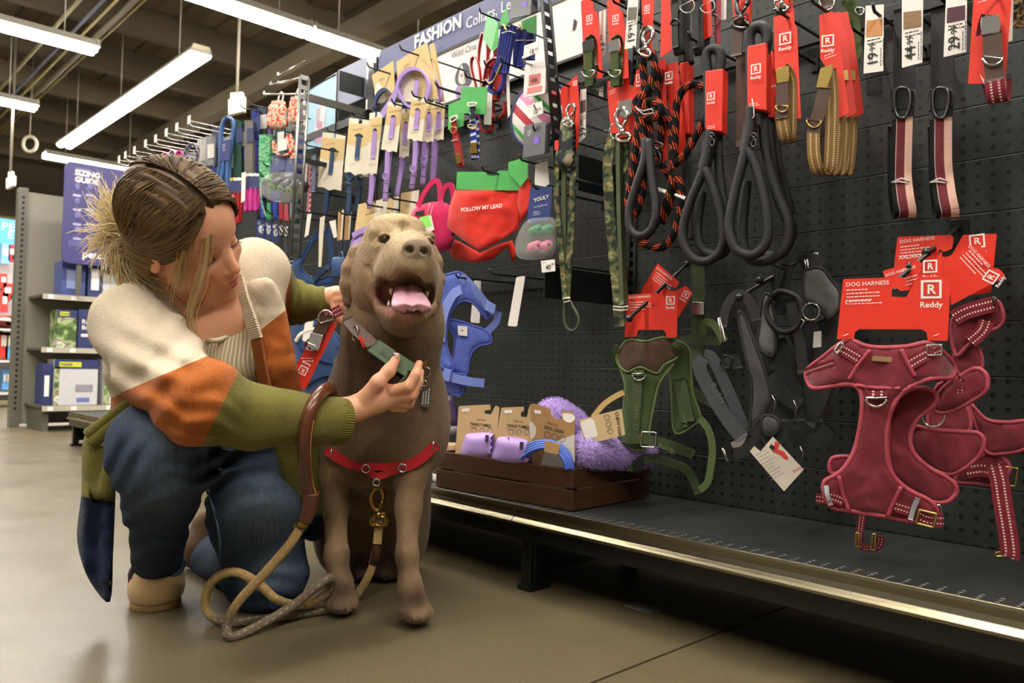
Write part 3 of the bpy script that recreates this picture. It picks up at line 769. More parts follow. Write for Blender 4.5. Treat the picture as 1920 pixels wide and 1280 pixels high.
pricetag(1691, -6, 1731, -9, 1729, 117, 1691, 127, 1.42, '4499', 'white 44.99 price tag with a brown woven picture', paint('8a6a4a', .6, 0, .5, 300))
pricetag(1774, -10, 1813, -16, 1812, 97, 1769, 107, 1.42, '2999', 'white 29.99 price tag with a dark plum picture', paint('4a2230', .6, 0, .4, 200))
hook(1640, 22, 1.39)
# ---- C: tan collars
def tan_collar(pl, t, dx=0, dy=0, lean=0, band=True):
    P = lambda pts: [(q[0]+dx+lean*(q[1]-120), q[1]+dy)+tuple(q[2:]) for q in pts]
    if band: fold(pl, P([(1468, 126, .006), (1482, 150, -.004), (1483, 200, -.004), (1482, 250, -.004), (1480, 264, -.012), (1478, 250, -.02), (1474, 160, -.018)]), .022, TANST, t); fold(pl, P([(1465, 215, .004), (1470, 245, .004), (1474, 262, -.004), (1476, 255, -.012)]), .024, TANST, t)
    strap(pl, P([(1467, 155), (1467, 180), (1466, 205), (1466, 222)]), .022, LEATH, t, 'leather_tab', .004, off=.007)
    buckle_clip(pl, P([(1454, 130), (1478, 121), (1480, 140), (1478, 158), (1457, 161)]), BRASS, t); rlogo(pl, *P([(1466, 141)])[0], .007, t, 0, False, GUN)
    dring(pl, *P([(1466, 198)])[0], 12, 12, t, BRASS, .0016, .012, a0=0, open_=math.pi)
pl = PL(1475, 120, 1.36, 12); hook(1466, 26, 1.34)
t = thing('dog_collar', 'tan stitched dog collar alone on its red card beside the black rope leashes', 'collar', pl.p(1475, 265), 'collars on red cards')
card(pl, [(1450, 32), (1488, 22), (1490, 46), (1494, 50), (1502, 222), (1490, 222), (1470, 210), (1453, 130)], 'card', RED, t, .0012, -.004, 2); rlogo(pl, 1472, 72, .022, t); tan_collar(pl, t)
for i, (Y, dx) in enumerate(((1.37, 72), (1.40, 88), (1.43, 100))):
    pl = PL(1550, 130, Y, 25+6*i); 
    t = thing('dog_collar', ['tan stitched dog collar on a tilted red card, foremost of its hook', 'tan stitched dog collar on red card, middle of its hook', 'tan stitched dog collar on red card, rearmost of its hook'][i], 'collar', pl.p(1552+i*16, 322), 'collars on red cards')
    o = i*14
    card(pl, [(1536+o*.7, 28), (1562+o, 21), (1566+o, 46), (1572+o, 60), (1592+o, 212), (1570+o, 222), (1552+o, 130), (1538+o*.7, 110)], 'card', RED, t, .0012, -.004, 2)
    if i == 0: rlogo(pl, 1552, 76, .021, t); lines(pl, 1545, 106, .025, 2, .005, .0013, PW, t, 15)
    fold(pl, [(1556+o, 130, .006), (1560+o, 180, .004), (1559+o, 250, .004), (1556+o, 308, .004), (1550+o, 326, -.006), (1562+o, 312, -.016), (1568+o, 240, -.016), (1566+o, 150, -.014)], .022, TANST, t)
    if i == 0: fold(pl, [(1525, 246, .012), (1526, 290, .016), (1534, 320, .01), (1546, 326, -.004)], .022, TANST, t, tilt=-8)
    if i < 1:
        strap(pl, [(1546, 165), (1538, 200), (1528, 236), (1524, 250)], .022, LEATH, t, 'leather_tab', .004, off=.012)
        buckle_clip(pl, [(1538, 128), (1562, 119), (1560, 140), (1548, 172), (1530, 164)], BRASS, t, off=.014); dring(pl, 1526, 224, 14, 15, t, BRASS, .0016, .016, a0=.1, open_=math.pi)
    else: buckle_clip(pl, [(1558+o, 132), (1576+o, 130), (1578+o, 150), (1562+o, 152)], BRASS, t)
hook(1524, 4, 1.34)
# ---- D: black rope leashes with red sleeves
def rope_leash(Y, sl, paths, lab, yaw=10, joint=None, logo=None, r=.0095):
    pl = PL(sl[0][0], sl[0][1], Y, yaw); t = thing('dog_leash', lab, 'leash', pl.p(sl[0][0], 490), 'black rope leashes in red sleeves')
    o = MB().slab(pl.P(sl, .016), pl.n, .032).build('sleeve', RED, t, .002)
    if logo: rlogo(pl, *logo, t) if False else None
    for q in paths: rope(pl, q[1], r*q[0], BLACKR, t, 'rope', off=q[2] if len(q) > 2 else 0)
    for q in joint or []: rope(pl, q, r*1.45, paint('1c1c1d', .5, 0, .2, 100, .5), t, 'leather_grip')
    return pl, t
pl, t = rope_leash(1.36, [(1401, 86), (1437, 79), (1437, 207), (1401, 203)], [(1.1, [(1410, 205), (1408, 110), (1405, 70), (1415, 52), (1432, 52), (1438, 75), (1430, 120), (1432, 205)]), (1, [(1408, 200), (1406, 245), (1396, 290), (1376, 370), (1368, 425), (1380, 466), (1412, 478), (1438, 450), (1436, 390), (1420, 320), (1402, 280)], .012), (1.05, [(1430, 200), (1436, 280), (1456, 360), (1478, 420), (1470, 465), (1440, 488), (1405, 484), (1392, 440), (1400, 340)], -.012)], 'black rope leash in a large red sleeve, in front of its twin', 12, [[(1407, 232), (1404, 262), (1398, 286)]])
rlogo(PL(1418, 130, 1.36, 12), 1416, 126, .019, t) if False else None
p2 = PL(1418, 130, 1.343, 12); rlogo(p2, 1417, 129, .019, t); lines(p2, 1405, 196, .025, 2, .004, .0012, PW, t)
frame(pl, [(1410, 185), (1413, 200), (1414, 218), (1410, 222)], TIE, t, .0012, 'rubber_tie', .022, False); snap(pl, 1413, 250, 26, 180, t, GUN, off=.02)
pl, t = rope_leash(1.44, [(1438, 98), (1449, 95), (1453, 221), (1438, 218)], [(1.1, [(1443, 98), (1444, 70), (1450, 70), (1451, 100)]), (1.1, [(1442, 215), (1446, 300), (1466, 380), (1484, 430), (1465, 475), (1430, 480)]), (1.05, [(1450, 215), (1458, 300), (1478, 380), (1482, 400)], -.02)], 'black rope leash in a red sleeve behind the large-sleeved one', 12)
p2 = PL(1445, 130, 1.42, 12); text(p2, 'Reddy', 1441, 165, .006, PW, t, bold=.01)
pl, t = rope_leash(1.38, [(1322, 133), (1356, 128), (1354, 247), (1322, 243)], [(1.05, [(1330, 245), (1328, 150), (1324, 110), (1330, 94), (1346, 94), (1352, 112), (1346, 160), (1346, 245)]), (1, [(1332, 245), (1328, 280), (1318, 320), (1292, 385), (1280, 440), (1296, 480), (1324, 490), (1350, 470), (1356, 430), (1340, 360), (1322, 316)], .012), (1, [(1346, 245), (1350, 330), (1364, 420), (1366, 455), (1350, 478), (1320, 470), (1308, 430), (1316, 360)], -.012)], 'black rope leash in a red sleeve next to the orange-flecked ropes', 12, [[(1330, 262), (1326, 292), (1319, 318)]])
p2 = PL(1338, 180, 1.363, 12); rlogo(p2, 1333, 180, .016, t); lines(p2, 1326, 238, .02, 2, .004, .0012, PW, t); snap(pl, 1334, 250, 24, 175, t, GUN, off=.02)
pl, t = rope_leash(1.46, [(1274, 118), (1290, 115), (1292, 250), (1276, 252)], [(1, [(1280, 120), (1276, 90), (1286, 80), (1294, 120)]), (1, [(1282, 250), (1284, 330), (1300, 420), (1298, 450)])], 'black rope leash in a red sleeve, half hidden by the orange-flecked rope loop', 12)
hook(1395, 44, 1.34); hook(1295, 72, 1.36)
# ---- E: black ropes with orange flecks
pl = PL(1205, 250, 1.37, 10); hook(1192, 100, 1.35)
t = thing('dog_leash', 'black rope leash with orange flecks and a smooth black grip loop', 'leash', pl.p(1200, 455), 'orange-flecked rope leashes')
rope(pl, [(1222, 96), (1228, 130), (1214, 170), (1200, 196), (1196, 240), (1186, 320), (1178, 380), (1190, 402), (1204, 360), (1206, 290), (1205, 220), (1216, 190), (1240, 200), (1226, 222), (1196, 216), (1192, 192), (1206, 176)], .0085, ROPEO, t)
rope(pl, [(1216, 262), (1222, 330), (1230, 390), (1222, 428), (1200, 442), (1182, 428), (1180, 395), (1192, 350), (1208, 300), (1210, 260)], .0095, paint('1a1a1b', .5, 0, .2, 120, .4), t, 'grip_loop', off=.012)
rope(pl, [(1208, 100), (1206, 130), (1212, 190), (1218, 250), (1214, 330)], .0085, ROPEO, t, off=-.012); snap(pl, 1208, 104, 52, 12, t, SILV, off=.01)
frame(pl, [(1190, 200), (1206, 208), (1222, 204), (1226, 212), (1206, 214)], TIE, t, .0014, 'rubber_tie', .014)
pl = PL(1270, 300, 1.41, 10)
t = thing('dog_leash', 'black rope leash with orange flecks, its loop swung over the red sleeve', 'leash', pl.p(1270, 465), 'orange-flecked rope leashes')
rope(pl, [(1220, 190), (1244, 204), (1258, 240), (1262, 300), (1258, 350), (1240, 400), (1214, 440), (1198, 452), (1240, 464), (1262, 440), (1276, 390), (1274, 340), (1258, 318), (1284, 290), (1308, 250), (1330, 210), (1330, 178), (1310, 158), (1286, 164), (1270, 190), (1266, 250), (1264, 300)], .0085, ROPEO, t)
rope(pl, [(1238, 130), (1232, 180), (1240, 240), (1236, 300), (1262, 350), (1240, 420)], .0085, ROPEO, t, off=-.014)
card(pl, [(1229, 115), (1248, 110), (1252, 300), (1240, 302)], 'card', RED, t, .001, -.02, 2); card(pl, [(1248, 122), (1270, 116), (1288, 288), (1262, 290)], 'card', RED, t, .001, -.03, 2); rlogo(pl, 1254, 142, .018, t); snap(pl, 1234, 268, 44, 185, t, GUN, off=.008)
card(pl, [(1232, 350), (1250, 356), (1247, 362), (1230, 356)], 'care_label', WHT, t, .0006, .02); card(pl, [(1266, 362), (1286, 368), (1283, 374), (1264, 366)], 'care_label', WHT, t, .0006, .02)
# ---- F: walking kit card with camouflage leash
pl = PL(1165, 200, 1.39, 10); hook(1122, 132, 1.35)
t = thing('dog_leash', 'camouflage webbing leash bundled long under a red walking-kit card', 'leash', pl.p(1160, 625))
card(pl, [(1139, 152), (1177, 138), (1180, 150), (1180, 160), (1187, 166), (1193, 131), (1213, 128), (1214, 190), (1208, 270), (1147, 266), (1139, 175)], 'card', RED, t, .0012, -.006, 2)
rlogo(pl, 1200, 146, .019, t); text(pl, 'DOG', 1142, 158, .0045, PW, t, rot=15); text(pl, 'WALK KIT', 1142, 164, .0045, PW, t, rot=15); lines(pl, 1142, 172, .02, 3, .004, .001, PW, t, 12)
strap(pl, [(1150, 250), (1140, 300), (1142, 370), (1148, 450), (1155, 520), (1160, 575), (1162, 612)], .025, CAMO, t, 'strap', .004, off=.006)
strap(pl, [(1170, 258), (1170, 300), (1168, 345), (1160, 400), (1164, 480), (1166, 575)], .024, CAMO, t, 'strap', .004, off=-.004)
strap(pl, [(1162, 262), (1163, 360), (1166, 470), (1170, 572)], .01, OLVST, t, 'strap_edge', .02, off=.004)
snap(pl, 1170, 264, 62, -6, t, SILV, off=.012); dring(pl, 1152, 246, 8, 14, t, SILV, .0018, .014, open_=1.9*math.pi); buckle_clip(pl, [(1158, 190), (1184, 185), (1188, 206), (1176, 222), (1160, 216)], SILV, t, off=.012)
frame(pl, [(1150, 574), (1164, 576), (1178, 574), (1178, 580), (1164, 582), (1150, 580)], TIE, t, .0016, 'rubber_tie', .014)
# ---- G: camouflage collars
for i, (dx, lab) in enumerate(((0, 'olive camouflage collar on red card hanging under the white product board'), (46, 'olive camouflage collar on red card beside the 19.99 camouflage tag'))):
    pl = PL(1105+dx, 90, 1.37, 14); hook(1103+dx*1.05, -4+8*i, 1.35); P = lambda pts: [(q[0]+dx+(3 if i else 0),)+tuple(q[1:]) for q in pts]
    t = thing('dog_collar', lab, 'collar', pl.p(1105+dx, 160), 'collars on red cards')
    card(pl, P([(1089, 2), (1112, -8), (1113, 18), (1120, 22), (1128, 100), (1130, 146), (1118, 148), (1095, 130)]), 'card', RED, t, .0012, -.008, 2); rlogo(pl, *P([(1105, 34)])[0], .015, t)
    fold(pl, P([(1102, 68, .008), (1110, 80, -.004), (1110, 130, -.004), (1109, 160, -.008), (1112, 150, -.016), (1113, 80, -.016)]), .022, CAMO, t)
    strap(pl, P([(1103, 96), (1103, 125), (1104, 150), (1104, 161)]), .02, OLV, t, 'tab', .004, off=.006); buckle_clip(pl, P([(1091, 78), (1112, 71), (1114, 88), (1111, 98), (1093, 102)]), SILV if i else GUN, t); rlogo(pl, *P([(1102, 87)])[0], .007, t, 0, False)
    dring(pl, *P([(1103, 132)])[0], 12, 12, t, SILV, .0016, .012, a0=0, open_=math.pi)
pricetag(1178, -8, 1197, -8, 1192, 88, 1171, 92, 1.36, '1999', 'white 19.99 price tag with a camouflage picture', paint('6b6a5a', .6, 0, .4, 200))
pricetag(1123, 22, 1136, 17, 1134, 102, 1127, 108, 1.40, '1399', 'narrow white price tag behind the camouflage collar', None)
# ---- H: top row of collars and leashes
pl = PL(1214, 60, 1.40, 10); t = thing('dog_leash', 'leash with silver trigger hook on a narrow red card beside the camouflage collars', 'leash', pl.p(1214, 120))
card(pl, [(1202, -12), (1227, -12), (1221, 106), (1207, 96)], 'card', RED, t, .0012, -.006, 2); rlogo(pl, 1213, 15, .013, t); snap(pl, 1206, 110, 60, 8, t, GUN); strap(pl, [(1205, 105), (1202, 125)], .02, OLV, t, 'strap')
for i, (dx, lab) in enumerate(((0, 'black leather-look collar with pewter buckle on red card above the orange-flecked rope'), (38, 'black collar with a loose grey tab on red card'))):
    pl = PL(1265+dx, 40, 1.37+.02*i, 10); t = thing('dog_collar', lab, 'collar', pl.p(1265+dx, 100), 'collars on red cards'); P = lambda pts: [(q[0]+dx,)+tuple(q[1:]) for q in pts]
    card(pl, P([(1240, -15), (1262, -15), (1263, 92), (1238, 108)] if i == 0 else [(1252, -15), (1294, -15), (1298, 66), (1270, 82)]), 'card', RED, t, .0012, -.01, 2)
    fold(pl, P([(1268, -10, .004), (1270, 40, .004), (1272, 86, .004), (1276, 102, -.006), (1282, 86, -.016), (1284, 20, -.014), (1282, -10, -.012)]), .024, BLACKR, t)
    strap(pl, P([(1266, 0), (1266, 60), (1267, 90)]), .014, GUN if i == 0 else GRYF, t, 'tab', .004, off=.008)
    if i == 0: buckle_clip(pl, P([(1256, 2), (1276, -2), (1278, 18), (1258, 24)]), GUN, t); dring(pl, 1266, 46, 9, 10, t, GUN, .0016, .012, a0=math.pi, open_=math.pi)
    dring(pl, *P([(1288, 10)])[0], 14, 14, t, TIE, .0009, .014, 'rubber_tie', 1.2*math.pi)
pl = PL(1346, 40, 1.42, 8); t = thing('dog_collar', 'maroon card with a dark ring collar behind the black rope leash', 'collar', pl.p(1346, 86)); card(pl, [(1338, -15), (1352, -15), (1351, 87), (1341, 86)], 'card', paint('8f2233', .5), t, .001, 0, 1); dring(pl, 1340, 38, 9, 10, t, GUN, .0016, .004, open_=1.9*math.pi); strap(pl, [(1338, -12), (1337, 30)], .012, BLACKR, t, 'band')
pricetag(1352, -14, 1362, -14, 1361, 36, 1350, 38, 1.43, None, 'small white price tag behind the maroon card', None)
pl = PL(1388, 30, 1.39, 8); t = thing('dog_leash', 'brown leather leash with a pewter trigger hook on a red card', 'leash', pl.p(1388, 275))
card(pl, [(1371, -15), (1411, -15), (1409, 50), (1376, 40)], 'card', RED, t, .001, -.008, 2); snap(pl, 1388, 52, 66, 4, t, GUN); frame(pl, [(1372, 48), (1374, 32), (1400, 26), (1403, 44)], GUN, t, .0024, 'swivel_loop', .006)
strap(pl, [(1386, 42), (1383, 70), (1381, 105)], .023, LEATH, t, 'strap', .004); strap(pl, [(1390, 100), (1391, 180), (1390, 275)], .022, LEATH, t, 'strap', .004, off=-.03)
pl = PL(1468, 0, 1.42, 8); t = thing('dog_leash', 'silver trigger hook leash on a red card above the single tan collar', 'leash', pl.p(1468, 30)); card(pl, [(1450, -20), (1482, -20), (1490, 30), (1460, 30)], 'card', RED, t, .001, -.006, 2); snap(pl, 1466, 20, 50, 0, t, SILV); frame(pl, [(1450, 18), (1453, 2), (1480, -4), (1482, 14)], SILV, t, .0024, 'swivel_loop', .006); strap(pl, [(1466, 14), (1463, 34)], .02, GRYF, t, 'strap')
pl = PL(1550, 0, 1.41, 8); t = thing('dog_collar', 'brown collar end with a large pewter ring above the three tan collars', 'collar', pl.p(1550, 20)); dring(pl, 1551, 4, 14, 15, t, SILV, .002, .006, open_=1.9*math.pi); strap(pl, [(1551, -25), (1551, 16)], .022, LEATH, t, 'leather_tab', .004)
pl = PL(1600, 60, 1.56, 8); t = thing('dog_collar', 'dark green collar hanging against the pegboard behind the 19.99 tan tag', 'collar', pl.p(1600, 110)); strap(pl, [(1596, -15), (1600, 40), (1604, 95), (1598, 110), (1592, 90), (1590, 0)], .024, OLV, t, 'band', .004); dring(pl, 1612, 20, 8, 8, t, SILV, .0016, .004)
pl = PL(1905, 10, 1.46, 8); t = thing('dog_collar', 'tan and black collar hanging beyond the maroon collar', 'collar', pl.p(1905, 40)); strap(pl, [(1900, -20), (1902, 20), (1912, 42), (1920, 10)], .024, camo('tan_black_webbing', 60, ('1a1510', '7a5a34', 'a07c48', '30241a', '0c0a08')), t, 'band', .004)
strap(pl, [(1900, -20), (1901, 10)], .012, BLACKR, t, 'keeper')
# ---- I: camouflage pouch and looped leash
pl = PL(1066, 300, 1.38, 12); hook(1046, 154, 1.35)
t = thing('dog_leash', 'camouflage leash with a zip pouch hanging in a narrow loop under a red card', 'leash', pl.p(1068, 620))
card(pl, [(1051, 168), (1082, 140), (1086, 195), (1084, 270), (1078, 290), (1056, 220)], 'card', RED, t, .0012, -.012, 2); rlogo(pl, 1078, 156, .011, t, 0, False)
m = MB(); panel(m, pl, sm([(1052, 226), (1066, 218), (1078, 232), (1080, 270), (1078, 305), (1066, 316), (1046, 312), (1040, 296), (1048, 260)]), None, .03, .022, 20, 6); m.build('pouch', CAMOB, t)
card(pl, [(1040, 264), (1047, 262), (1047, 280), (1040, 282)], 'brand_tab', RED, t, .002, .02); snap(pl, 1064, 236, 42, 12, t, SILV, off=.028); frame(pl, [(1072, 226), (1078, 200), (1080, 198), (1076, 228)], SILV, t, .0016, 'clip', .024)
strap(pl, [(1044, 310), (1044, 380), (1052, 470), (1060, 562)], .013, CAMO, t, 'strap', .004, off=.006); strap(pl, [(1076, 312), (1072, 400), (1068, 480), (1063, 562)], .016, CAMO, t, 'strap', .004)
strap(pl, [(1058, 316), (1058, 420), (1061, 562)], .012, OLVST, t, 'strap', .006, off=-.006); rope(pl, [(1061, 560), (1058, 585), (1060, 608), (1070, 620), (1082, 614), (1085, 596), (1074, 574), (1065, 558)], .0036, OLVST, t, 'end_loop', off=.004)
frame(pl, [(1056, 560), (1068, 558), (1069, 564), (1057, 567)], TIE, t, .0022, 'rubber_tie', .01)
pricetag(1088, 168, 1099, 166, 1098, 256, 1085, 268, 1.41, '3999', 'white 39.99 price tag beside the camouflage pouch', paint('5a5248', .6, 0, .4, 200))
# ================================================================== waterfall arms and harnesses
def waterfall(xw, yw, xt, yt, balls, lab):
    X = onY(xw, yw, 1.605).x; w = onX(xw, yw, X); tp = onX(xt, yt, X)
    t = thing('waterfall_arm', lab, 'hook', w); w2 = Vector((X, YW-.003, w.z+.012))
    MB().tube([w2, w, tp], .0042, 8).build('arm', BLKG, t); MB().box(w2+Vector((0, -.002, -.012)), (.03, .006, .05)).build('back_plate', BLKG, t, .001)
    for x, y in balls: MB().ball(onX(x, y, X), .0085, 12).build('stop_ball', BLKG, t)
    return X
def piped(pl, pts, mat, pipe, t, name, off=None, th=.006, puff=.005, wr=.006, seed=1, r=.0036, smo=True):
    o_ = sm(pts, 4) if smo else rnd(pts, 4); m = MB(); panel(m, pl, o_, off, th, puff, 12, 8, wr, seed); p_ = m.build(name, mat, t)
    def oo(x, y): return (off(x, y) if off else 0)+(wr*noise.noise(Vector((x*.022+seed, y*.014, seed*1.7)))+wr*.5*noise.noise(Vector((x*.06, y*.05+seed, 3))) if wr else 0)
    MB().tube([pl.p(x, y, oo(x, y)) for x, y in o_], r, 6, True).build('piping', pipe, p_)
    return p_, oo
def on(pl, oo, pts, d=.006): return [(x, y, oo(x, y)+d) for x, y in pts]
def sq(pl, c, w, h, ang, t, mat, name='slide_buckle', off=.01, r=.0018):
    a = math.radians(ang); P = [(c[0]+(u*w*math.cos(a)-v*h*math.sin(a))/2, c[1]+(u*w*math.sin(a)+v*h*math.cos(a))/2) for u, v in ((-1, -1), (1, -1), (1, 1), (-1, 1))]
    return frame(pl, rnd(P, 3), mat, t, r, name, off)
def htag(pl, pts, t, txt, logo, off=0, rot=0, lrot=0, lsize=.024, h=.0062, extra=None, mat=None):
    c = card(pl, pts, 'tag', mat or RED, t, .0014, off, 2.5)
    if txt: text(pl, 'DOG HARNESS', txt[0], txt[1], h, PW, t, rot=rot, off=off+.0008, bold=.008); lines(pl, txt[0]+1, txt[1]+8, .05, 4, .0056, .0016, PW, t, rot, off+.0008)
    if logo: rlogo(PLP2(pl, off), logo[0], logo[1], lsize, t, lrot)
    if extra: text(pl, extra[0], extra[1], extra[2], .0065, PW, t, rot=rot, off=off+.0008, bold=.02)
class PLP2:
    def __init__(s, pl, off): s.pl = pl; s.d = off; s.n = pl.n; s.ex = pl.ex; s.ez = pl.ez
    def p(s, x, y, off=0): return s.pl.p(x, y, s.d+off)
# ---- maroon
X = waterfall(1790, 432, 1672, 534, ((1765, 450), (1738, 473), (1706, 500), (1673, 532)), 'sloping black waterfall arm with stop balls holding the maroon harnesses')
Ym = onX(1676, 545, X).y
pl = PL(1680, 600, Ym-.01, 22)
t = thing('dog_harness', 'maroon padded dog harness in front on the large red DOG HARNESS card', 'harness', pl.p(1660, 975), 'maroon harnesses')
htag(pl, [(1581, 523), (1692, 519), (1699, 524), (1699, 538), (1690, 546), (1682, 540), (1672, 540), (1672, 556), (1699, 557), (1721, 519), (1783, 517), (1777, 639), (1740, 638), (1737, 622), (1729, 617), (1611, 617), (1603, 622), (1601, 635), (1569, 636)], t, (1586, 537), (1746, 542), .004, 2, 0, .029, .0066)
text(pl, 'L', 1585, 570, .006, PW, t, bold=.02, off=.005); lines(pl, 1592, 566, .05, 2, .004, .0014, PW, t, 2, .005)
for x in (1585, 1755): frame(pl, [(x-5, 630), (x+6, 626)], PW, t, .0006, 'fixing', .006, False)
bend = lambda x, y: -.05*max(0, min(1, (1608-x)/95))**2*(1 if y < 740 else 0)-.045*max(0, min(1, (x-1735)/55))**2*(1 if y < 740 else .4)+.012*math.sin((y-640)/110)
p_, oo = piped(pl, [(1587, 638), (1620, 648), (1650, 652), (1700, 650), (1741, 643), (1772, 664), (1789, 688), (1782, 708), (1745, 710), (1705, 726), (1682, 748), (1667, 782), (1661, 834), (1670, 884), (1700, 916), (1745, 940), (1757, 960), (1748, 972), (1715, 978), (1660, 968), (1600, 958), (1558, 949), (1546, 925), (1547, 902), (1575, 886), (1600, 850), (1613, 800), (1617, 750), (1608, 726), (1585, 720), (1530, 728), (1515, 716), (1513, 694), (1540, 672)], MAROON, MARPIPE, t, 'front_panel', bend, .008, .005, .008, 2, .0042)
pp = lambda pts, nm, r=.0034, m_=MARPIPE: MB().tube(catmull(pl.P(on(pl, oo, pts, .006)), 4), r, 6).build(nm, m_, t)
pp([(1632, 656), (1610, 682), (1592, 712)], 'seam_piping'); pp([(1690, 654), (1702, 680), (1716, 706)], 'seam_piping'); pp([(1606, 722), (1640, 727), (1688, 728)], 'seam_piping'); pp([(1573, 892), (1582, 930), (1592, 956)], 'seam_piping'); pp([(1690, 912), (1676, 940), (1664, 968)], 'seam_piping')
p_, oo2 = piped(pl, [(1684, 746), (1712, 729), (1740, 729), (1756, 743), (1747, 764), (1718, 787), (1706, 820), (1713, 850), (1741, 876), (1784, 901), (1793, 920), (1778, 939), (1748, 940), (1700, 914), (1672, 884), (1664, 834), (1669, 782)], MAROON, MARPIPE, t, 'side_panel', lambda x, y: -.03, .006, .004, .008, 5, .0042)
piped(pl, [(1558, 862), (1572, 856), (1594, 857), (1590, 870), (1570, 886), (1557, 884)], MAROON, MARPIPE, t, 'side_panel', lambda x, y: -.025, .006, .003, 0, 5, .0038)
strap(pl, on(pl, oo, [(1575, 652), (1590, 660), (1610, 672)]), .02, MARST, t, 'shoulder_strap', .003); strap(pl, on(pl, oo, [(1706, 682), (1730, 668), (1762, 652)]), .02, MARST, t, 'shoulder_strap', .003)
strap(pl, on(pl, oo, [(1513, 702), (1535, 694), (1566, 684)], .004), .021, MARST, t, 'shoulder_strap', .003); sq(pl, (1752, 656), 28, 19, -2, t, SILV, off=oo(1752, 656)+.012); sq(pl, (1573, 652), 8, 20, 35, t, SILV, off=oo(1573, 652)+.012)
card(pl, [(1636, 667), (1673, 669), (1671, 679), (1634, 676)], 'leather_patch', paint('9a7650', .6, 0, .2, 150, .4), t, .002, oo(1654, 672)+.009)
strap(pl, on(pl, oo, [(1645, 733), (1645, 740), (1645, 748)], .008), .03, MARST, t, 'ring_loop', .005); dring(pl, 1643, 745, 20, 17, t, SILV, .0022, oo(1643, 748)+.014, a0=0, open_=math.pi)
for pts in ([(1556, 930), (1570, 934), (1582, 940)], [(1678, 948), (1692, 952), (1704, 956)]): strap(pl, on(pl, oo, pts, .007), .018, MARST, t, 'belly_strap', .003)
for a, b in (((1549, 909), (1558, 946)), ((1721, 934), (1707, 974))): strap(pl, on(pl, oo, [a, ((a[0]+b[0])/2-2, (a[1]+b[1])/2), b], .008), .007, paint('a9abb4', .35), t, 'reflective_strip', .002)
sq(pl, (1737, 972), 34, 26, 14, t, BRASS, off=oo(1737, 968)+.012, r=.0022); strap(pl, on(pl, oo, [(1722, 966), (1740, 974), (1768, 976)], .008), .021, MARST, t, 'belly_strap', .004); strap(pl, [(1530, 934, -.01), (1546, 936, -.01)], .016, MARST, t, 'belly_strap', .004); dring(pl, 1756, 958, 9, 16, t, SILV, .0018, -.02)
def maroon2(Y, lab, parts, tags, yaw=8):
    pl = PL(1760, 700, Y, yaw); xs_ = [p for q in parts for p in q[1]] or [(1760, 700)]
    t = thing('dog_harness', lab, 'harness', pl.p(sum(p[0] for p in xs_)/len(xs_), max(p[1] for p in xs_)), 'maroon harnesses')
    for i, (k_, pts, *r_) in enumerate(parts):
        if k_ == 'p': piped(pl, pts, MAROON, MARPIPE, t, 'padded_panel', (lambda o_: (lambda x, y: o_))(r_[0] if r_ else 0), .006, .004, .008, i+3)
        elif k_ == 's': strap(pl, pts, r_[0], MARST, t, 'strap', .003, off=r_[1] if len(r_) > 1 else 0)
        elif k_ == 'b': sq(pl, pts[0], r_[0], r_[1], r_[2], t, r_[3], off=.008)
        elif k_ == 'd': dring(pl, *pts[0], r_[0], r_[1], t, SILV, .002, .008, a0=r_[2], open_=1.6*math.pi)
    for q in tags: htag(pl, *q[:1], t, *q[1:])
    return pl, t
Yb = [onX(x, y, X).y for x, y in ((1706, 508), (1738, 482), (1765, 458))]
maroon2(Yb[0], 'maroon dog harness hung second, wings spread, long strap dangling with brass buckles', [('p', [(1715, 800), (1750, 806), (1800, 809), (1834, 812), (1845, 828), (1833, 857), (1786, 889), (1745, 876), (1716, 850), (1706, 822)]), ('p', [(1752, 768), (1762, 735), (1788, 712), (1827, 691), (1847, 699), (1852, 718), (1842, 738), (1783, 771)], .01), ('s', [(1752, 750), (1775, 728), (1800, 706)], .022, .012), ('b', [(1783, 745)], 20, 26, 30, GUN), ('s', [(1800, 738), (1800, 726)], .016, .014), ('p', [(1725, 655), (1760, 660), (1790, 690), (1760, 712), (1735, 690)], -.01), ('d', [(1750, 780)], 21, 20, -.6), ('s', [(1866, 870), (1874, 900), (1880, 940), (1890, 1000), (1894, 1035), (1892, 1044)], .026, .014), ('b', [(1890, 1018)], 26, 30, 0, BRASS), ('b', [(1884, 1038)], 34, 8, -4, BRASS), ('s', [(1620, 950), (1614, 985), (1612, 1010), (1620, 1026), (1646, 1024), (1652, 1006)], .012, 0.0), ('b', [(1608, 1012)], 6, 26, 0, BRASS), ('b', [(1638, 1016)], 6, 30, 4, BRASS)],
        [([(1655, 508), (1722, 488), (1729, 494), (1727, 510), (1712, 520), (1740, 505), (1766, 470), (1767, 518), (1745, 540), (1690, 545), (1662, 530)], (1660, 519), (1744, 499), 0, 15, 0, .021, .005)])
maroon2(Yb[1], 'maroon dog harness hung third, its tilted card stamped with size M', [('p', [(1785, 600), (1830, 577), (1866, 562), (1881, 590), (1872, 613), (1838, 626), (1812, 650), (1792, 665)]), ('s', [(1790, 596), (1815, 583), (1862, 570)], .026, .01), ('p', [(1790, 660), (1830, 648), (1840, 690), (1800, 702)], -.01), ('p', [(1760, 720), (1800, 740), (1820, 800), (1780, 830), (1740, 800)], -.02), ('b', [(1860, 568)], 8, 22, 30, GUN), ('s', [(1820, 640), (1842, 620), (1850, 600)], .022, .012)],
        [([(1768, 486), (1826, 456), (1840, 462), (1853, 478), (1838, 488), (1818, 503), (1872, 503), (1884, 515), (1878, 522), (1783, 572), (1782, 520), (1768, 518)], (1815, 462), (1858, 519), 0, -52, 58, .019, .005)])
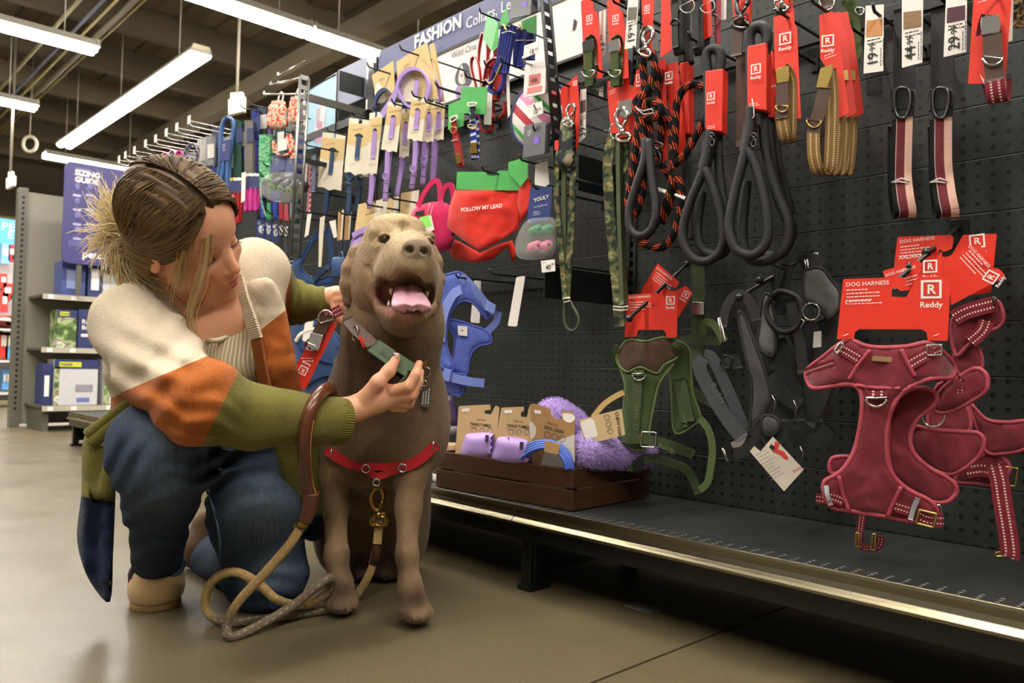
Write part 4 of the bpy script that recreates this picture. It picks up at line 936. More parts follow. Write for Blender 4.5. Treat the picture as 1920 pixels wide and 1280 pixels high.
maroon2(min(Yb[2], 1.5), 'maroon dog harness hung rearmost with the XXL card', [('p', [(1817, 755), (1849, 786), (1890, 792), (1926, 792), (1926, 838), (1880, 850), (1849, 846), (1830, 800)]), ('p', [(1790, 898), (1850, 850), (1880, 858), (1894, 880), (1868, 908), (1830, 906)], -.004), ('s', [(1812, 882), (1842, 878), (1868, 884)], .026, .008), ('b', [(1893, 893)], 26, 34, 8, BRASS)],
        [([(1683, 444), (1784, 440), (1788, 447), (1785, 466), (1770, 472), (1762, 466), (1758, 480), (1782, 482), (1806, 440), (1869, 438), (1858, 548), (1800, 556), (1740, 545), (1676, 500)], (1687, 456), (1832, 452), 0, 2, 4, .024, .006, ('XXL/XXXL', 1685, 486))], 4)
# ---- green
X = waterfall(1295, 488, 1179, 598, ((1287, 495), (1254, 527), (1217, 561), (1180, 597)), 'sloping black waterfall arm with stop balls holding the green harnesses')
pl = PL(1215, 600, onX(1217, 570, X).y-.005, 24)
t = thing('dog_harness', 'olive green dog harness with brown yoke in front on its red card', 'harness', pl.p(1205, 880), 'green harnesses')
htag(pl, [(1177, 552), (1233, 549), (1236, 556), (1230, 570), (1224, 566), (1222, 574), (1237, 577), (1249, 550), (1271, 548), (1269, 632), (1250, 632), (1248, 622), (1242, 618), (1196, 618), (1193, 631), (1171, 632)], t, (1179, 560), (1257, 563), .004, 3, 0, .019, .0052)
off_ = lambda x, y: -.02*abs((x-1205)/55)**2
p_, og = piped(pl, [(1158, 676), (1176, 696), (1201, 690), (1231, 700), (1250, 684), (1264, 680), (1238, 715), (1227, 755), (1219, 800), (1216, 830), (1205, 843), (1182, 840), (1168, 822), (1169, 770), (1172, 720)], OLV, OLVP, t, 'body', off_, .006, .004, .004, 2, .003)
piped(pl, [(1181, 637), (1210, 640), (1242, 633), (1272, 641), (1272, 668), (1245, 684), (1231, 700), (1201, 688), (1175, 697), (1156, 674), (1167, 648)], BRNP, OLVP, t, 'yoke', lambda x, y: off_(x, y)+.003, .006, .004, .004, 3, .0032)
strap(pl, [(1196, 694, .008), (1194, 740, .008), (1191, 790, .008), (1188, 836, .008)], .022, OLVST, t, 'spine_strap', .004); text(pl, 'Reddy', 1196, 786, .010, OLVP, t, rot=88, off=.0125, bold=.015); sqframe(pl, 1198, 730, .011, t, off=.0125, mat=OLVP); sqframe(pl, 1192, 800, .011, t, off=.0125, mat=OLVP)
dring(pl, 1198, 700, 13, 13, t, SILV, .002, .014, a0=0, open_=math.pi); strap(pl, [(1198, 692, .012), (1198, 704, .012)], .024, OLVST, t, 'ring_loop', .004)
strap(pl, [(1154, 818, -.02), (1178, 822, .01), (1216, 824, .012), (1260, 836, .0), (1300, 852, -.03)], .022, OLVST, t, 'girth_strap', .003); sq(pl, (1216, 824), 27, 28, 3, t, SILV, off=.016, r=.0022); text(pl, 'Reddy', 1234, 838, .010, OLVP, t, rot=-18, off=.010, bold=.015)
strap(pl, [(1155, 822, -.02), (1160, 858, -.022), (1185, 876, -.024), (1205, 862, -.02), (1236, 858, -.03)], .02, OLVST, t, 'girth_strap', .003); buckle_clip(pl, [(1186, 862), (1204, 860), (1206, 878), (1190, 882)], BLKG, t, off=-.01)
strap(pl, [(1158, 648, 0), (1152, 662, -.01), (1158, 690, -.03)], .014, OLVST, t, 'shoulder_strap'); strap(pl, [(1262, 640, 0), (1274, 652, -.006), (1270, 672, -.03)], .016, OLVST, t, 'shoulder_strap')
pl = PL(1280, 620, onX(1254, 540, X).y, 20)
t = thing('dog_harness', 'olive green dog harness behind, card tilted, one strap dangling low', 'harness', pl.p(1300, 925), 'green harnesses')
htag(pl, [(1233, 494), (1274, 529), (1266, 541), (1252, 533), (1246, 540), (1266, 546), (1286, 535), (1299, 550), (1271, 596), (1240, 590), (1201, 546)], t, (1230, 503), (1286, 552), 0, -38, -32, .016, .0048)
piped(pl, [(1250, 640), (1290, 650), (1296, 700), (1300, 740), (1313, 780), (1300, 798), (1266, 812), (1260, 760), (1256, 700)], OLV, OLVP, t, 'body', None, .006, .004, .006, 4, .003)
strap(pl, [(1274, 710), (1282, 750), (1290, 790)], .03, OLVST, t, 'spine_strap', .003, off=.008); text(pl, 'Reddy', 1290, 800, .010, OLVP, t, rot=105, off=.012, bold=.015)
strap(pl, [(1310, 782), (1328, 805), (1336, 840), (1332, 880), (1326, 905), (1312, 918)], .016, OLVP, t, 'strap', .003)
strap(pl, [(1308, 492, -.06), (1310, 560, -.06), (1309, 640, -.06), (1302, 690, -.04)], .03, OLVST, t, 'strap', .004); buckle_clip(pl, [(1298, 566), (1320, 566), (1320, 590), (1298, 590)], SILV, t, off=-.05); strap(pl, [(1272, 640), (1300, 636), (1352, 640)], .02, OLVST, t, 'strap', .004, off=-.04); strap(pl, [(1318, 640, -.05), (1322, 606, -.04), (1340, 610, -.03), (1358, 640, -.03)], .018, OLVP, t, 'strap', .004)
strap(pl, [(1230, 860, -.03), (1280, 876, -.04), (1300, 900, -.05), (1310, 925, -.05)], .02, OLVST, t, 'strap', .004); strap(pl, [(1290, 730), (1320, 745), (1345, 760)], .024, OLVST, t, 'strap', .004, off=-.05)
# ---- grey and black
X = waterfall(1500, 488, 1385, 558, ((1424, 526), (1386, 557)), 'sloping black waterfall arm holding the grey and black harnesses')
BWEB = paint('131314', .6, 0, .3, 150, .4); GWEB = paint('3a3c40', .6, 0, .2, 150, .4)
pl = PL(1390, 650, onX(1390, 560, X).y-.005, 20)
t = thing('dog_harness', 'grey webbing dog harness hanging upside down with a white leaflet tied on', 'harness', pl.p(1390, 860), 'grey and black harnesses')
strap(pl, [(1355, 612), (1362, 576), (1380, 552), (1398, 556), (1412, 578), (1418, 600)], .018, BWEB, t, 'neck_strap', .004, edge=False); frame(pl, [(1347, 596), (1350, 594), (1360, 640), (1354, 642)], SILV, t, .0018, 'buckle', .01)
piped(pl, [(1384, 588), (1396, 594), (1418, 650), (1436, 700), (1444, 740), (1436, 770), (1412, 800), (1404, 820), (1408, 770), (1410, 720), (1394, 650)], GRYF, BWEB, t, 'pad', None, .006, .004, .004, 4, .003)
strap(pl, [(1320, 668), (1312, 690), (1330, 730), (1360, 780), (1392, 822)], .026, GWEB, t, 'strap', .004, off=.01); text(pl, 'Reddy', 1330, 722, .012, paint('55585c', .5), t, rot=-58, off=.014, bold=.015)
strap(pl, [(1320, 664), (1336, 672), (1360, 720), (1390, 790), (1398, 818)], .022, GWEB, t, 'strap', .004, off=-.008); strap(pl, [(1350, 690), (1376, 672), (1384, 690)], .018, BWEB, t, 'strap', .004, off=-.02); sq(pl, (1362, 678), 18, 22, 20, t, BLKG, off=0)
strap(pl, [(1372, 836), (1392, 828), (1420, 820)], .014, SILV, t, 'bar_buckle', .003); strap(pl, [(1376, 850), (1400, 842), (1424, 800), (1452, 790), (1456, 812), (1430, 828)], .022, BWEB, t, 'strap', .005)
piped(pl, [(1430, 782), (1450, 780), (1462, 796), (1452, 814), (1432, 812)], GRYF, BWEB, t, 'coiled_end', lambda x, y: .01, .02, .006, 0, 1, .003)
card(pl, [(1449, 818), (1507, 880), (1470, 921), (1406, 846), (1414, 836), (1426, 846)], 'leaflet', paint('cfc4b4', .7), t, .001, .016); lines(pl, 1417, 854, .03, 9, .0065, .0012, paint('8a8078', .7), t, 33, .017); card(pl, [(1454, 826), (1462, 832), (1458, 842), (1470, 846), (1478, 858), (1474, 862), (1462, 852), (1448, 846)], 'red_figure', paint('c8372c', .6), t, .0006, .0168); card(pl, [(1446, 832), (1455, 840), (1450, 846), (1442, 838)], 'block', INK, t, .0006, .0168)
text(pl, 'Reddy', 1488, 886, .005, paint('c8372c', .6), t, rot=35, off=.017)
pl = PL(1480, 600, onX(1440, 520, X).y+.03, 18)
t = thing('dog_harness', 'black dog harness with pale grey chest pads and steel rings', 'harness', pl.p(1490, 800), 'grey and black harnesses')
piped(pl, [(1510, 508), (1540, 503), (1556, 522), (1576, 548), (1572, 580), (1553, 598), (1540, 580), (1512, 562), (1506, 540)], paint('5a5955', .7, 0, .15, 60, .3), BWEB, t, 'chest_pad', lambda x, y: .01, .008, .005, .004, 2, .0035)
piped(pl, [(1430, 560), (1442, 552), (1452, 590), (1456, 640), (1448, 668), (1422, 650), (1424, 610)], paint('5a5955', .7, 0, .15, 60, .3), BWEB, t, 'chest_pad', lambda x, y: .006, .008, .005, .004, 3, .0035)
rope(pl, [(1446, 556), (1462, 546), (1486, 552), (1500, 566), (1502, 596), (1490, 616), (1466, 622), (1446, 606), (1436, 580), (1444, 558)], .006, BWEB, t, 'neck_piping', off=.012)
strap(pl, [(1500, 500, .0), (1520, 488, .01), (1540, 500, .01)], .03, BWEB, t, 'top_strap', .004); card(pl, [(1524, 474), (1534, 473), (1533, 490)], 'label', WHT, t, .001, .004); frame(pl, [(1509, 486), (1513, 486), (1516, 506), (1512, 508)], SILV, t, .0016, 'buckle', .012)
for pts, w, o in (([(1462, 500), (1450, 530), (1440, 560)], .03, 0), ([(1476, 496), (1468, 540), (1462, 590)], .024, -.01), ([(1450, 640), (1470, 690), (1480, 740), (1486, 790)], .05, -.01), ([(1500, 610), (1520, 650), (1530, 720), (1500, 790)], .06, -.02), ([(1540, 600), (1556, 650), (1550, 720), (1520, 780)], .05, -.03), ([(1440, 700), (1470, 740), (1500, 760)], .03, .01), ([(1430, 820), (1470, 810), (1520, 830), (1560, 800)], .028, 0), ([(1480, 560), (1500, 640), (1506, 700)], .02, .01)):
    strap(pl, pts, w, BWEB, t, 'strap', .006, off=o)
dring(pl, 1521, 584, 16, 16, t, SILV, .0018, .02, open_=1.95*math.pi); frame(pl, [(1502, 598), (1508, 602), (1500, 616)], SILV, t, .002, 'bar', .02, False)
for x, y in ((1488, 750), (1448, 740), (1500, 836)): frame(pl, [(x, y), (x+6, y+14), (x+2, y+34)], SILV, t, .0013, 'buckle', .012, False)
card(pl, [(1526, 622), (1540, 620), (1540, 650), (1524, 652)], 'label', paint('bdbab2', .6), t, .001, .01)
frame(pl, [(1354, 840), (1356, 838), (1365, 866), (1363, 868)], SILV, t, .0014, 'buckle', .0)
# ================================================================== wooden crate and its contents
A = onZ(1073, 960, DECK); B = onZ(817, 913, DECK); C3 = onZ(1225, 921, DECK); eu = (B-A); Lu = eu.length; eu.normalize(); ev = (C3-A); Lv = min(ev.length, .30); ev = Vector((-eu.y, eu.x, 0)); ev = ev if ev.y > 0 else -ev
Z = Vector((0, 0, 1)); top = A+Z*.097; HC = .092
k = N('dark_stained_wood'); g = k.noise(7, 6, k.scl(k.obj(), (3, 3, 30))); k.col(k.mix(g, '1a0f09', '54341c')); k.set(.45, 0, .4); k.bump(g, .3, .001); WOOD = k.m
cr = thing('crate', 'dark stained wooden crate of planks on the bottom shelf', 'crate', A+eu*Lu/2+ev*Lv/2)
for (o, d, L, n_) in ((A, eu, Lu, ev), (A+ev*(Lv-.012), eu, Lu, ev), (A+ev*.012, ev, Lv-.024, eu), (A+eu*(Lu-.012)+ev*.012, ev, Lv-.024, eu)):
    for z0, z1 in ((.002, .046), (.050, HC)):
        c = o+d*L/2+n_*.006+Z*(z0+z1)/2; MB().box(c, (L, .011, z1-z0), (d, n_, Z)).build('plank', WOOD, cr, .0012)
for o in (A+eu*.02+ev*.02, A+eu*(Lu-.02)+ev*.02, A+eu*.02+ev*(Lv-.02), A+eu*(Lu-.02)+ev*(Lv-.02)): MB().box(o+Z*.045, (.018, .018, .088), (eu, ev, Z)).build('corner_block', WOOD, cr)
MB().box(A+eu*Lu/2+ev*Lv/2+Z*.006, (Lu-.026, Lv-.026, .006), (eu, ev, Z)).build('bottom_board', WOOD, cr)
yawc = math.degrees(math.atan2(-eu.y, -eu.x)); yawc = math.degrees(math.atan2((-eu).y, (-eu).x))
def inpl(x, y, d):   # plane parallel to the crate front, d behind it
    P0 = A+ev*d; r_ = ray(x, y); n_ = ev; q = CC+r_*((P0-CC).dot(n_)/r_.dot(n_)); pl = PL(x, y, 1.4, yawc); pl.o = q; return pl
def tumble(d, pts, lab, tx, cup, yo=0):
    pl = inpl(880, 850, d); t = thing('toy_pack', lab, 'toy', pl.p(sum(p[0] for p in pts)/len(pts), 905), 'lilac tumbler toy packs')
    card(pl, pts, 'card', paint('c2a375', .75, 0, .06, 150), t, .0015, 0, 2); text(pl, 'Wild One', tx+10, 788+yo, .0055, INK, t); text(pl, 'TENNIS TUMBLE', tx-3, 797+yo, .0072, INK, t, bold=.015); lines(pl, tx-3, 801+yo, .04, 1, .003, .0012, INK, t)
    for i in range(3): frame(pl, [(tx+5+i*15+5*math.cos(a), 807+yo+5*math.sin(a)) for a in [j*.7 for j in range(9)]], INK, t, .0004, 'icon', .001)
    card(pl, [(pts[0][0]+6, pts[0][1]+5), (pts[0][0]+20, pts[0][1]+4), (pts[0][0]+20, pts[0][1]+10), (pts[0][0]+6, pts[0][1]+11)], 'price_sticker', WHT, t, .0005, .0008)
    m = MB(); panel(m, pl, sm(cup), lambda x, y: .012, .03, .022, 22, 7); m.build('toy_cup', LIL, t)
    c = cup[1]; card(pl, [(cup[2][0]-10, cup[2][1]+4), (cup[2][0]-4, cup[2][1]+5), (cup[2][0]-6, cup[2][1]+18), (cup[2][0]-11, cup[2][1]+17)], 'slot', paint('3d3550', .8), t, .002, .036)
tumble(.035, [(860, 761), (918, 758), (920, 768), (908, 769), (908, 775), (920, 777), (929, 760), (936, 764), (925, 905), (850, 900)], 'lilac tumbler toy on tan card, further along the crate', 884, [(871, 820), (882, 812), (920, 811), (926, 820), (920, 862), (866, 858)])
tumble(.028, [(940, 764), (982, 762), (982, 770), (976, 773), (976, 781), (988, 782), (992, 762), (995, 766), (1001, 905), (915, 905)], 'lilac tumbler toy on tan card beside the leash pack', 953, [(930, 826), (945, 818), (985, 824), (994, 838), (990, 872), (924, 868)], 3)
pl = inpl(1040, 850, .02)
t = thing('leash_pack', 'coiled blue dog leash on a brown card in the crate', 'leash', pl.p(1040, 905))
card(pl, [(993, 758), (1000, 756), (1032, 766), (1032, 776), (1042, 786), (1054, 784), (1053, 768), (1072, 772), (1077, 778), (1078, 866), (1066, 880), (1004, 900)], 'card', paint('a57d50', .75, 0, .08, 150), t, .0015, 0, 3)
card(pl, [(1046, 826), (1077, 814), (1077, 866), (1064, 878), (1012, 880), (1020, 850)], 'card_print', paint('cfc8be', .7), t, .0006, .0008); card(pl, sm([(993, 790), (1004, 800), (1004, 815), (995, 822)]), 'card_print', paint('cfc8be', .7), t, .0006, .0008)
text(pl, 'Wild One', 1026, 795, .0055, INK, t, rot=-5); text(pl, 'DOG LEASH', 1020, 803, .0075, INK, t, bold=.015, rot=-8); card(pl, [(1002, 768), (1014, 770), (1014, 776), (1002, 774)], 'price_sticker', WHT, t, .0005, .0008); card(pl, sm([(1055, 775), (1072, 776), (1078, 784), (1070, 792), (1058, 788)]), 'sticker', WHT, t, .0005, .0008)
for i in range(3): frame(pl, [(1026+i*14+6*math.cos(a), 814+i*4+6*math.sin(a)) for a in [j*.7 for j in range(9)]], INK, t, .0004, 'icon', .001)
for i in range(4): rope(pl, [(966+i*4, 856+i), (985+i*3, 838+i*3), (1012+i, 828+i*4), (1042-i, 830+i*4), (1066-i*3, 850+i*4), (1074-i*4, 880)], .0045, paint('3f5fb8', .45), t, 'leash_coil', off=.012+.004*i)
card(pl, [(1022, 826), (1050, 832), (1046, 852), (1020, 846)], 'paper_band', paint('b98f5c', .7), t, .003, .03)
# plush toys
def fuzz(P): return (.0016*np.sin(P[:, 0]*900)*np.sin(P[:, 1]*850)*np.sin(P[:, 2]*880)).astype(np.float32)
def plush(prims, lab, tufts, seed):
    V, F = blob(prims, .0035, 0, fuzz); o = npmesh('plush_toy', V, F, LILF); tag(o, lab, 'toy', 'lilac plush toys')
    rg_ = random.Random(seed); m = MB(); nrm = {}
    from_c = V.mean(0)
    o.data.update(); vn = [v.normal.copy() for v in o.data.vertices]
    for i in rg_.sample(range(len(V)), min(tufts, len(V))):
        p = Vector(V[i]); n_ = vn[i]; d = (n_+Vector((rg_.gauss(0, .35), rg_.gauss(0, .35), rg_.gauss(0, .35)))).normalized(); m.tube([p-n_*.001, p+d*.004, p+d*.007+Vector((0, 0, -.0008))], [.0009, .0007, .0002], 3, cap=False)
    q = m.build('pile', LILF, o); q['kind'] = 'stuff'; return o
Dp = (inpl(1040, 790, .12).o-CC).dot(CF)
plush([ell(T(1040, 785, Dp), (.05, .05, .05), k=.02), ell(T(1062, 800, Dp+.02), (.055, .05, .05), k=.02), ell(T(1030, 850, Dp), (.05, .06, .05), k=.03)], 'round lilac plush toy standing behind the leash pack', 2600, 1)
Dp2 = (inpl(1130, 840, .10).o-CC).dot(CF)
o = plush([cone(T(1105, 848, Dp2-.02), T(1180, 850, Dp2+.05), .034, .034, .02), ell(T(1112, 835, Dp2), (.04, .04, .04), k=.02), ell(T(1200, 845, Dp2+.05), (.038, .038, .038), k=.02)], 'lilac plush chew toy with a tan tag behind the green harness', 2200, 2)
pl = PL(1130, 800, D=Dp2-.045, yaw=30); card(pl, [(1085, 787), (1166, 766), (1172, 815), (1097, 834)], 'tag', paint('cdb084', .75, 0, .06, 150), o, .001, 0, 2)
card(pl, rnd([(1087, 790), (1112, 783), (1122, 818), (1098, 826)], 8), 'tag_print', WHT, o, .0006, .0008); text(pl, 'CHEW CHAIN', 1153, 772, .007, INK, o, rot=-80, off=.001, bold=.015)
for i in range(3): frame(pl, [(1138+i*3+5*math.cos(a), 782+i*13+5*math.sin(a)) for a in [j*.7 for j in range(9)]], INK, o, .0004, 'icon', .001)
strap(pl, [(1112, 782), (1130, 760), (1150, 745), (1170, 735)], .012, paint('c6a56a', .7), o, 'loop', .001, off=-.002)
# ---- periwinkle harness
pl = PL(870, 620, 1.40, 30); hook(858, 520, 1.36)
t = thing('dog_harness', 'periwinkle blue dog harness hanging by the dog', 'harness', pl.p(868, 742))
of = lambda x, y: -.035*max(0, min(1, (x-880)/50))+.01
piped(pl, [(825, 526), (845, 513), (866, 512), (890, 534), (908, 562), (922, 584), (914, 598), (905, 590), (893, 574), (876, 564), (860, 568), (847, 584), (839, 610), (837, 640), (841, 662), (852, 690), (834, 692), (816, 664), (812, 610), (820, 565)], PERI, PERIP, t, 'neck_pad', of, .008, .006, .004, 2, .0034)
piped(pl, [(842, 600), (862, 602), (885, 610), (908, 618), (921, 632), (920, 644), (900, 648), (886, 660), (879, 680), (875, 702), (855, 700), (842, 688), (849, 670), (853, 648), (851, 628), (844, 614)], PERI, PERIP, t, 'chest_pad', lambda x, y: -.02, .007, .005, .004, 3, .0034)
piped(pl, [(830, 690), (850, 700), (873, 704), (869, 734), (857, 741), (844, 736), (830, 716)], PERI, PERIP, t, 'belly_pad', lambda x, y: -.012, .007, .005, .002, 4, .0034)
strap(pl, [(826, 640, .02), (832, 590, .022), (850, 552, .02), (872, 540, .012)], .026, PERIW, t, 'strap', .003); strap(pl, [(862, 516, .016), (886, 538, .012), (905, 562, 0), (926, 588, -.01)], .022, PERIW, t, 'strap', .003); strap(pl, [(934, 584, -.012), (930, 604, -.02), (912, 622, -.03), (896, 632, -.03)], .02, PERIW, t, 'strap', .003)
strap(pl, [(829, 700, .006), (850, 708, .01), (880, 715, .004), (908, 718, -.01)], .024, PERIW, t, 'girth_strap', .004); buckle_clip(pl, [(912, 562), (930, 572), (926, 590), (908, 580)], PERIW, t, off=.002); buckle_clip(pl, [(833, 690), (846, 694), (842, 716), (830, 712)], PERIW, t, off=.02)
card(pl, [(858, 610), (876, 612), (876, 630), (859, 628)], 'brand_label', WHT, t, .0008, -.008); text(pl, 'W', 864, 621, .005, INK, t, off=-.0075, bold=.03)
# blank strips on the rail
for x, Y, pts in ((892, 1.50, [(889, 525), (902, 525), (899, 606), (882, 604)]), (968, 1.42, [(968, 519), (985, 517), (969, 612), (952, 611)])):
    pl = PL(x, 560, Y, 20); o = tag(MB().slab(pl.P(rnd(pts, 3)), pl.n, .0012).build('price_strip', WHT), 'blank white price strip hanging behind the periwinkle harness' if x < 930 else 'blank white price strip hanging alone on a peg hook', 'price tag')
hook(922, 513, 1.38, mat=GUN)
pl = PL(845, 770, 1.45, 25); t = thing('treat_bottle', 'purple translucent bottle with a pale base on the shelf behind the dog', 'bottle', pl.p(842, 830)); base = pl.p(842, 812)
MB().lathe(base, (0, 0, 1), [(.028, 0), (.028, .02), (.026, .022)], 18).build('base', paint('c9c4cc', .5), t); MB().lathe(base+Z*.022, (0, 0, 1), [(.026, 0), (.027, .02), (.022, .05), (.014, .07), (.012, .085), (.003, .088)], 18).build('body', paint('6a5480', .25, 0, .15, 30), t)
p0 = onZ(808, 905, DECK); t = thing('jar', 'white jar with tan label on the shelf beside the crate', 'jar', p0+Vector((0, .05, 0))); MB().lathe(p0+Vector((0, .05, 0)), (0, 0, 1), [(.034, 0), (.036, .006), (.036, .02), (.035, .022)], 20).build('base', WHT, t); MB().lathe(p0+Vector((0, .05, .022)), (0, 0, 1), [(.0355, 0), (.0355, .075), (.03, .08)], 20).build('label_band', paint('b89a78', .7), t)
# ================================================================== bay under the header sign
SLATE = paint('5a5f86', .5, 0, .06, 8); pl = PL(800, 60, 1.612)
t = thing('header_sign', 'slate blue FASHION Collars, Leashes header sign on top of the pegboard', 'sign', (-1.9, 1.62, 1.557)); MB().bx((-2.475, 1.614, 1.557), (-1.305, 1.62, 1.661)).build('panel', SLATE, t, .002)
text(pl, 'FASHION', 776, 91, .043, PW, t, bold=.035, off=.002, wid=1.02); text(pl, 'Collars, Leashes', 873, 55, .036, PW, t, off=.002, wid=.96)
MB().bx((-2.48, 1.613, 1.548), (-1.305, 1.622, 1.557)).build('rail', BLK, t)
t = thing('sign_panel', 'grey lavender end panel beside the header sign', 'sign', (-2.62, 1.6, 1.5)); MB().bx((-2.74, 1.6, 1.50), (-2.525, 1.606, 1.655)).build('panel', paint('8285a0', .4), t); MB().bx((-2.527, 1.596, 1.45), (-2.515, 1.62, 1.66)).build('post', metal('b8b6b4', .4), t)
t = thing('poster', 'white poster with a black-and-white dog beside the red leashes', 'poster', (-1.8, 1.62, 1.375)); MB().bx((-2.122, 1.616, 1.372), (-1.46, 1.622, 1.548)).build('board', paint('e3dfdc', .5), t); pl = PL(880, 140, 1.615)
for a in ((-2.13, 1.372, -2.12, 1.55), (-2.13, 1.366, -1.46, 1.374)): MB().bx((a[0], 1.612, a[1]), (a[2], 1.62, a[3])).build('frame', BLK, t)
text(pl, 'Wild One', 846, 111, .022, paint('5a5a5e', .6), t, off=.001); card(pl, sm([(868, 118), (878, 122), (884, 140), (880, 158), (868, 160), (856, 158), (853, 146), (858, 130)]), 'dog_print', paint('55555a', .7), t, .0004, .0012); card(pl, sm([(866, 122), (870, 140), (872, 155), (864, 158), (859, 150), (862, 132)]), 'dog_print', paint('d8d4d2', .7), t, .0004, .0018); card(pl, sm([(864, 138), (868, 140), (867, 144), (863, 143)]), 'dog_print', paint('b08a84', .7), t, .0004, .0024); card(pl, sm([(855, 165), (870, 160), (880, 164), (878, 182), (858, 186)]), 'dog_print', paint('a48cc0', .7), t, .0004, .0012)
card(pl, [(1076, 35), (1082, 40), (1078, 55), (1073, 58)], 'dog_print', INK, t, .0004, .0012)
pl = PL(600, 200, 1.60)
t = thing('poster', 'pale blue poster with a blurred standing dog on the far bay', 'poster', pl.p(600, 282)); card(pl, [(572, 172), (633, 137), (630, 270), (570, 283)], 'board', paint('9cc6dc', .4), t, .004); frame(pl, [(572, 172), (633, 137), (630, 270), (570, 283)], metal('8a8a88', .4), t, .006, 'frame')
for pts, c in ((sm([(598, 200), (606, 196), (611, 204), (608, 228), (604, 262), (592, 268), (590, 240), (594, 218)]), 'd9cfd2'), (sm([(594, 205), (600, 204), (598, 224), (593, 226)]), 'b3a7a6'), (sm([(594, 228), (604, 228), (602, 240), (594, 240)]), 'b78aa6'), (sm([(590, 258), (602, 254), (604, 262), (592, 266)]), 'c48ab8')): card(pl, pts, 'dog_print', paint(c, .6), t, .0004, .001 if c == 'd9cfd2' else .002)
st = thing('slotted_strip', 'slotted steel strip with chrome double hooks beside the orange floral bags', 'upright', onX(553, 480, -2.545)); top = onX(571, 146, -2.545); bot = onX(553, 480, -2.545); d_ = bot-top; m = MB(); w = Vector((0, .016, 0))
for s_ in (-1, 1): m.tube([top+w*s_, bot+w*s_], .006, 4)
for i in range(19): m.box(top+d_*(i/18), (.004, .034, .016))
m.build('strip', metal('8b8a86', .4), st); a = onX(574, 178, -2.545); MB().bx((-2.55, a.y, a.z-.02), (-2.54, YW-.002, a.z+.006)).build('arm', paint('4b4740', .4), st); a = onX(572, 300, -2.545); MB().bx((-2.55, a.y, a.z-.01), (-2.54, YW-.002, a.z+.006)).build('arm', BLK, st)
for i, (x, y) in enumerate(((522, 142), (508, 160), (523, 158), (496, 178))):
    a = onX(x, y, -2.75+.03*i); MB().tube([Vector((-2.548, top.y, a.z)), a+Vector((.01, 0, 0)), a, a+Vector((-.004, 0, .014))], .0035, 6).build('chrome_hook', SILV, st)
# ---- collars on tan and cream cards
def wo(Y, q, col, lab, below, w=.016, buckle=None, yaw=20, grp='collars on tan-and-cream cards', tone=TAN):
    pl = PL(q[0][0], q[0][1], Y, yaw); t = thing('dog_collar', lab, 'collar', pl.p(*below[-1][:2]), grp)
    def m_(u, v): return ((q[0][0]*(1-v)+q[3][0]*v)*(1-u)+(q[1][0]*(1-v)+q[2][0]*v)*u, (q[0][1]*(1-v)+q[3][1]*v)*(1-u)+(q[1][1]*(1-v)+q[2][1]*v)*u)
    card(pl, [m_(0, 0), m_(.42, 0), m_(.42, .08), m_(.58, .08), m_(.58, 0), m_(1, 0), m_(1, .97), m_(.72, .96), m_(.5, 1), m_(.28, .96), m_(0, .97)], 'card', CREAM, t, .0015, 0)
    card(pl, [m_(0, .09), m_(1, .09), m_(1, .42), m_(.6, .5), m_(0, .46)], 'card_print', tone, t, .0005, .0006); card(pl, sm([m_(.3, .30), m_(.5, .25), m_(.7, .30), m_(.5, .33)]), 'slot', INK, t, .0004, .001)
    text(pl, 'DOG COLLAR', *m_(.2, .22), .0045, INK, t, off=.0016); lines(pl, *m_(.2, .82), .03, 2, .004, .001, paint('8a7a60', .7), t)
    strap(pl, [m_(.5, .29), m_(.5, .45), m_(.5, .72)], w, col, t, 'band', .003, off=.003)
    fold(pl, [m_(.48, .9)+(-.004,)]+[p+((-.004-.002*i),) for i, p in enumerate(below)]+[(below[-1][0]+2, below[-1][1]-6, -.016), (below[0][0]+4, below[0][1], -.02)], w, col, t, 'band')
    if buckle: sq(pl, buckle, 13, 17, 8, t, GUN, off=.002, r=.0016); dring(pl, buckle[0]+1, buckle[1]-22, 6, 7, t, col, .002, .002, 'keeper_loop', 1.95*math.pi)
    return pl, t
wo(1.44, [(605, 248), (648, 251), (639, 361), (594, 353)], NAVYR, 'navy dog collar on a wide tan card beside the slotted strip', [(613, 360), (611, 385), (608, 404)], .018)
wo(1.41, [(655, 221), (697, 226), (687, 331), (645, 326)], NAVYR, 'navy dog collar with steel buckle on tan card', [(655, 330), (655, 365), (652, 400)], .018, (654, 352))
wo(1.45, [(668, 240), (698, 240), (690, 335), (664, 332)], NAVYR, 'navy dog collar hanging behind the buckled navy one', [(672, 332), (672, 360), (668, 396)], .018, (673, 356))
wo(1.38, [(693, 212), (718, 208), (706, 330), (687, 329)], LIL, 'lilac dog collar on a narrow turned card next to the navy collars', [(697, 328), (696, 360), (692, 388)], .015, None, 40)
wo(1.37, [(728, 190), (754, 194), (744, 288), (714, 283)], LIL, 'lilac dog collar with steel buckle on the frontmost tan card', [(727, 285), (725, 330), (722, 372)], .017, (723, 352))
wo(1.42, [(752, 205), (772, 202), (766, 296), (748, 298)], LIL, 'lilac dog collar half hidden between two lilac collars', [(754, 296), (750, 330), (744, 364)], .014, None, 35)
wo(1.37, [(772, 178), (800, 186), (791, 268), (763, 262)], LIL, 'lilac dog collar hanging left of the two rear lilac ones', [(779, 266), (777, 310), (772, 350)], .016, (774, 338))
wo(1.41, [(796, 190), (816, 190), (812, 268), (792, 267)], LIL, 'lilac dog collar second on its hook with a dark buckle', [(796, 270), (795, 305), (792, 342)], .015, (794, 322), 30)
wo(1.45, [(814, 186), (834, 196), (831, 264), (811, 263)], LIL, 'lilac dog collar rearmost on its hook near the green cards', [(814, 266), (813, 300), (811, 338)], .015, None, 30)
for x, y in ((617, 246), (664, 217), (702, 206), (738, 194), (776, 180), (800, 192)): hook(x, y, 1.355)
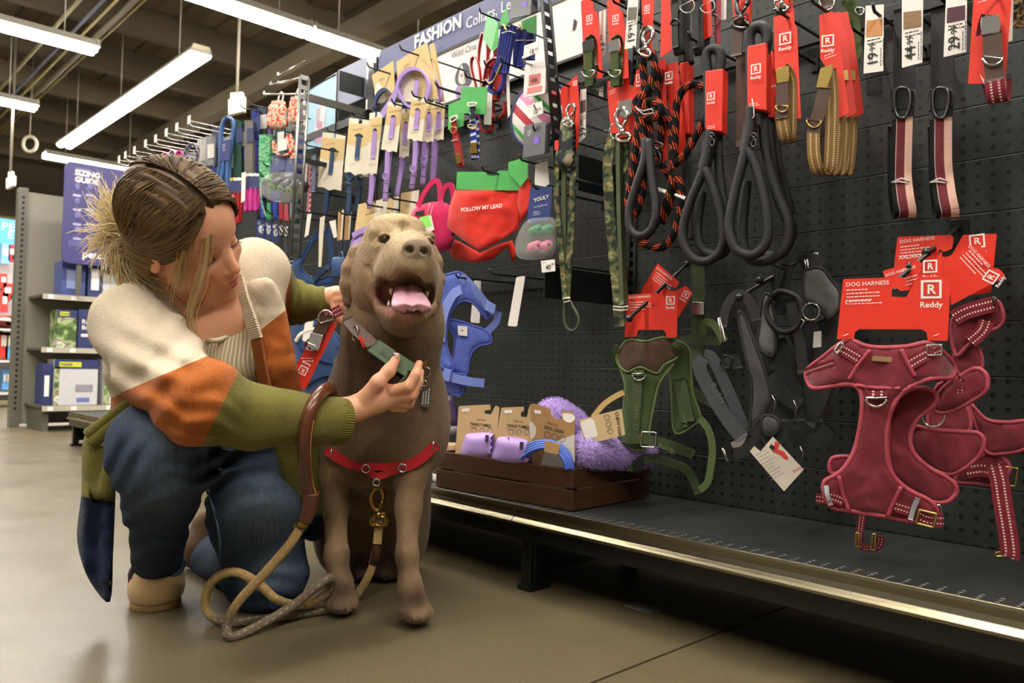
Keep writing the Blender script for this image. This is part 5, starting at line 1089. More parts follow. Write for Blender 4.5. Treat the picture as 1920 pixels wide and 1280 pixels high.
def wleash(Y, cardp, loop, col, lab, tail=None, w=.016, yaw=15):
    pl = PL(cardp[0][0], cardp[0][1], Y, yaw); t = thing('dog_leash', lab, 'leash', pl.p(loop[0][0], max(p[1] for p in loop)), 'leashes on tan cards'); card(pl, cardp, 'card', TAN, t, .0015, 0, 2); card(pl, sm([tuple(Vector(cardp[0])*.7+Vector(cardp[2])*.3), tuple(Vector(cardp[0])*.4+Vector(cardp[3])*.6), tuple(Vector(cardp[3])), tuple(Vector(cardp[2])*.5+Vector(cardp[3])*.5)]), 'card_print', CREAM, t, .0005, .0006)
    lines(pl, cardp[0][0]+14, cardp[0][1]+10, .03, 2, .005, .0014, INK, t, 20)
    for i in range(3): MB().strap(catmull(pl.P([(x+i*1.5, y+i*2, .004+.004*i) for x, y in loop], .004), 5, True), pl.ex, w*.5, .004, True, pl.n).build('coil', col, t)
    if tail: strap(pl, tail, w, col, t, 'tail', .003, off=.014)
    return pl, t
pl, t = wleash(1.42, [(697, 141), (737, 114), (741, 182), (706, 192)], [(703, 220), (701, 195), (708, 175), (722, 166), (734, 180), (740, 202), (732, 214), (716, 218)], NAVYR, 'coiled navy leash on a yellow card above the navy collars'); hook(692, 126, 1.36)
pl, t = wleash(1.40, [(743, 116), (800, 79), (822, 186), (748, 186)], [(745, 165), (752, 142), (770, 128), (790, 132), (802, 155), (798, 185), (782, 198), (760, 194)], LIL, 'coiled lilac leash on a large tan card above the lilac collars', [(748, 160), (735, 188), (716, 216)], .024); strap(pl, [(782, 148), (779, 178), (774, 200)], .016, LIL, t, 'tail', .003, off=.02)
wleash(1.47, [(805, 84), (814, 80), (834, 190), (818, 192)], [(812, 160), (818, 150), (824, 170), (820, 188)], LIL, 'coiled lilac leash behind the large tan card'); hook(753, 93, 1.36); hook(820, 162, 1.36)
# lower tan cards with lilac harness, small cards, dispenser
pl = PL(690, 420, 1.40, 15); t = thing('dog_harness', 'lilac dog harness with a bow strap on a tan card behind the dog', 'harness', pl.p(670, 535))
card(pl, [(672, 383), (700, 376), (704, 384), (712, 380), (714, 373), (727, 371), (720, 432), (690, 470), (660, 520), (664, 440)], 'card', TAN, t, .0015, 0); card(pl, [(705, 376), (727, 371), (722, 420), (700, 425)], 'card_print', CREAM, t, .0005, .0008); text(pl, 'DOG HARNESS', 686, 404, .005, INK, t, rot=10, off=.001)
strap(pl, [(662, 442), (676, 434), (700, 426), (718, 422)], .019, LIL, t, 'strap', .006, off=.008); piped(pl, [(664, 446), (700, 438), (694, 470), (676, 506), (656, 530), (648, 522), (655, 480)], LILF, LIL, t, 'pad', lambda x, y: .004, .006, .005, .006, 2, .003); strap(pl, [(690, 440), (676, 470), (660, 500), (648, 540)], .016, LIL, t, 'strap', .004, off=.014)
for i, (q, lab) in enumerate((([(727, 373), (748, 367), (745, 424), (722, 430)], 'tan and cream card behind the lilac harness card'), ([(752, 362), (786, 356), (781, 420), (748, 428)], 'tan card beside the pink bag'))):
    pl = PL(*q[0], 1.46, 20); t = thing('product_card', lab, 'card', pl.p(*q[3])); card(pl, q, 'card', TAN, t, .0015, 0, 2); card(pl, [q[1], q[2], ((q[2][0]+q[3][0])/2, (q[2][1]+q[3][1])/2), ((q[1][0]*.6+q[0][0]*.4), (q[1][1]*.6+q[0][1]*.4))], 'card_print', CREAM, t, .0005, .0008); lines(pl, q[0][0]+8, q[0][1]+22, .02, 3, .006, .0014, INK, t, 20)
hook(690, 384, 1.36); hook(736, 372, 1.38); hook(640, 400, 1.40)
for i, (q, lab) in enumerate((([(634, 397), (645, 393), (641, 449), (632, 451)], 'narrow kraft card with a navy cord, frontmost'), ([(648, 400), (659, 397), (655, 449), (645, 450)], 'narrow kraft card with a navy cord, second'))):
    pl = PL(*q[0], 1.42+.02*i, 50); t = thing('product_card', lab+' above the bag dispenser', 'card', pl.p(*q[3])); card(pl, q, 'card', KRAFT, t, .004, 0, 1); card(pl, [q[1], q[2], (q[2][0]-3, q[2][1]), (q[1][0]-3, q[1][1])], 'edge', CREAM, t, .0006, .0008); lines(pl, q[0][0]+3, q[0][1]+14, .01, 3, .006, .0014, INK, t, 20)
    for dx in (0, 5): rope(pl, [(q[3][0]+dx+2, q[3][1]), (q[3][0]+dx+1, 465), (636+dx, 476)], .0012, NAVYR, t, 'cord')
c = onY(638, 521, 1.40); t = thing('bag_dispenser', 'navy cylinder bag dispenser hanging on cords', 'dispenser', c); MB().lathe(c, (0, 0, 1), [(.025, 0), (.029, .004), (.029, .062), (.026, .068), (.01, .07)], 20).build('body', paint('3c5584', .45), t); MB().tube(catmull([c+Vector((-.012, 0, .068)), c+Vector((-.008, 0, .085)), c+Vector((.008, 0, .085)), c+Vector((.012, 0, .068))], 5), .003, 6).build('handle', paint('3c5584', .45), t)
pl = PL(585, 480, 1.40, 20); t = thing('dog_harness', 'navy dog harness hanging above the far olive sleeve', 'harness', pl.p(580, 536), 'navy harnesses')
piped(pl, [(604, 426), (584, 446), (566, 478), (545, 494), (539, 510), (544, 530), (580, 538), (620, 534), (624, 516), (604, 522), (580, 518), (566, 500), (576, 474), (594, 448), (610, 434)], NAVY, paint('234272', .6), t, 'neck_pad', None, .008, .006, .004, 2, .0034); strap(pl, [(612, 428), (620, 460), (622, 500)], .02, NAVY, t, 'strap', .004, off=-.01); strap(pl, [(586, 526, .01), (602, 512, .012), (620, 496, .008)], .02, paint('243c66', .5), t, 'strap', .004); buckle_clip(pl, [(590, 512), (606, 498), (614, 506), (598, 520)], paint('1d3050', .4), t, off=.016)
card(pl, [(600, 408), (609, 404), (606, 440), (602, 500), (597, 500), (598, 440)], 'card', CREAM, t, .002, .008); card(pl, [(617, 415), (629, 412), (632, 444), (626, 446)], 'card', WHT, t, .001, .004)
pl = PL(595, 660, 1.36, 20); t = thing('dog_harness', 'navy dog harness hanging low behind the held collar', 'harness', pl.p(595, 745), 'navy harnesses')
piped(pl, [(546, 606), (572, 598), (604, 604), (640, 640), (632, 690), (612, 728), (590, 746), (570, 738), (556, 690)], NAVY, paint('234272', .6), t, 'chest_pad', None, .008, .008, .01, 5, .0036); strap(pl, [(560, 640), (590, 664), (630, 676)], .026, paint('243c66', .5), t, 'strap', .005, off=.014); strap(pl, [(566, 720), (600, 700), (634, 696)], .026, paint('243c66', .5), t, 'strap', .005, off=.014); card(pl, [(572, 604), (588, 600), (582, 640), (566, 640)], 'card', WHT, t, .001, .012); rope(pl, [(556, 640), (566, 626), (588, 618), (606, 622)], .008, CREAM, t, 'rolled_edge', off=.006)
# ---- green-card collars, bandanas, bag
pl = PL(855, 240, 1.40, 12); t = thing('dog_collar', 'red dog collar with brass buckle on a green card', 'collar', pl.p(862, 315), 'collars on green cards')
card(pl, [(841, 196), (860, 188), (871, 188), (869, 236), (840, 243)], 'card', GREEN, t, .0015, -.004); fold(pl, [(850, 222, .004), (853, 250, .004), (858, 285, .004), (864, 312, .0), (864, 300, -.014), (856, 250, -.016)], .018, DRED, t); frame(pl, rnd([(843, 222), (856, 216), (858, 222), (846, 230)], 2), WHT, t, .0022, 'bow_bar', .008); dring(pl, 850, 243, 6, 7, t, BRASS, .0014, .008); buckle_clip(pl, [(853, 288), (862, 287), (864, 306), (856, 308)], BRASSD, t, off=.008); frame(pl, [(846, 264), (858, 262)], TIE, t, .0012, 'rubber_tie', .008, False)
pl = PL(888, 230, 1.38, 12); t = thing('dog_collar', 'blue checked dog collar with gold buckle on a green card', 'collar', pl.p(888, 296), 'collars on green cards')
card(pl, [(865, 163), (914, 163), (910, 214), (861, 212)], 'card', GREEN, t, .0015, -.004, 1); text(pl, 'kate spade', 874, 175, .005, paint('2d7a3c', .6), t); lines(pl, 880, 186, .014, 2, .012, .001, paint('2d7a3c', .6), t)
CHK = uvmat('blue_check', lambda k, uv: k.col(k.mix(k.math('LESS_THAN', k.math('FRACT', k.math('DIVIDE', uv[0], .02)), .35), '20308c', 'c9d0e8'))); fold(pl, [(886, 196, .006), (886, 230, .006), (888, 262, .006), (889, 292, .004), (891, 298, -.006), (894, 285, -.014), (892, 220, -.014)], .018, CHK, t); strap(pl, [(886, 200), (886, 228)], .012, BLKG, t, 'label', .002, off=.01); frame(pl, rnd([(877, 193), (893, 192), (893, 198), (877, 199)], 2), WHT, t, .002, 'bow_bar', .01); dring(pl, 886, 234, 9, 8, t, BRASS, .0016, .01, a0=0, open_=math.pi); buckle_clip(pl, [(881, 268), (895, 266), (893, 276), (896, 287), (881, 288), (883, 277)], BRASSD, t, off=.012)
hook(822, 164, 1.36); hook(875, 144, 1.36)
pl = PL(915, 120, 1.44, 10); t = thing('dog_leash', 'bundle of red leashes with white edging hung on a green card', 'leash', pl.p(915, 248))
REDW = m_bands([(0, 'e0c9c6'), (.12, 'b01c22'), (.88, 'e0c9c6')], 'red_webbing_white_edge')
for pts, o in (([(902, 160), (897, 110), (903, 68), (910, 66), (914, 100), (910, 160)], .004), ([(892, 162), (884, 130), (884, 112), (891, 107), (898, 125), (902, 160)], .01), ([(906, 165), (912, 125), (926, 110), (940, 112), (946, 125)], .012), ([(910, 150), (918, 90), (940, 75), (944, 120)], -.006), ([(900, 170), (912, 150), (924, 165)], .014)): strap(pl, pts, .014, REDW, t, 'loop', .003, off=o, edge=True)
for pts in ([(925, 110), (928, 150), (926, 190)], [(936, 85), (938, 130), (934, 175)]): strap(pl, pts, .03, DRED, t, 'bundle', .02, off=-.01)
for pts in ([(926, 196), (922, 210), (930, 222), (944, 214), (948, 192)], [(894, 215), (900, 240), (914, 247), (922, 238), (922, 180)]): strap(pl, pts, .014, DRED, t, 'end_loop', .006, off=.0, edge=True)
card(pl, [(905, 72), (914, 22), (934, 44), (922, 96)], 'card', paint('8fcf98', .5), t, .001, .012); card(pl, [(922, 92), (934, 40), (934, 88), (925, 96)], 'card', GREEN, t, .001, .016)
for i, (dx, lab) in enumerate(((0, 'slanting bundle of blue flat leashes with a white tie, foremost'), (30, 'bundle of blue flat leashes behind the 18.99 tag'), (48, 'short blue leash bundle under the grey packet'))):
    pl = PL(945+dx, 90, 1.39+.03*i, 10); t = thing('dog_leash', lab, 'leash', pl.p(940+dx, 175-i*25), 'blue leash bundles')
    for j in range(5):
        e = j*5.5; strap(pl, [(943+dx+e, 50), (937+dx+e*.9, 95), (932+dx+e*.8, 138-i*14)] if i == 0 else [(938+dx+e*.7, 56), (936+dx+e*.7, 100), (936+dx+e*.7, 140-i*14)], .006, DBLU, t, 'strand', .012, off=.002*j)
    if i == 0: strap(pl, [(932, 120), (920, 160), (922, 174), (936, 172), (945, 150), (944, 125)], .014, DBLU, t, 'end_loop', .006, edge=True); rope(pl, [(940, 120), (936, 130), (926, 150), (917, 158)], .0025, BRASS, t, 'clip', off=.012)
    frame(pl, [(940+dx, 62), (955+dx, 58), (966+dx, 62)] if i == 0 else [(937+dx, 76), (954+dx, 75)], TIE, t, .0014, 'rubber_tie', .016, False); rope(pl, [(944+dx, 46), (950+dx, 58)], .0024, BRASS, t, 'clip', off=.012)
    card(pl, [(936, 42), (950, 12), (954, 40), (945, 60)] if i == 0 else [(976, 40), (1006, 28), (1006, 64), (980, 58)], 'card', GREEN, t, .001, -.008) if i < 2 else None
hook(902, 24, 1.36); hook(942, 116, 1.36); hook(912, 124, 1.38)
def strip(pts, Y, lab): pl = PL(*pts[0], Y, 15); tag(MB().slab(pl.P(pts), pl.n, .001).build('price_strip', WHT), lab, 'price tag')
strip([(909, 172), (923, 173), (921, 234), (907, 233)], 1.42, 'blank white price strip behind the blue checked collar'); strip([(948, 134), (954, 132), (957, 214), (952, 222)], 1.40, 'narrow white price strip below the slanting blue leashes')
def bandana(Y, gp, rp, lab, txt=None, seed=1, yaw=14):
    pl = PL(rp[0][0], rp[0][1], Y, yaw); t = thing('bandana', lab, 'bandana', pl.p(sum(p[0] for p in rp)/len(rp), max(p[1] for p in rp)), 'red bandanas')
    if gp: card(pl, gp, 'card', GREEN, t, .0015, .004, 2)
    m = MB(); panel(m, pl, rp, lambda x, y: .012*math.sin((x-850)*.04), .004, .003, 10, 8, .012, seed); m.build('cloth', cloth('e0301f', 'c8281a', 700, .75), t)
    if txt: text(pl, txt, 864, 397, .0105, PW, t, bold=.02, off=.016, wid=1.06)
    return pl, t
bandana(1.36, [(857, 322), (912, 322), (912, 328), (928, 330), (934, 320), (976, 320), (974, 352), (972, 357), (855, 355)], [(853, 356), (915, 356), (975, 354), (976, 400), (972, 430), (930, 456), (897, 471), (866, 448), (838, 426), (842, 392)], 'red FOLLOW MY LEAD bandana on a green card', 'FOLLOW MY LEAD', 1)
bandana(1.40, [(953, 304), (978, 297), (990, 300), (990, 332), (976, 350), (953, 322)], [(974, 345), (992, 332), (997, 360), (994, 392), (974, 420), (970, 380)], 'red bandana on a green card hung second behind the FOLLOW MY LEAD one', None, 3)
bandana(1.47, None, [(826, 440), (860, 452), (900, 474), (930, 460), (960, 450), (968, 470), (964, 494), (950, 462), (925, 486), (890, 492), (850, 485)], 'dark red bandana tail hanging below the FOLLOW MY LEAD one', None, 5)
hook(907, 320, 1.34); hook(978, 300, 1.36)
pl = PL(810, 420, 1.40, 18); t = thing('treat_bag', 'hot pink zip bag with handles and a green sticker', 'bag', pl.p(810, 470)); PINK = cloth('d21c5e', 'b3154c', 600, .8)
m = MB(); panel(m, pl, sm([(770, 402), (785, 386), (815, 378), (842, 384), (850, 410), (852, 450), (842, 468), (815, 472), (790, 460), (766, 432)]), None, .03, .03, 30, 7); m.build('body', PINK, t)
strap(pl, [(783, 388), (800, 355), (816, 339), (824, 348), (826, 380)], .016, PINK, t, 'handle', .004, off=.03); strap(pl, [(826, 378), (834, 352), (846, 348), (850, 372), (846, 386)], .016, PINK, t, 'handle', .004, off=-.01); card(pl, [(779, 397), (796, 394), (794, 404), (778, 405)], 'brand_label', INK, t, .001, .032); frame(pl, [(800, 404), (806, 380), (812, 384), (806, 406)], TIE, t, .0008, 'tag_string', .034)
card(pl, [(788, 412), (808, 403), (814, 430), (800, 438)], 'swing_tag', WHT, t, .001, .036); card(pl, [(786, 408), (804, 403), (809, 422), (792, 430)], 'sticker', paint('8fe06a', .6), t, .0006, .037)
# ---- packets by the slotted strip
GREYP = paint('4a4b4e', .35, 0, .2, 40); 
def packet(x, y, w, h, Y, n, mat, lab, extra=None, yaw=-10):
    pl = PL(x, y, Y, yaw); t = thing('packet', lab, 'packet', pl.p(x, y+h), 'carded packets by the slotted strip')
    for i in range(n):
        q = PL(x, y, Y+.008*i, yaw); q.o = pl.o-pl.n*(.008*i); d = i*3.2; card(q, rnd([(x-w/2+d, y-h/2-d*.4), (x+w/2+d, y-h/2-6-d*.4), (x+w/2+d-2, y+h/2-8-d*.4), (x-w/2+d-3, y+h/2-d*.4)], 3), 'packet_card', mat, t, .005)
    for c_, pts in extra or []: card(pl, [(x+a, y+b) for a, b in pts], 'print', c_, t, .0005, .0008)
    lines(pl, x-w*.35, y-h*.3, .02, 3, .005, .0012, PW, t, 8, .001); return t
PUR = paint('6a3fc0', .4); packet(978, 8, 38, 54, 1.36, 4, GREYP, 'grey packet with a purple square at the top of the slotted strip', [(PUR, [(0, -4), (10, -6), (10, 4), (0, 6)])]); packet(1003, 266, 40, 60, 1.36, 3, GREYP, 'grey packet with a purple square below the 10.99 tag', [(PUR, [(-2, -8), (8, -11), (8, 2), (-2, 5)])])
packet(1004, 153, 40, 60, 1.36, 6, paint('cfc8c4', .4), 'stack of white and red packets between the price tags', [(paint('b0392f', .5), [(-12, -12), (10, -16), (8, 4), (-13, 8)]), (paint('c9635a', .5), [(-15, 12), (12, 7), (11, 17), (-16, 23)]), (INK, [(-8, -6), (4, -8), (3, 0), (-8, 2)])])
for (x0, y0, x1, y1, x2, y2, x3, y3, pr, lab) in ((983, 86, 1010, 76, 1008, 98, 981, 110, '18', 'white 18.99 price tag over the blue leashes'), (990, 198, 1016, 189, 1018, 212, 991, 222, '10', 'white 10.99 price tag over the striped disc'), (1014, 489, 1040, 486, 1041, 508, 1016, 511, '40', 'white 40.99 price tag above the black divider plate')):
    pl = PL(x0, y0, 1.345, 0); t = thing('price_tag', lab, 'price tag', pl.p(x3, y3), 'white price tags on the hooks'); card(pl, [(x0, y0), (x1, y1), (x2, y2), (x3, y3)], 'card', WHT, t, .001); text(pl, pr, x0+9, y0+17, .012, INK, t, 'price', 0, .001, .015); text(pl, '99', x0+20, y0+9, .006, INK, t, 'price', 0, .001, .01); lines(pl, x0+2, y0+4, .018, 1, .004, .001, INK, t, 0)
pl = PL(1005, 215, 1.42, 10); c = pl.p(1012, 215); t = thing('disc_toy', 'round striped fabric disc toy with navy rim', 'toy', c-Vector((0, 0, .09))); k = N('disc_stripes'); ob = k.sep(k.obj()); k.col(k.ramp(k.math('FRACT', k.math('MULTIPLY', k.math('ADD', ob[0], ob[2]), 7.2)), [(0, 'efe9e6'), (.22, 'b3202a'), (.42, 'efe9e6'), (.6, 'e58ab4'), (.8, 'efe9e6'), (.9, '4fc060')], True)); k.set(.6)
MB().lathe(c, pl.n, [(.085, -.006), (.085, .006), (.02, .01)], 40).build('disc', k.m, t); MB().tube([c+pl.ex*(.087*math.cos(a))+pl.ez*(.087*math.sin(a)) for a in [i*math.pi/20 for i in range(40)]], .0075, 8, True).build('rim', paint('1c2a5c', .6), t)
hook(1003, 245, 1.36); hook(985, 118, 1.34, mat=SILV); hook(1005, 205, 1.345, mat=SILV); hook(1022, 494, 1.36)
pl = PL(1010, 400, 1.38, 14); t = thing('waste_bags', 'clear bag with two green and two pink bag rolls under a navy YOULY card', 'bag rolls', pl.p(1005, 482)); card(pl, [(994, 352), (1036, 349), (1031, 411), (988, 418)], 'card', paint('2a3c78', .5), t, .0012, -.002, 2)
text(pl, 'YOULY', 1001, 379, .0095, PW, t, rot=8, bold=.02); text(pl, 'the Goodhound', 1001, 390, .0042, PW, t, rot=6); lines(pl, 1000, 398, .022, 3, .004, .001, PW, t, 5)
for x, y, c1 in ((1011, 430, '2f8f5c'), (1031, 429, '2f8f5c'), (1009, 460, 'e07a9c'), (1029, 459, 'e07a9c')):
    e = pl.p(x, y, .012); d = (-Vector((1, 0, 0))*.9+Vector((0, .35, 0))).normalized(); o = MB().lathe(e, d, [(.0025, .001), (.0125, 0), (.0125, .042), (.0025, .043)], 18).build('bag_roll', paint(c1, .45, 0, .25, 120), t); MB().lathe(e-d*.0006, d, [(.0035, 0), (.0035, .0008)], 10).build('core_hole', INK, o)
m = MB(); panel(m, pl, sm([(968, 446), (986, 414), (1012, 408), (1040, 410), (1044, 440), (1042, 470), (1030, 483), (1000, 487), (974, 484), (966, 470)]), lambda x, y: .02, .03, .01, 10, 8, .006, 3); m.build('clear_bag', PLASM, t); strip([(1004, 308), (1026, 302), (1030, 345), (1022, 350), (1002, 346)], 1.40, 'blank white card above the navy bag-roll card')
hook(1003, 352, 1.37)
# ================================================================== crowded far bay
for i, (x, y) in enumerate(((228, 305), (240, 297), (257, 288), (278, 276), (297, 267), (317, 256), (337, 246), (360, 233))): hook(x, y+4, 1.30, .01, SILV, True)
def far(name, lab, cat, x, y, Y, yaw=20, grp='goods on the far bay'): pl = PL(x, y, Y, yaw); return pl, thing(name, lab, cat, pl.p(x, y), grp)
def loops(pl, t, x, y0, y1, w, mat, n=3, sp=5, r=None):
    for i in range(n):
        dx = i*sp; fold(pl, [(x+dx, y0, .003*i), (x+dx-1, (y0+y1)/2, .003*i), (x+dx, y1-4, .003*i), (x+dx+1, y1, -.008), (x+dx+3, y1-8, -.014), (x+dx+3, y0, -.012)], w, mat, t, 'loop')
BLU = paint('3a5f96', .5, 0, .1, 80, .3); DGRN = paint('1f4438', .5, 0, .3, 60); CH = paint('3a3c44', .6, 0, .4, 60); FLG = camo('green_floral', 120, ('2f9e6a', '8fd0a0', 'e8c9a0', '3fae7a', '2a8a5c')); FLO = camo('orange_floral', 90, ('e4481f', 'f0d8c4', '4aa890', 'e8b8a0', 'd83a18')); MOON = camo('black_white_moon', 110, ('2a2830', 'd8d0e0', '8a78b8', '2a2830', '18161c'))
pl, t = far('dog_leash', 'blue rope leash doubled through a navy card on the far bay', 'leash', 425, 360, 1.36); rope(pl, [(405, 352), (413, 310), (414, 262), (418, 232), (428, 221), (438, 232), (436, 262), (430, 310), (434, 372)], .009, BLU, t); rope(pl, [(413, 350), (420, 305), (424, 262)], .009, BLU, t, off=.012); rope(pl, [(428, 300), (426, 340), (430, 380)], .009, BLU, t, off=.01); card(pl, [(414, 264), (432, 262), (430, 300), (412, 302)], 'card', paint('3d447a', .5), t, .003, .022, 1); lines(pl, 417, 272, .02, 4, .008, .002, PW, t, 5, .024)
for i, (x, y0, y1, c, lab) in enumerate(((441, 226, 335, DGRN, 'dark green leash bundle beside the blue rope leash'), (452, 232, 300, DBLU, 'navy leash bundle behind the dark green one'), (400, 236, 312, CH, 'grey patterned leash bundle left of the blue rope leash'), (388, 255, 312, paint('8d8c90', .6, 0, .4, 90), 'pale grey woven collar bundle'), (474, 205, 262, DBLU, 'navy collar bundle with white print under the chrome hooks'), (486, 200, 262, CH, 'charcoal collar bundle beside the navy print ones'), (462, 225, 330, paint('6e6a60', .5, 0, .4, 80), 'taupe and olive leash bundle'), (373, 260, 314, paint('b9b4b0', .6, 0, .3, 90), 'off-white collar bundle with a label'))):
    pl, t = far('dog_leash', lab, 'leash', x, y1, 1.38+.02*(i % 3)); loops(pl, t, x, y0, y1, .014, c, 3, 5)
    card(pl, [(x+1, y0+16), (x+13, y0+14), (x+13, y0+40), (x+1, y0+42)], 'band_card', paint(['2a3566', 'c9c6c4', '3a3f60', 'd8d4d0'][i % 4], .5), t, .002, .012)
pl, t = far('dog_collar', 'purple and black moon-print collar loop', 'collar', 358, 312, 1.36, 25); strap(pl, [(348, 310), (346, 290), (354, 274), (366, 270), (371, 282), (368, 300), (362, 312)], .02, MOON, t, 'band', .004, edge=True); strap(pl, [(350, 294), (356, 308)], .03, MOON, t, 'tail', .003)
for x, y, c, lab in ((312, 297, 'e05aa0', 'small pink rolled collar'), (338, 293, 'd0408c', 'bright pink folded collar beside the moon-print loop'), (325, 292, 'b8a8b0', 'mauve folded collar between the pink ones')):
    pl, t = far('dog_collar', lab, 'collar', x, y, 1.36, 25); strap(pl, [(x-6, y+8), (x-5, y-4), (x+1, y-10), (x+6, y-3), (x+5, y+9)], .022, paint(c, .6, 0, .2, 120, .3), t, 'band', .005, edge=True); strap(pl, [(x-5, y+2), (x-4, y+12)], .02, paint(c, .6, 0, .2, 120, .3), t, 'tail', .003)
pl, t = far('box', 'light blue carton among the far collars', 'box', 366, 322, 1.40); MB().slab(pl.P([(353, 313), (379, 312), (379, 322), (354, 323)]), pl.n, .03).build('carton', paint('4f94d0', .5), t, .001); MB().slab(pl.P([(356, 315), (364, 315), (364, 320), (356, 320)], .001), pl.n, .001).build('label', WHT, t)
for i, (x, c, lab) in enumerate(((434, 'c8202a', 'red moulded clicker strap'), (442, 'd02830', 'red braided lead beside the clicker strap'), (449, 'b81c26', 'dark red braided lead'), (464, 'e040a8', 'pink moulded strap'), (473, 'd8389c', 'pink braided lead'), (482, 'c83090', 'deep pink lead with a tag'))):
    pl, t = far('dog_leash', lab+' on the far bay', 'leash', x, 415-(20 if i > 2 else 0), 1.37); y0 = 358-(8 if i > 2 else 0); y1 = 420-(24 if i > 2 else 0); m_ = paint(c, .4, 0, .2, 150, .4); rope(pl, [(x, y0), (x-2, y0+20), (x-3, y1)], .008, m_, t, 'cord'); rope(pl, [(x+4, y0+4), (x+3, y0+26), (x+1, y1-4)], .007, m_, t, 'cord', off=-.01); card(pl, [(x-3, y0-24), (x+7, y0-26), (x+6, y0+2), (x-3, y0+4)], 'card', paint('39406e', .5), t, .0015, .01); card(pl, [(x-3, y0-24), (x+7, y0-26), (x+7, y0-21), (x-3, y0-19)], 'card_top', paint('d8c040', .5) if i == 0 else WHT, t, .0008, .0105)
strip([(453, 324), (461, 322), (459, 376), (452, 380)], 1.345, 'white and pink price strip beside the red leads')
pl, t = far('dog_leash', 'green floral leash with a thin trailing strand', 'leash', 500, 412, 1.36); loops(pl, t, 490, 252, 338, .018, FLG, 3, 7); strap(pl, [(488, 330), (490, 375), (498, 402), (504, 412)], .006, FLG, t, 'trailing_strand', .003)
for i, (x, y, w, h, lab) in enumerate(((520, 217, 40, 52, 'orange floral treat pouch hung on a white clip, foremost'), (553, 209, 26, 50, 'orange floral treat pouch beside the slotted strip'))):
    pl, t = far('treat_bag', lab, 'bag', x, y+h/2, 1.33+.02*i, 25, 'orange floral goods'); m = MB(); panel(m, pl, sm([(x-w*.3, y-h*.45), (x+w*.35, y-h*.5), (x+w*.45, y), (x+w*.48, y+h*.4), (x, y+h*.5), (x-w*.5, y+h*.35), (x-w*.45, y-h*.1)]), None, .02, .016, 14, 5); m.build('pouch', FLO, t); rope(pl, [(x+4, y-h*.45), (x+2, y-h*.6), (x+7, y-h*.85), (x+11, y-h*.75), (x+9, y-h*.5)], .003, WHT, t, 'clip', off=.01); strap(pl, [(x-w*.2, y-h*.45), (x+w*.3, y-h*.48)], .012, paint('e8b4a0', .6), t, 'top_band', .02)
pl, t = far('dog_collar', 'red floral collar with a white tag below the floral pouches', 'collar', 540, 295, 1.34, 25, 'orange floral goods'); strap(pl, [(514, 266), (518, 284), (530, 292), (548, 286), (552, 268)], .022, FLO, t, 'band', .006, edge=True); strap(pl, [(540, 254), (548, 275), (552, 296)], .03, FLO, t, 'tail', .004); card(pl, [(521, 264), (537, 260), (538, 280), (520, 284)], 'tag', WHT, t, .001, .016)
pl, t = far('waste_bags', 'clear bag of dark bag rolls with green ends under slate cards', 'bag rolls', 525, 378, 1.33, 20); 
for q in ([(512, 292), (535, 284), (534, 318), (505, 326)], [(537, 290), (552, 286), (555, 326), (534, 332)]): card(pl, q, 'card', paint('5a6088', .5), t, .0015, 0, 1); lines(pl, q[0][0]+4, q[0][1]+8, .02, 3, .008, .0016, PW, t, 8)
for x, y in ((510, 350), (526, 354), (542, 357), (557, 358)):
    e = pl.p(x, y, .01); d = Vector((-.2, .75, .6)).normalized(); o = MB().lathe(e, d, [(.003, .001), (.016, 0), (.016, .05), (.003, .051)], 16).build('bag_roll', paint('23242a', .4), t); MB().lathe(e-d*.001, d, [(.0155, 0), (.0155, .001)], 16).build('roll_end', paint('5f8a3c', .5), o); MB().lathe(e-d*.002, d, [(.004, 0), (.004, .001)], 8).build('core_hole', INK, o)
m = MB(); panel(m, pl, sm([(486, 350), (500, 328), (530, 322), (560, 326), (566, 350), (562, 374), (530, 380), (500, 372)]), lambda x, y: .02, .04, .012, 10, 8, .008, 2); m.build('clear_bag', PLASM, t)
for i, (x, y, c, lab) in enumerate(((492, 392, '2a49b0', 'blue clip lead'), (504, 394, '3f9c60', 'green floral clip lead'), (516, 392, '2848a8', 'blue webbing clip lead'), (527, 394, 'b03038', 'red clip lead'), (537, 396, 'c85060', 'red and white clip lead'), (548, 394, '9a9c9e', 'grey clip lead'))):
    pl, t = far('dog_leash', lab+' below the bag rolls', 'leash', x, y+18, 1.36); fold(pl, [(x, y-14, .004), (x, y+4, .004), (x+1, y+18, 0), (x+2, y+10, -.01)], .018, paint(c, .5, 0, .25, 150, .3), t); snap(pl, x, y+30, 16, 180, t, SILV)
for i, (x, y, lab) in enumerate(((488, 425, 'navy printed card left of the others'), (503, 428, 'navy printed card with a white figure'), (516, 432, 'navy printed card beside black leads'))):
    pl, t = far('product_card', lab+' above the shoulder', 'card', x, y+18, 1.37); card(pl, [(x-7, y-14), (x+7, y-16), (x+7, y+20), (x-7, y+22)], 'card', paint('2b3668', .5, 0, .2, 60), t, .004, 0, 1); card(pl, sm([(x-3, y), (x+3, y-3), (x+4, y+8), (x-2, y+10)]), 'print', paint('b8c0dc', .6), t, .0006, .0008); lines(pl, x-5, y-8, .015, 2, .006, .0016, PW, t)
for i, (x, lab) in enumerate(((526, 'black lead hanging low'), (536, 'grey and black lead with a steel clip'), (544, 'black lead with a white clip'))):
    pl, t = far('dog_leash', lab+' beside the slotted strip', 'leash', x, 505, 1.37); fold(pl, [(x, 415, .004), (x+1, 460, .004), (x+2, 500, 0), (x+3, 480, -.01)], .012, BLACKR if i != 1 else CH, t); snap(pl, x+2, 490, 30, 175, t, SILV if i else GUN)
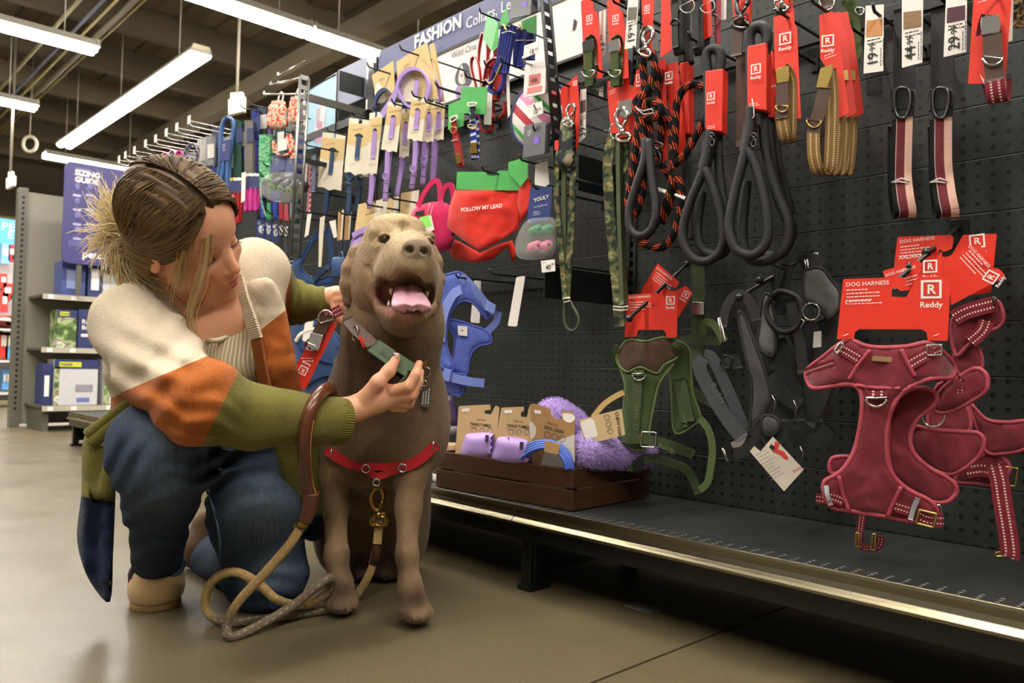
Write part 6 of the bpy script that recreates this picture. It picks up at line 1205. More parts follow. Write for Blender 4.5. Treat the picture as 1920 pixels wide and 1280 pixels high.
pl, t = far('dog_leash', 'red and white candy-striped lead beside the navy card', 'leash', 580, 402, 1.40, 15); strap(pl, [(582, 300), (581, 345), (578, 400)], .012, uvmat('candy_stripe', lambda k, uv: k.col(k.mix(k.math('LESS_THAN', k.math('FRACT', k.math('ADD', k.math('DIVIDE', uv[0], .02), uv[1])), .5), 'c83a50', 'e8d0d0'))), t, 'band', .008); strap(pl, [(588, 290), (588, 330), (586, 360)], .014, paint('6a7088', .4, 0, .3, 60), t, 'band', .008)
strip([(571, 300), (577, 299), (574, 345), (570, 346)], 1.38, 'thin white price strip beside the candy-striped lead'); strip([(576, 402), (584, 400), (578, 440), (571, 445)], 1.36, 'white price strip above the navy harness')
for x, y in ((425, 222), (455, 202), (470, 196), (490, 330), (505, 400), (530, 350), (540, 290), (497, 310), (575, 272), (560, 395)): hook(x, y, 1.34)
rg3 = random.Random(9)
for x, y0, y1, ci in ((398, 262, 345, 0), (410, 300, 372, 3), (422, 316, 398, 1), (446, 240, 330, 0), (456, 262, 345, 2), (466, 226, 318, 1), (472, 300, 352, 3), (480, 226, 330, 0), (484, 340, 410, 2), (510, 255, 330, 3), (520, 240, 300, 1), (496, 235, 300, 2), (380, 268, 330, 2), (512, 340, 402, 0), (556, 250, 330, 0), (548, 330, 420, 1)):
    pl, t = far('dog_leash', ['navy', 'dark green', 'black', 'slate grey'][ci]+' leash bundle hanging deep against the far pegboard', 'leash', x, y1, 1.47+.03*rg3.random(), 20, 'leash bundles deep on the far bay')
    loops(pl, t, x, y0, y1, .015, (DBLU, DGRN, BLACKR, CH)[ci], 3, 5); card(pl, [(x, y0+8), (x+12, y0+6), (x+12, y0+30), (x, y0+32)], 'band_card', paint(('39447e', 'd5d2ce', '6a3f8c', 'c8c4c0')[(ci+x) % 4], .5), t, .002, .012)
# ================================================================== end-cap shelving, sizing guide and far display
XE = -6.43; GRY = paint('8f8a7c', .45, 0, .08, 4); GRYD = paint('5a564c', .45)
t = thing('endcap_shelving', 'grey end-cap shelving unit with boxed products behind the woman', 'shelving', (XE, 1.8, 0))
MB().bx((XE-.03, 1.27, .02), (XE, 2.45, 1.66)).build('back_panel', GRY, t); m = MB(); m.bx((XE-.05, 1.24, 0), (XE+.03, 1.30, 1.68)); m.build('upright', paint('6b675c', .4), t, .003)
m = MB()
for i in range(40): m.bx((XE+.029, 1.262, .12+i*.038), (XE+.032, 1.278, .14+i*.038))
m.build('slot_row', INK, t)
SHZ = (.17, .56, .92); SHX = (.50, .42, .40)
for z, dx in zip(SHZ, SHX):
    MB().bx((XE+.005, 1.33, z-.02), (XE+dx, 2.4, z)).build('shelf', GRYD, t, .002); MB().bx((XE+dx, 1.33, z-.035), (XE+dx+.008, 2.4, z)).build('price_rail', paint('b5ae9e', .35), t)
    for y in (1.36, 1.5, 1.72): MB().bx((XE+dx+.009, y, z-.032), (XE+dx+.011, y+.035, z-.004)).build('shelf_label', WHT, t)
for y in (1.36, 1.9): MB().bx((XE+.05, y-.02, 0), (XE+.46, y+.02, .15)).build('base_foot', GRYD, t)
NAVB = paint('2c3566', .45); YEL = paint('cfcf3a', .5); GREYB = paint('c9c8cc', .45); PHOT = camo('garden_photo', 12, ('6d8a4c', 'a8b488', 'd8d4cc', '8a7a64', '4c6038'))
def pbox(x, y0, y1, z, h, lab, front, words=None, strip_=True, dep=.2, label=True):
    b = thing('product_box', lab, 'box', (x-dep/2, (y0+y1)/2, z), 'boxed training products on the end-cap')
    MB().bx((x-dep, y0, z), (x, y1, z+h)).build('carton', front, b, .002)
    MB().bx((x, y0, z+h*.8), (x+.002, y1, z+h)).build('top_band', NAVB, b); 
    if label: MB().bx((x+.002, y0+(y1-y0)*.1, z+h*.84), (x+.004, y0+(y1-y0)*.6, z+h*.95)).build('brand_patch', YEL, b)
    pl = PL(100, 600, X=x+.005, yaw=90); pl.o = Vector((x+.005, y0, z))
    class Q:
        n = Vector((1, 0, 0)); ex = Vector((0, 1, 0)); ez = Vector((0, 0, 1))
        def p(s, a, b_, off=0): return Vector((x+.004+off, y0+a, z+b_))
    q = Q()
    if label: text(q, 'PetSafe', (y1-y0)*.13, h*.87, h*.055, NAVB, b, 'lettering', 0, .001, .02)
    for wd in words or []:
        if wd[0] == 't': text(q, wd[1], wd[2], wd[3], wd[4], wd[5], b, 'lettering', 0, .001, .01)
        else: MB().bx((x, y0+wd[1], z+wd[2]), (x+.002, y0+wd[3], z+wd[4])).build('print', wd[5], b)
    return b
x3 = XE+.44
pbox(x3, 1.41, 1.68, .17, .31, 'grey PetSafe box with accessories print on the bottom shelf', GREYB, [('b', .13, .09, .24, .14, paint('8f8f98', .5)), ('b', 0, 0, .03, .26, PHOT), ('b', .14, .02, .22, .05, paint('6a74b0', .5))]); pbox(x3-.02, 1.345, 1.40, .17, .28, 'navy box edge with white lettering at the end of the bottom shelf', NAVB, [('b', .012, .06, .04, .2, PW)], label=False)
pbox(x3, 1.72, 2.06, .17, .32, 'white PetSafe box with clock and dog icons on the bottom shelf', paint('dcdade', .45), [('b', 0, 0, .04, .26, PHOT), ('b', .15, .12, .19, .145, NAVB), ('b', .2, .125, .23, .145, NAVB), ('b', .11, .03, .16, .06, INK), ('b', .2, .035, .26, .05, INK), ('b', .13, .18, .16, .21, INK)])
x2 = XE+.38
pbox(x2, 1.43, 1.55, .56, .26, 'box with garden photo on the middle shelf', PHOT, []); pbox(x2+.015, 1.555, 1.65, .56, .27, 'navy box with white lettering on the middle shelf', NAVB, [('t', 'Rain', .02, .17, .03, PW), ('t', 'Bio', .02, .13, .03, PW), ('b', .02, .08, .075, .1, PW)], label=False); pbox(x2, 1.66, 1.92, .56, .27, 'grey PetSafe box behind the white card on the middle shelf', GREYB, [('b', 0, 0, .04, .2, PHOT)])
o = MB().box((x2+.03, 1.80, .66), (.006, .16, .2)).build('info_card', paint('e8e4de', .5)); tag(o, 'white information card standing on the middle shelf', 'card'); o['_o'] = tuple(o.location); MB().box((x2+.034, 1.80, .69), (.002, .1, .006)).build('print', INK, o); MB().box((x2+.02, 1.80, .562), (.03, .1, .004)).build('foot', WHT, o)
x1 = XE+.36
pbox(x1, 1.45, 1.60, .92, .24, 'slate blue box lying at the end of the top shelf', paint('44518a', .45), [('b', .03, .05, .12, .18, paint('8a94c0', .5))], label=False); pbox(x1+.02, 1.61, 1.70, .92, .27, 'navy box with white lettering on the top shelf', NAVB, [('b', .02, .05, .07, .2, PW)], label=False); pbox(x1, 1.71, 2.06, .92, .22, 'grey box with device picture on the top shelf', GREYB, [('b', .13, .02, .17, .13, paint('e8e8ea', .4)), ('b', .2, .1, .24, .14, NAVB), ('b', .1, .02, .13, .04, INK)], label=False)
# sizing guide board
XG = XE+.46; a = onX(122, 300, XG); b = onX(118, 492, XG); c = onX(255, 318, XG)
t = thing('sizing_guide', 'purple SIZING GUIDE board standing in front of the shelving', 'sign', (XG, (a.y+c.y)/2, b.z)); PURP = paint('3f3a72', .4, 0, .05, 4)
cor = [(a.y, b.z), (a.y, a.z), (c.y+.12, a.z), (c.y+.12, b.z)]; MB().slab([(XG, y, z) for y, z in rnd(cor, .05)], (1, 0, 0), .008).build('board', PURP, t); MB().bx((XG-.03, a.y+.1, .92), (XG-.009, a.y+.13, b.z+.1)).build('stand', GRYD, t)
class QG:
    n = Vector((1, 0, 0)); ex = Vector((0, 1, 0)); ez = Vector((0, 0, 1))
    def p(s, x, y, off=0): q = onX(x, y, XG); return q+Vector((off+.001, 0, 0))
qg = QG(); text(qg, 'SIZING', 140, 327, .036, PW, t, bold=.04); text(qg, 'GUIDE', 140, 340, .036, PW, t, bold=.04); text(qg, 'petco', 154, 482, .05, PW, t, bold=.03); lines(qg, 142, 316, .14, 1, .01, .008, paint('8a86b4', .5), t)
for i in range(4):
    for j in range(2):
        px_, py_ = 145+j*24, 350+i*27; q = qg.p(px_, py_); MB().ball(q, (.004, .022, .028), 8).build('icon', paint('6a66a0', .5), t); MB().box(q+Vector((0, 0, -.06)), (.002, .05, .014)).build('caption', paint('b8b4d4', .5), t)
MB().box(qg.p(155, 458)+Vector((0, .02, 0)), (.002, .22, .04)).build('print', paint('5a568e', .5), t)
# far red and blue display beyond the aisle
XD = -9.2; t = thing('wall_display', 'far display bay with blue header and red toys', 'shelving', (XD, 1.7, 0)); p0 = onX(-40, 470, XD); p1 = onX(33, 470, XD); zt = onX(20, 412, XD).z; zb = onX(20, 740, XD).z
MB().bx((XD-.05, p0.y, .05), (XD, p1.y+.3, onX(20, 460, XD).z)).build('back_panel', paint('b9b6b8', .5), t); MB().bx((XD-.02, p0.y, onX(20, 460, XD).z), (XD+.03, p1.y+.3, zt)).build('header', paint('4aa0dc', .45), t)
class QD:
    n = Vector((1, 0, 0)); ex = Vector((0, 1, 0)); ez = Vector((0, 0, 1))
    def p(s, x, y, off=0): return onX(x, y, XD+.034)
qd = QD(); text(qd, 'PER', 2, 430, .075, paint('cfe4f2', .5), t, wid=1.1); text(qd, 'ES', 13, 446, .075, paint('cfe4f2', .5), t, wid=1.1); MB().bx((XD, p0.y, zt), (XD+.02, p1.y-.25, zt+.12)).build('topper', paint('8fc83a', .5), t)
for z in (onX(20, 600, XD).z, onX(20, 618, XD).z, onX(20, 675, XD).z, onX(20, 733, XD).z): MB().bx((XD, p0.y, z-.02), (XD+.35, p1.y+.2, z)).build('shelf', paint('cfccca', .4), t)
rg2 = random.Random(4)
for i, (x, y, w, h, c) in enumerate(((20, 490, .1, .16, 'd02a4a'), (8, 495, .12, .2, '7ab4dc'), (26, 488, .08, .1, 'c83a60'), (4, 540, .1, .14, 'd83028'), (12, 562, .14, .16, 'd83028'), (24, 565, .1, .06, '9cc8e4'), (6, 585, .1, .2, 'd0302a'), (8, 610, .2, .1, 'c8524a'), (20, 612, .16, .1, 'd8403a'), (10, 628, .2, .07, 'd8605a'), (22, 630, .12, .07, 'c03830'), (4, 672, .12, .3, 'c82a20'), (18, 672, .16, .3, '5aa4d8'), (6, 730, .06, .2, '5a98d8'), (13, 730, .06, .2, '5a98d8'), (20, 730, .06, .2, '4a88c8'))):
    w *= .6; q = onX(x, y, XD+.15); o = MB().bx((XD+.08, q.y-w/2, q.z), (XD+.2, q.y+w/2, q.z+h)).build('toy_pack', paint(c, .5, 0, .2, 20)); tag(o, ['red toy pack hanging on the far display', 'pale blue toy pack on the far display', 'crimson toy pack at the top of the far display', 'small red toy pack on the far display', 'wide red toy pack mid-height on the far display', 'flat pale blue pack on the far display', 'tall red pack above the far shelf', 'wide dusty red pack on the far shelf', 'red pack beside the dusty red one', 'flat coral pack on the second far shelf', 'flat dark red pack on the second far shelf', 'tall red carton low on the far display', 'tall blue carton beside the red one', 'narrow blue pack on the lowest far shelf', 'narrow blue pack on the lowest far shelf', 'narrow blue pack on the lowest far shelf'][i], 'pack', 'packs on the far display'); o['_o'] = tuple(o.location); MB().bx((XD+.2, q.y-w*.3, q.z+h*.4), (XD+.203, q.y+w*.3, q.z+h*.75)).build('label', WHT, o)
# ================================================================== dog

def fur_disp(P):
    return (.0006*np.sin(P[:, 0]*310+3*np.sin(P[:, 2]*90))*np.sin(P[:, 2]*160+2*np.sin(P[:, 1]*120))).astype(np.float32)
dp = []
dp += [ell(T(722, 770, 1.71), (.118, .175, .135), k=.03), ell(T(718, 860, 1.72), (.088, .07, .10), k=.04)]
dp += chain([T(720, 790, 1.76), T(703, 900, 1.86), T(690, 985, 1.93)], [.11, .12, .12], .04)
dp += chain([T(728, 700, 1.67), T(738, 610, 1.62), T(742, 545, 1.59)], [.108, .095, .085], .04)
dp += [ell(T(640, 800, 1.68), (.055, .095, .075), k=.035), ell(T(800, 795, 1.67), (.05, .1, .075), k=.035)]
dp += chain([T(640, 835, 1.66), T(630, 890, 1.655), T(629, 950, 1.635), T(631, 1040, 1.605), T(638, 1095, 1.59), T(641, 1122, 1.58)], [.042, .030, .0235, .0215, .0225, .026], .02)
dp += chain([T(785, 830, 1.64), T(770, 890, 1.63), T(766, 950, 1.61), T(763, 1040, 1.57), T(769, 1100, 1.55), T(778, 1135, 1.535)], [.043, .032, .0245, .0195, .021, .026], .02)
# haunches and hind feet
dp += [ell(T(635, 985, 1.88), (.055, .11, .11), k=.04), ell(T(765, 985, 1.86), (.05, .10, .10), k=.04)]
dp += chain([T(762, 1040, 1.90), T(735, 1058, 1.85), T(724, 1062, 1.83)], [.035, .03, .027], .02)
dp += chain([T(640, 1040, 1.94), T(668, 1062, 1.88), T(676, 1066, 1.83)], [.035, .03, .027], .02)
def paw(x, y, D, s=1):
    o = [ell(T(x, y, D), (.030*s, .019*s, .034*s), k=.012)]
    for i, (dx, dy, dd) in enumerate(((-20, 3, -.012), (-7, 8, -.028), (8, 8, -.028), (21, 3, -.012))):
        o.append(ell(T(x+dx*s, y+dy*s, D+dd*s), (.0118*s, .0145*s, .017*s), k=.005))
    return o
dp += paw(641, 1128, 1.585)+paw(781, 1146, 1.535)+paw(724, 1068, 1.83, .8)+paw(676, 1070, 1.83, .8)
VB, FB = blob(dp, .0055, 1, fur_disp)
# head
MF = (T(781, 468, 1.40)-T(742, 472, 1.55)).normalized()           # muzzle axis
hd = [ell(T(743, 474, 1.565), (.070, .066, .078), k=.03), ell(T(738, 520, 1.58), (.083, .075, .07), k=.03)]
hd += chain([T(738, 620, 1.63), T(742, 545, 1.59)], [.093, .085], .04)
hd += chain([T(752, 487, 1.53), T(768, 490, 1.47), T(778, 490, 1.432)], [.055, .046, .036], .02)      # muzzle
hd += chain([T(757, 462, 1.52), T(772, 462, 1.46), T(780, 465, 1.415)], [.026, .022, .017], .02)      # bridge
hd += [ell(T(727, 522, 1.485), (.026, .032, .036), k=.022), ell(T(803, 528, 1.485), (.016, .032, .034), k=.02)]  # flews
hd += [ell(T(752, 512, 1.455), (.024, .02, .025), k=.02), ell(T(788, 515, 1.45), (.02, .022, .024), k=.02)]
hd += [ell(T(700, 535, 1.545), (.03, .055, .045), k=.025), ell(T(812, 540, 1.55), (.014, .05, .04), k=.02)]       # cheeks
hd += [ell(T(716, 436, 1.505), (.020, .012, .016), k=.014), ell(T(804, 443, 1.512), (.012, .010, .014), k=.012)]  # brows
hd += [ell(T(722, 462, 1.495), (.018, .010, .014), k=.012), ell(T(742, 424, 1.545), (.05, .02, .045), k=.03)]
# lower jaw
hd += chain([T(742, 590, 1.56), T(760, 592, 1.49), T(768, 588, 1.445)], [.05, .036, .025], .02)
hd += chain([T(706, 545, 1.51), T(722, 577, 1.49), T(742, 592, 1.45)], [.017, .016, .014], .012)                  # lower lip rolls
hd += chain([T(808, 552, 1.51), T(803, 577, 1.48), T(786, 592, 1.445)], [.012, .013, .013], .012)
# open mouth, nostrils, eye sockets, forehead furrow
hd += [ell(T(762, 551, 1.455), (.040, .030, .080), k=.008, op='s'), ell(T(768, 528, 1.445), (.024, .020, .055), k=.012, op='s'), ell(T(762, 565, 1.43), (.03, .02, .05), k=.006, op='s')]
hd += [ell(T(724, 549, 1.475), (.020, .026, .05), (CR, CU, -CF), k=.01, op='s'), ell(T(803, 550, 1.475), (.010, .024, .04), k=.008, op='s')]
hd += [ell(T(781, 466, 1.408), (.027, .0205, .017), k=.006)]
hd += [ell(T(768, 468, 1.396), (.0085, .0065, .012), k=.003, op='s'), ell(T(795, 471, 1.398), (.007, .0065, .012), k=.003, op='s')]
hd += [cone(T(781, 478, 1.388), T(783, 505, 1.412), .0016, .0014, .003, 's')]
hd += [ell(T(721, 448.5, 1.484), (.0128, .0095, .012), k=.005, op='s'), ell(T(806, 455, 1.489), (.0095, .008, .014), k=.005, op='s')]
hd += chain([T(707, 452, 1.492), T(714, 440, 1.483), T(724, 437, 1.479), T(735, 445, 1.483)], [.0024, .0030, .0030, .0024], .004)+chain([T(708, 453, 1.49), T(719, 460, 1.483), T(734, 454, 1.483)], [.0022, .0026, .0022], .004)
hd += chain([T(795, 449, 1.485), T(804, 446, 1.483), T(813, 452, 1.492)], [.003, .0042, .003], .004)+chain([T(796, 461, 1.486), T(805, 464, 1.486), T(813, 459, 1.493)], [.003, .0034, .003], .004)
hd += [cone(T(755, 424, 1.505), T(766, 448, 1.475), .0025, .002, .02, 's')]
for a, b, r in (((690, 500, 1.497), (712, 540, 1.475), .003), ((678, 520, 1.535), (690, 560, 1.51), .003), ((733, 500, 1.465), (705, 505, 1.50), .0025)):
    hd += [cone(T(*a), T(*b), r, r, .008, 's')]
VH, FH = blob(hd, .0028, 1, fur_disp)
# ears (flaps with real thickness)
er = chain([T(690, 462, 1.575), T(668, 476, 1.565), T(659, 505, 1.56), T(655, 535, 1.557), T(652, 566, 1.555)], [.016, .014, .018, .017, .010], .012)
er += chain([T(672, 480, 1.585), T(668, 520, 1.58), T(660, 550, 1.575)], [.014, .013, .01], .012)
er += chain([T(808, 470, 1.585), T(818, 490, 1.585), T(822, 525, 1.585), T(823, 556, 1.585)], [.014, .011, .011, .007], .012)
VE, FE = blob(er, .0035, 1, fur_disp)
VD, FD = mrg((VB, FB), (VH, FH), (VE, FE))
pxd = pix(VD)
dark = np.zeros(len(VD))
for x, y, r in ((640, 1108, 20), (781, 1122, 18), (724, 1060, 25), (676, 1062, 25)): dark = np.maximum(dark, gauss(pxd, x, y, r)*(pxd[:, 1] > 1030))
dark = np.maximum(dark, .85*gauss(pxd, 722, 735, 95)*(pxd[:, 2] > 1.5)); dark = np.maximum(dark, .6*gauss(pxd, 715, 870, 50))  # chest: shade painted into the fur colour, together with its browner coat
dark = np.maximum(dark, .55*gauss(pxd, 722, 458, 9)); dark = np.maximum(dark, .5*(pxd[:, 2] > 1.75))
light = np.maximum(gauss(pxd, 740, 430, 40), .8*gauss(pxd, 770, 500, 30))*(pxd[:, 2] < 1.62)
pink = np.maximum(gauss(pxd, 760, 555, 22)*(pxd[:, 2] > 1.455), 0)*(np.abs(pxd[:, 1]-553) < 32)*(np.abs(pxd[:, 0]-760) < 52)*(pxd[:, 2] < 1.56)
lip = np.maximum(gauss(pxd, 712, 552, 13), gauss(pxd, 730, 582, 9)); lip = np.maximum(lip, gauss(pxd, 765, 590, 12)); lip = lip*(pxd[:, 2] < 1.52)
nose = ((np.abs(pxd[:, 0]-781)/28)**2+((pxd[:, 1]-467)/19)**2 < 1)*(pxd[:, 2] < 1.43)*1.0
k = N('short_brown_fur')
at = lambda n_: k.attr(n_)[2]
fn = k.noise(38, 5); hair = k.noise(420, 3, k.scl(k.obj(), (1, 1, .22)))
base = k.mix(fn, '7a6148', '9c8160'); base = k.mix(k.math('MULTIPLY', hair, .35), base, '4a3624')
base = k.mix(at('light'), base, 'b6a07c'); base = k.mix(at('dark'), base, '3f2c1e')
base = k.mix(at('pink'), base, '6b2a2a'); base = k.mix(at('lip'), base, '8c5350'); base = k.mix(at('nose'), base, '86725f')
base = k.mix(k.attr('tone')[2], base, '241910'); k.col(base); k.set(.72, 0, .25); k.b.inputs['Sheen Weight'].default_value = .12; k.b.inputs['Sheen Roughness'].default_value = .4
k.bump(hair, .55, .0025)
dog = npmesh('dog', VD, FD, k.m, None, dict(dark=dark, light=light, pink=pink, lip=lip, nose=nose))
tag(dog, 'silver-brown labrador sitting beside the woman, mouth open and tongue out', 'dog')
# eyes
ey = N('dog_eye'); ey.col('3a2a14'); ey.set(.06, 0, .6)
for x, y, D, r in ((721.5, 448.5, 1.4905, .0118), (805, 455, 1.495, .0095)):
    e = MB().ball(T(x, y, D), r, 18).build('eye', ey.m, dog)
    MB().ball(T(x+1, y, D-r*.62), (.0042, .0042, .003), 12, CAMAX).build('pupil', paint('050505', .08), e)
# tongue
tg = chain([T(757, 536, 1.51), T(760, 540, 1.47)], [.022, .022], .01)
tv = MB(); rows = []
tp = [(764, 532, 1.51, .024), (765, 538, 1.475, .026), (766, 546, 1.445, .029), (768, 556, 1.425, .033), (770, 565, 1.41, .035), (772, 571, 1.405, .031), (774, 576, 1.408, .016)]
cs = catmull([T(a, b, c) for a, b, c, _ in tp], 4); ws = [p.x for p in catmull([Vector((q[3], 0, 0)) for q in tp], 4)]
for c, w in zip(cs, ws):
    row = []
    for j in range(13):
        u_ = -1+2*j/12; row.append(c+CR*(u_*w)+CU*(-.008*u_*u_-.005*math.exp(-(u_*4)**2)+.003)-CF*(-.006*u_*u_))
    rows.append(row)
V_ = [p for r in rows for p in r]+[p+CF*.006-CU*.006 for r in rows for p in r]; n_ = len(rows)*13; F_ = []
for i in range(len(rows)-1):
    for j in range(12):
        a = i*13+j; F_ += [(a, a+13, a+14, a+1), (n_+a, n_+a+1, n_+a+14, n_+a+13)]
for i in range(len(rows)-1):
    for j in (0, 12): a = i*13+j; F_.append((a, a+13, n_+a+13, n_+a) if j else (a, n_+a, n_+a+13, a+13))
for j in range(12): a = (len(rows)-1)*13+j; F_.append((a, n_+a, n_+a+1, a+1))
kt = N('tongue'); kt.col(kt.mix(kt.noise(120, 3), 'e0aebc', 'c78fa6')); kt.set(.35, 0, .5); kt.bump(kt.noise(900, 2), .4, .001)
tv.raw(V_, F_); tv.build('tongue', kt.m, dog)
IV = paint('e6d9bd', .3)
for x, y, D, h, r in ((733, 541, 1.468, .012, .0034), (801, 546, 1.475, .011, .003), (729, 574, 1.475, -.011, .0032)):
    a = T(x, y, D); m = MB(); m.lathe(a, -CU if h > 0 else CU, [(r, 0), (r*.9, abs(h)*.5), (r*.25, abs(h))], 8); m.build('tooth', IV, dog)
for i in range(5): MB().ball(T(744+i*6, 582-abs(i-2)*.6, 1.425), (.0028, .004, .002), 6, CAMAX).build('tooth', IV, dog)
for x, y, D, s_ in ((641, 1128, 1.585, 1), (781, 1146, 1.535, 1), (724, 1068, 1.83, .8)):
    for dx, dy, dd in ((-21, 12, -.026), (-7, 15, -.044), (8, 15, -.044), (22, 12, -.026)):
        m = MB(); a = T(x+dx*s_, y+dy*s_-6, D+dd*s_+.008); m.tube([a, a-CF*.007-CU*.002, a-CF*.011-CU*.008], [.0036, .0028, .0012], 6); m.build('claw', paint('2b2622', .3), dog)

# short coat
ok = (nose < .5) & (pink < .15) & (lip < .5); fd_ = FD[ok[FD].all(1)]
def hlen(p): return np.where(p[:, 1] < 600, .005, np.where(p[:, 1] > 900, .006, .009))
npt = npv(T(781, 470, 1.38))
def flow(P, p): 
    h = (P-npt); h /= np.linalg.norm(h, axis=1)[:, None]; w = np.clip((640-p[:, 1])/60, 0, 1)[:, None]; return h*w+np.array([0, 0, -1.])*(1-w)
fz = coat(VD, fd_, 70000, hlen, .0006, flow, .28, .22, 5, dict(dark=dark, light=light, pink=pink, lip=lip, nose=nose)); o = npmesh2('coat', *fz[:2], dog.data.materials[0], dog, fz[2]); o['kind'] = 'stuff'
# ================================================================== woman
def cax(x, y, z): return CR*x+CU*y-CF*z
HF = cax(.904, -.339, .26).normalized(); HL = cax(.42, .58, -.70); HL = (HL-HF*HL.dot(HF)).normalized(); HU = HF.cross(HL).normalized()
HE = T(410, 462, 1.37)
def hp(f, u, l=0): return HE+HF*f+HU*u+HL*l
HAX = (HF, HU, HL)
bd_ = [ell(hp(-.078, .036), (.097, .086, .074), HAX, .02), ell(hp(-.030, -.042), (.050, .076, .051), HAX, .02)]
for s_ in (-1, 1):
    bd_ += [cone(hp(-.07, -.060, .042*s_), hp(-.012, -.097, .012*s_), .019, .017, .02), ell(hp(-.012, -.028, .038*s_), (.02, .016, .016), HAX, .016)]
bd_ += [ell(hp(-.006, -.104), (.017, .014, .017), HAX, .012), ell(hp(-.022, .045), (.036, .042, .052), HAX, .02), ell(hp(.000, .015), (.011, .009, .040), HAX, .014)]
for s_ in (-1, 1):
    bd_ += [ell(hp(.010, -.004, .031*s_), (.014, .011, .016), HAX, .008, 's')]
    bd_ += [ell(hp(-.006, -.003, .0305*s_), (.0130, .0118, .0150), HAX, .004)]
bd_ += [cone(hp(.004, .006), hp(.0275, -.036), .0075, .0088, .009), ell(hp(.027, -.038), (.0095, .0085, .009), HAX, .005)]
for s_ in (-1, 1): bd_ += [ell(hp(.0165, -.043, .011*s_), (.0085, .0065, .0062), HAX, .004), ell(hp(.019, -.0485, .0068*s_), (.004, .003, .003), HAX, .002, 's')]
bd_ += [ell(hp(.012, -.058), (.010, .012, .02), HAX, .01)]
bd_ += [ell(hp(.0155, -.0655), (.0075, .0052, .0205), HAX, .004), ell(hp(.0145, -.0765), (.0078, .0068, .0175), HAX, .004)]
bd_ += [cone(hp(.0235, -.0705, -.017), hp(.0235, -.0705, .017), .0016, .0016, .002, 's')]
for s_ in (-1, 1): bd_ += [ell(hp(-.085, -.015, .072*s_), (.018, .03, .008), HAX, .006)]
bd_ += chain([hp(-.085, -.045), T(350, 535, 1.475), T(372, 585, 1.50)], [.053, .054, .062], .02)
NB = T(372, 585, 1.50)
bd_ += [cone(T(258, 603, 1.45), T(478, 508, 1.57), .052, .052, .03), cone(T(375, 630, 1.52), T(400, 770, 1.70), .105, .115, .03), cone(T(320, 600, 1.50), T(440, 560, 1.54), .06, .06, .03)]
bd_ += [ell(T(398, 596, 1.485), (.078, .045, .05), k=.03)]
bd_ += [cone(T(400, 566, 1.452), T(330, 588, 1.44), .0075, .006, .018), cone(T(414, 563, 1.456), T(455, 532, 1.487), .0075, .006, .018)]      # collar bones
VW, FW_ = blob(bd_, .0026, 1)
# near hand: back of the hand towards us, thumb and fingers pinching the collar end
h1 = chain([T(560, 782, 1.395), T(640, 773, 1.43), T(668, 765, 1.445)], [.034, .0235, .0235], .015)
h1 += [ell(T(706, 745, 1.452), (.040, .024, .017), (cax(.93, .36, 0).normalized(), cax(-.36, .93, 0).normalized(), -CF), .014)]
h1 += chain([T(672, 765, 1.45), T(742, 744, 1.452)], [.021, .017], .012)
h1 += chain([T(738, 732, 1.44), T(766, 724, 1.425), T(779, 703, 1.43), T(786, 682, 1.452)], [.0115, .0098, .0088, .0072], .005)
h1 += chain([T(744, 744, 1.446), T(771, 741, 1.436), T(784, 716, 1.445), T(788, 697, 1.465)], [.0115, .0098, .0088, .0072], .005)
h1 += chain([T(744, 754, 1.455), T(766, 756, 1.452), T(777, 736, 1.468), T(773, 714, 1.485)], [.011, .0094, .0086, .0072], .005)
h1 += chain([T(738, 762, 1.465), T(756, 764, 1.468), T(764, 750, 1.485), T(757, 732, 1.495)], [.0098, .0084, .0076, .0066], .005)
h1 += chain([T(688, 744, 1.44), T(709, 716, 1.428), T(729, 695, 1.436), T(743, 673, 1.452)], [.0165, .0128, .0112, .0082], .008)
VN, FN = blob(h1, .0017, 1)
# far hand: loosely closed round the strap behind the ear
h2 = chain([T(598, 565, 1.65), T(612, 563, 1.645), T(628, 558, 1.635)], [.02, .023, .024], .012)
h2 += [ell(T(638, 560, 1.63), (.022, .024, .020), k=.01)]
for dx, dy, dd in ((0, -6, -.01), (0, 7, -.012), (-1, 20, -.01)):
    h2 += chain([T(634+dx, 556+dy, 1.62+dd), T(652+dx, 553+dy, 1.605+dd), T(661+dx, 566+dy, 1.605+dd), T(652+dx, 577+dy, 1.60+dd)], [.0115, .0105, .0095, .008], .005)
h2 += chain([T(632, 572, 1.615), T(634, 592, 1.60), T(646, 604, 1.595)], [.013, .011, .008], .006)
VF_, FF_ = blob(h2, .002, 1)
VW, FW_ = mrg((VW, FW_), (VN, FN), (VF_, FF_))
pw = pix(VW); loc = (VW-npv(HE))@np.array([tuple(HF), tuple(HU), tuple(HL)]).T
def lg(f, u, l, a, b, c): return np.exp(-(((loc[:, 0]-f)/a)**2+((loc[:, 1]-u)/b)**2+((loc[:, 2]-l)/c)**2))
lips = np.maximum(lg(.020, -.0655, 0, .014, .0052, .017), lg(.020, -.0765, 0, .014, .0062, .0155)); lips = np.clip(lips*1.8-.5, 0, 1)
brow = np.maximum(lg(.004, .0165, .032, .02, .0032, .016), lg(.004, .0165, -.032, .02, .0032, .016)); brow = np.clip(brow*1.5-.25, 0, .8)
blush = np.maximum(lg(-.002, -.032, .038, .03, .018, .02), lg(-.002, -.032, -.038, .03, .018, .02)); blush = np.maximum(blush, lg(.03, -.038, 0, .012, .012, .012)*.7)
kn = np.maximum.reduce([gauss(pw, 786, 684, 7), gauss(pw, 743, 676, 8), gauss(pw, 772, 740, 9), gauss(pw, 645, 575, 16)])*.5
k = N('skin'); at = lambda n_: k.attr(n_)[2]
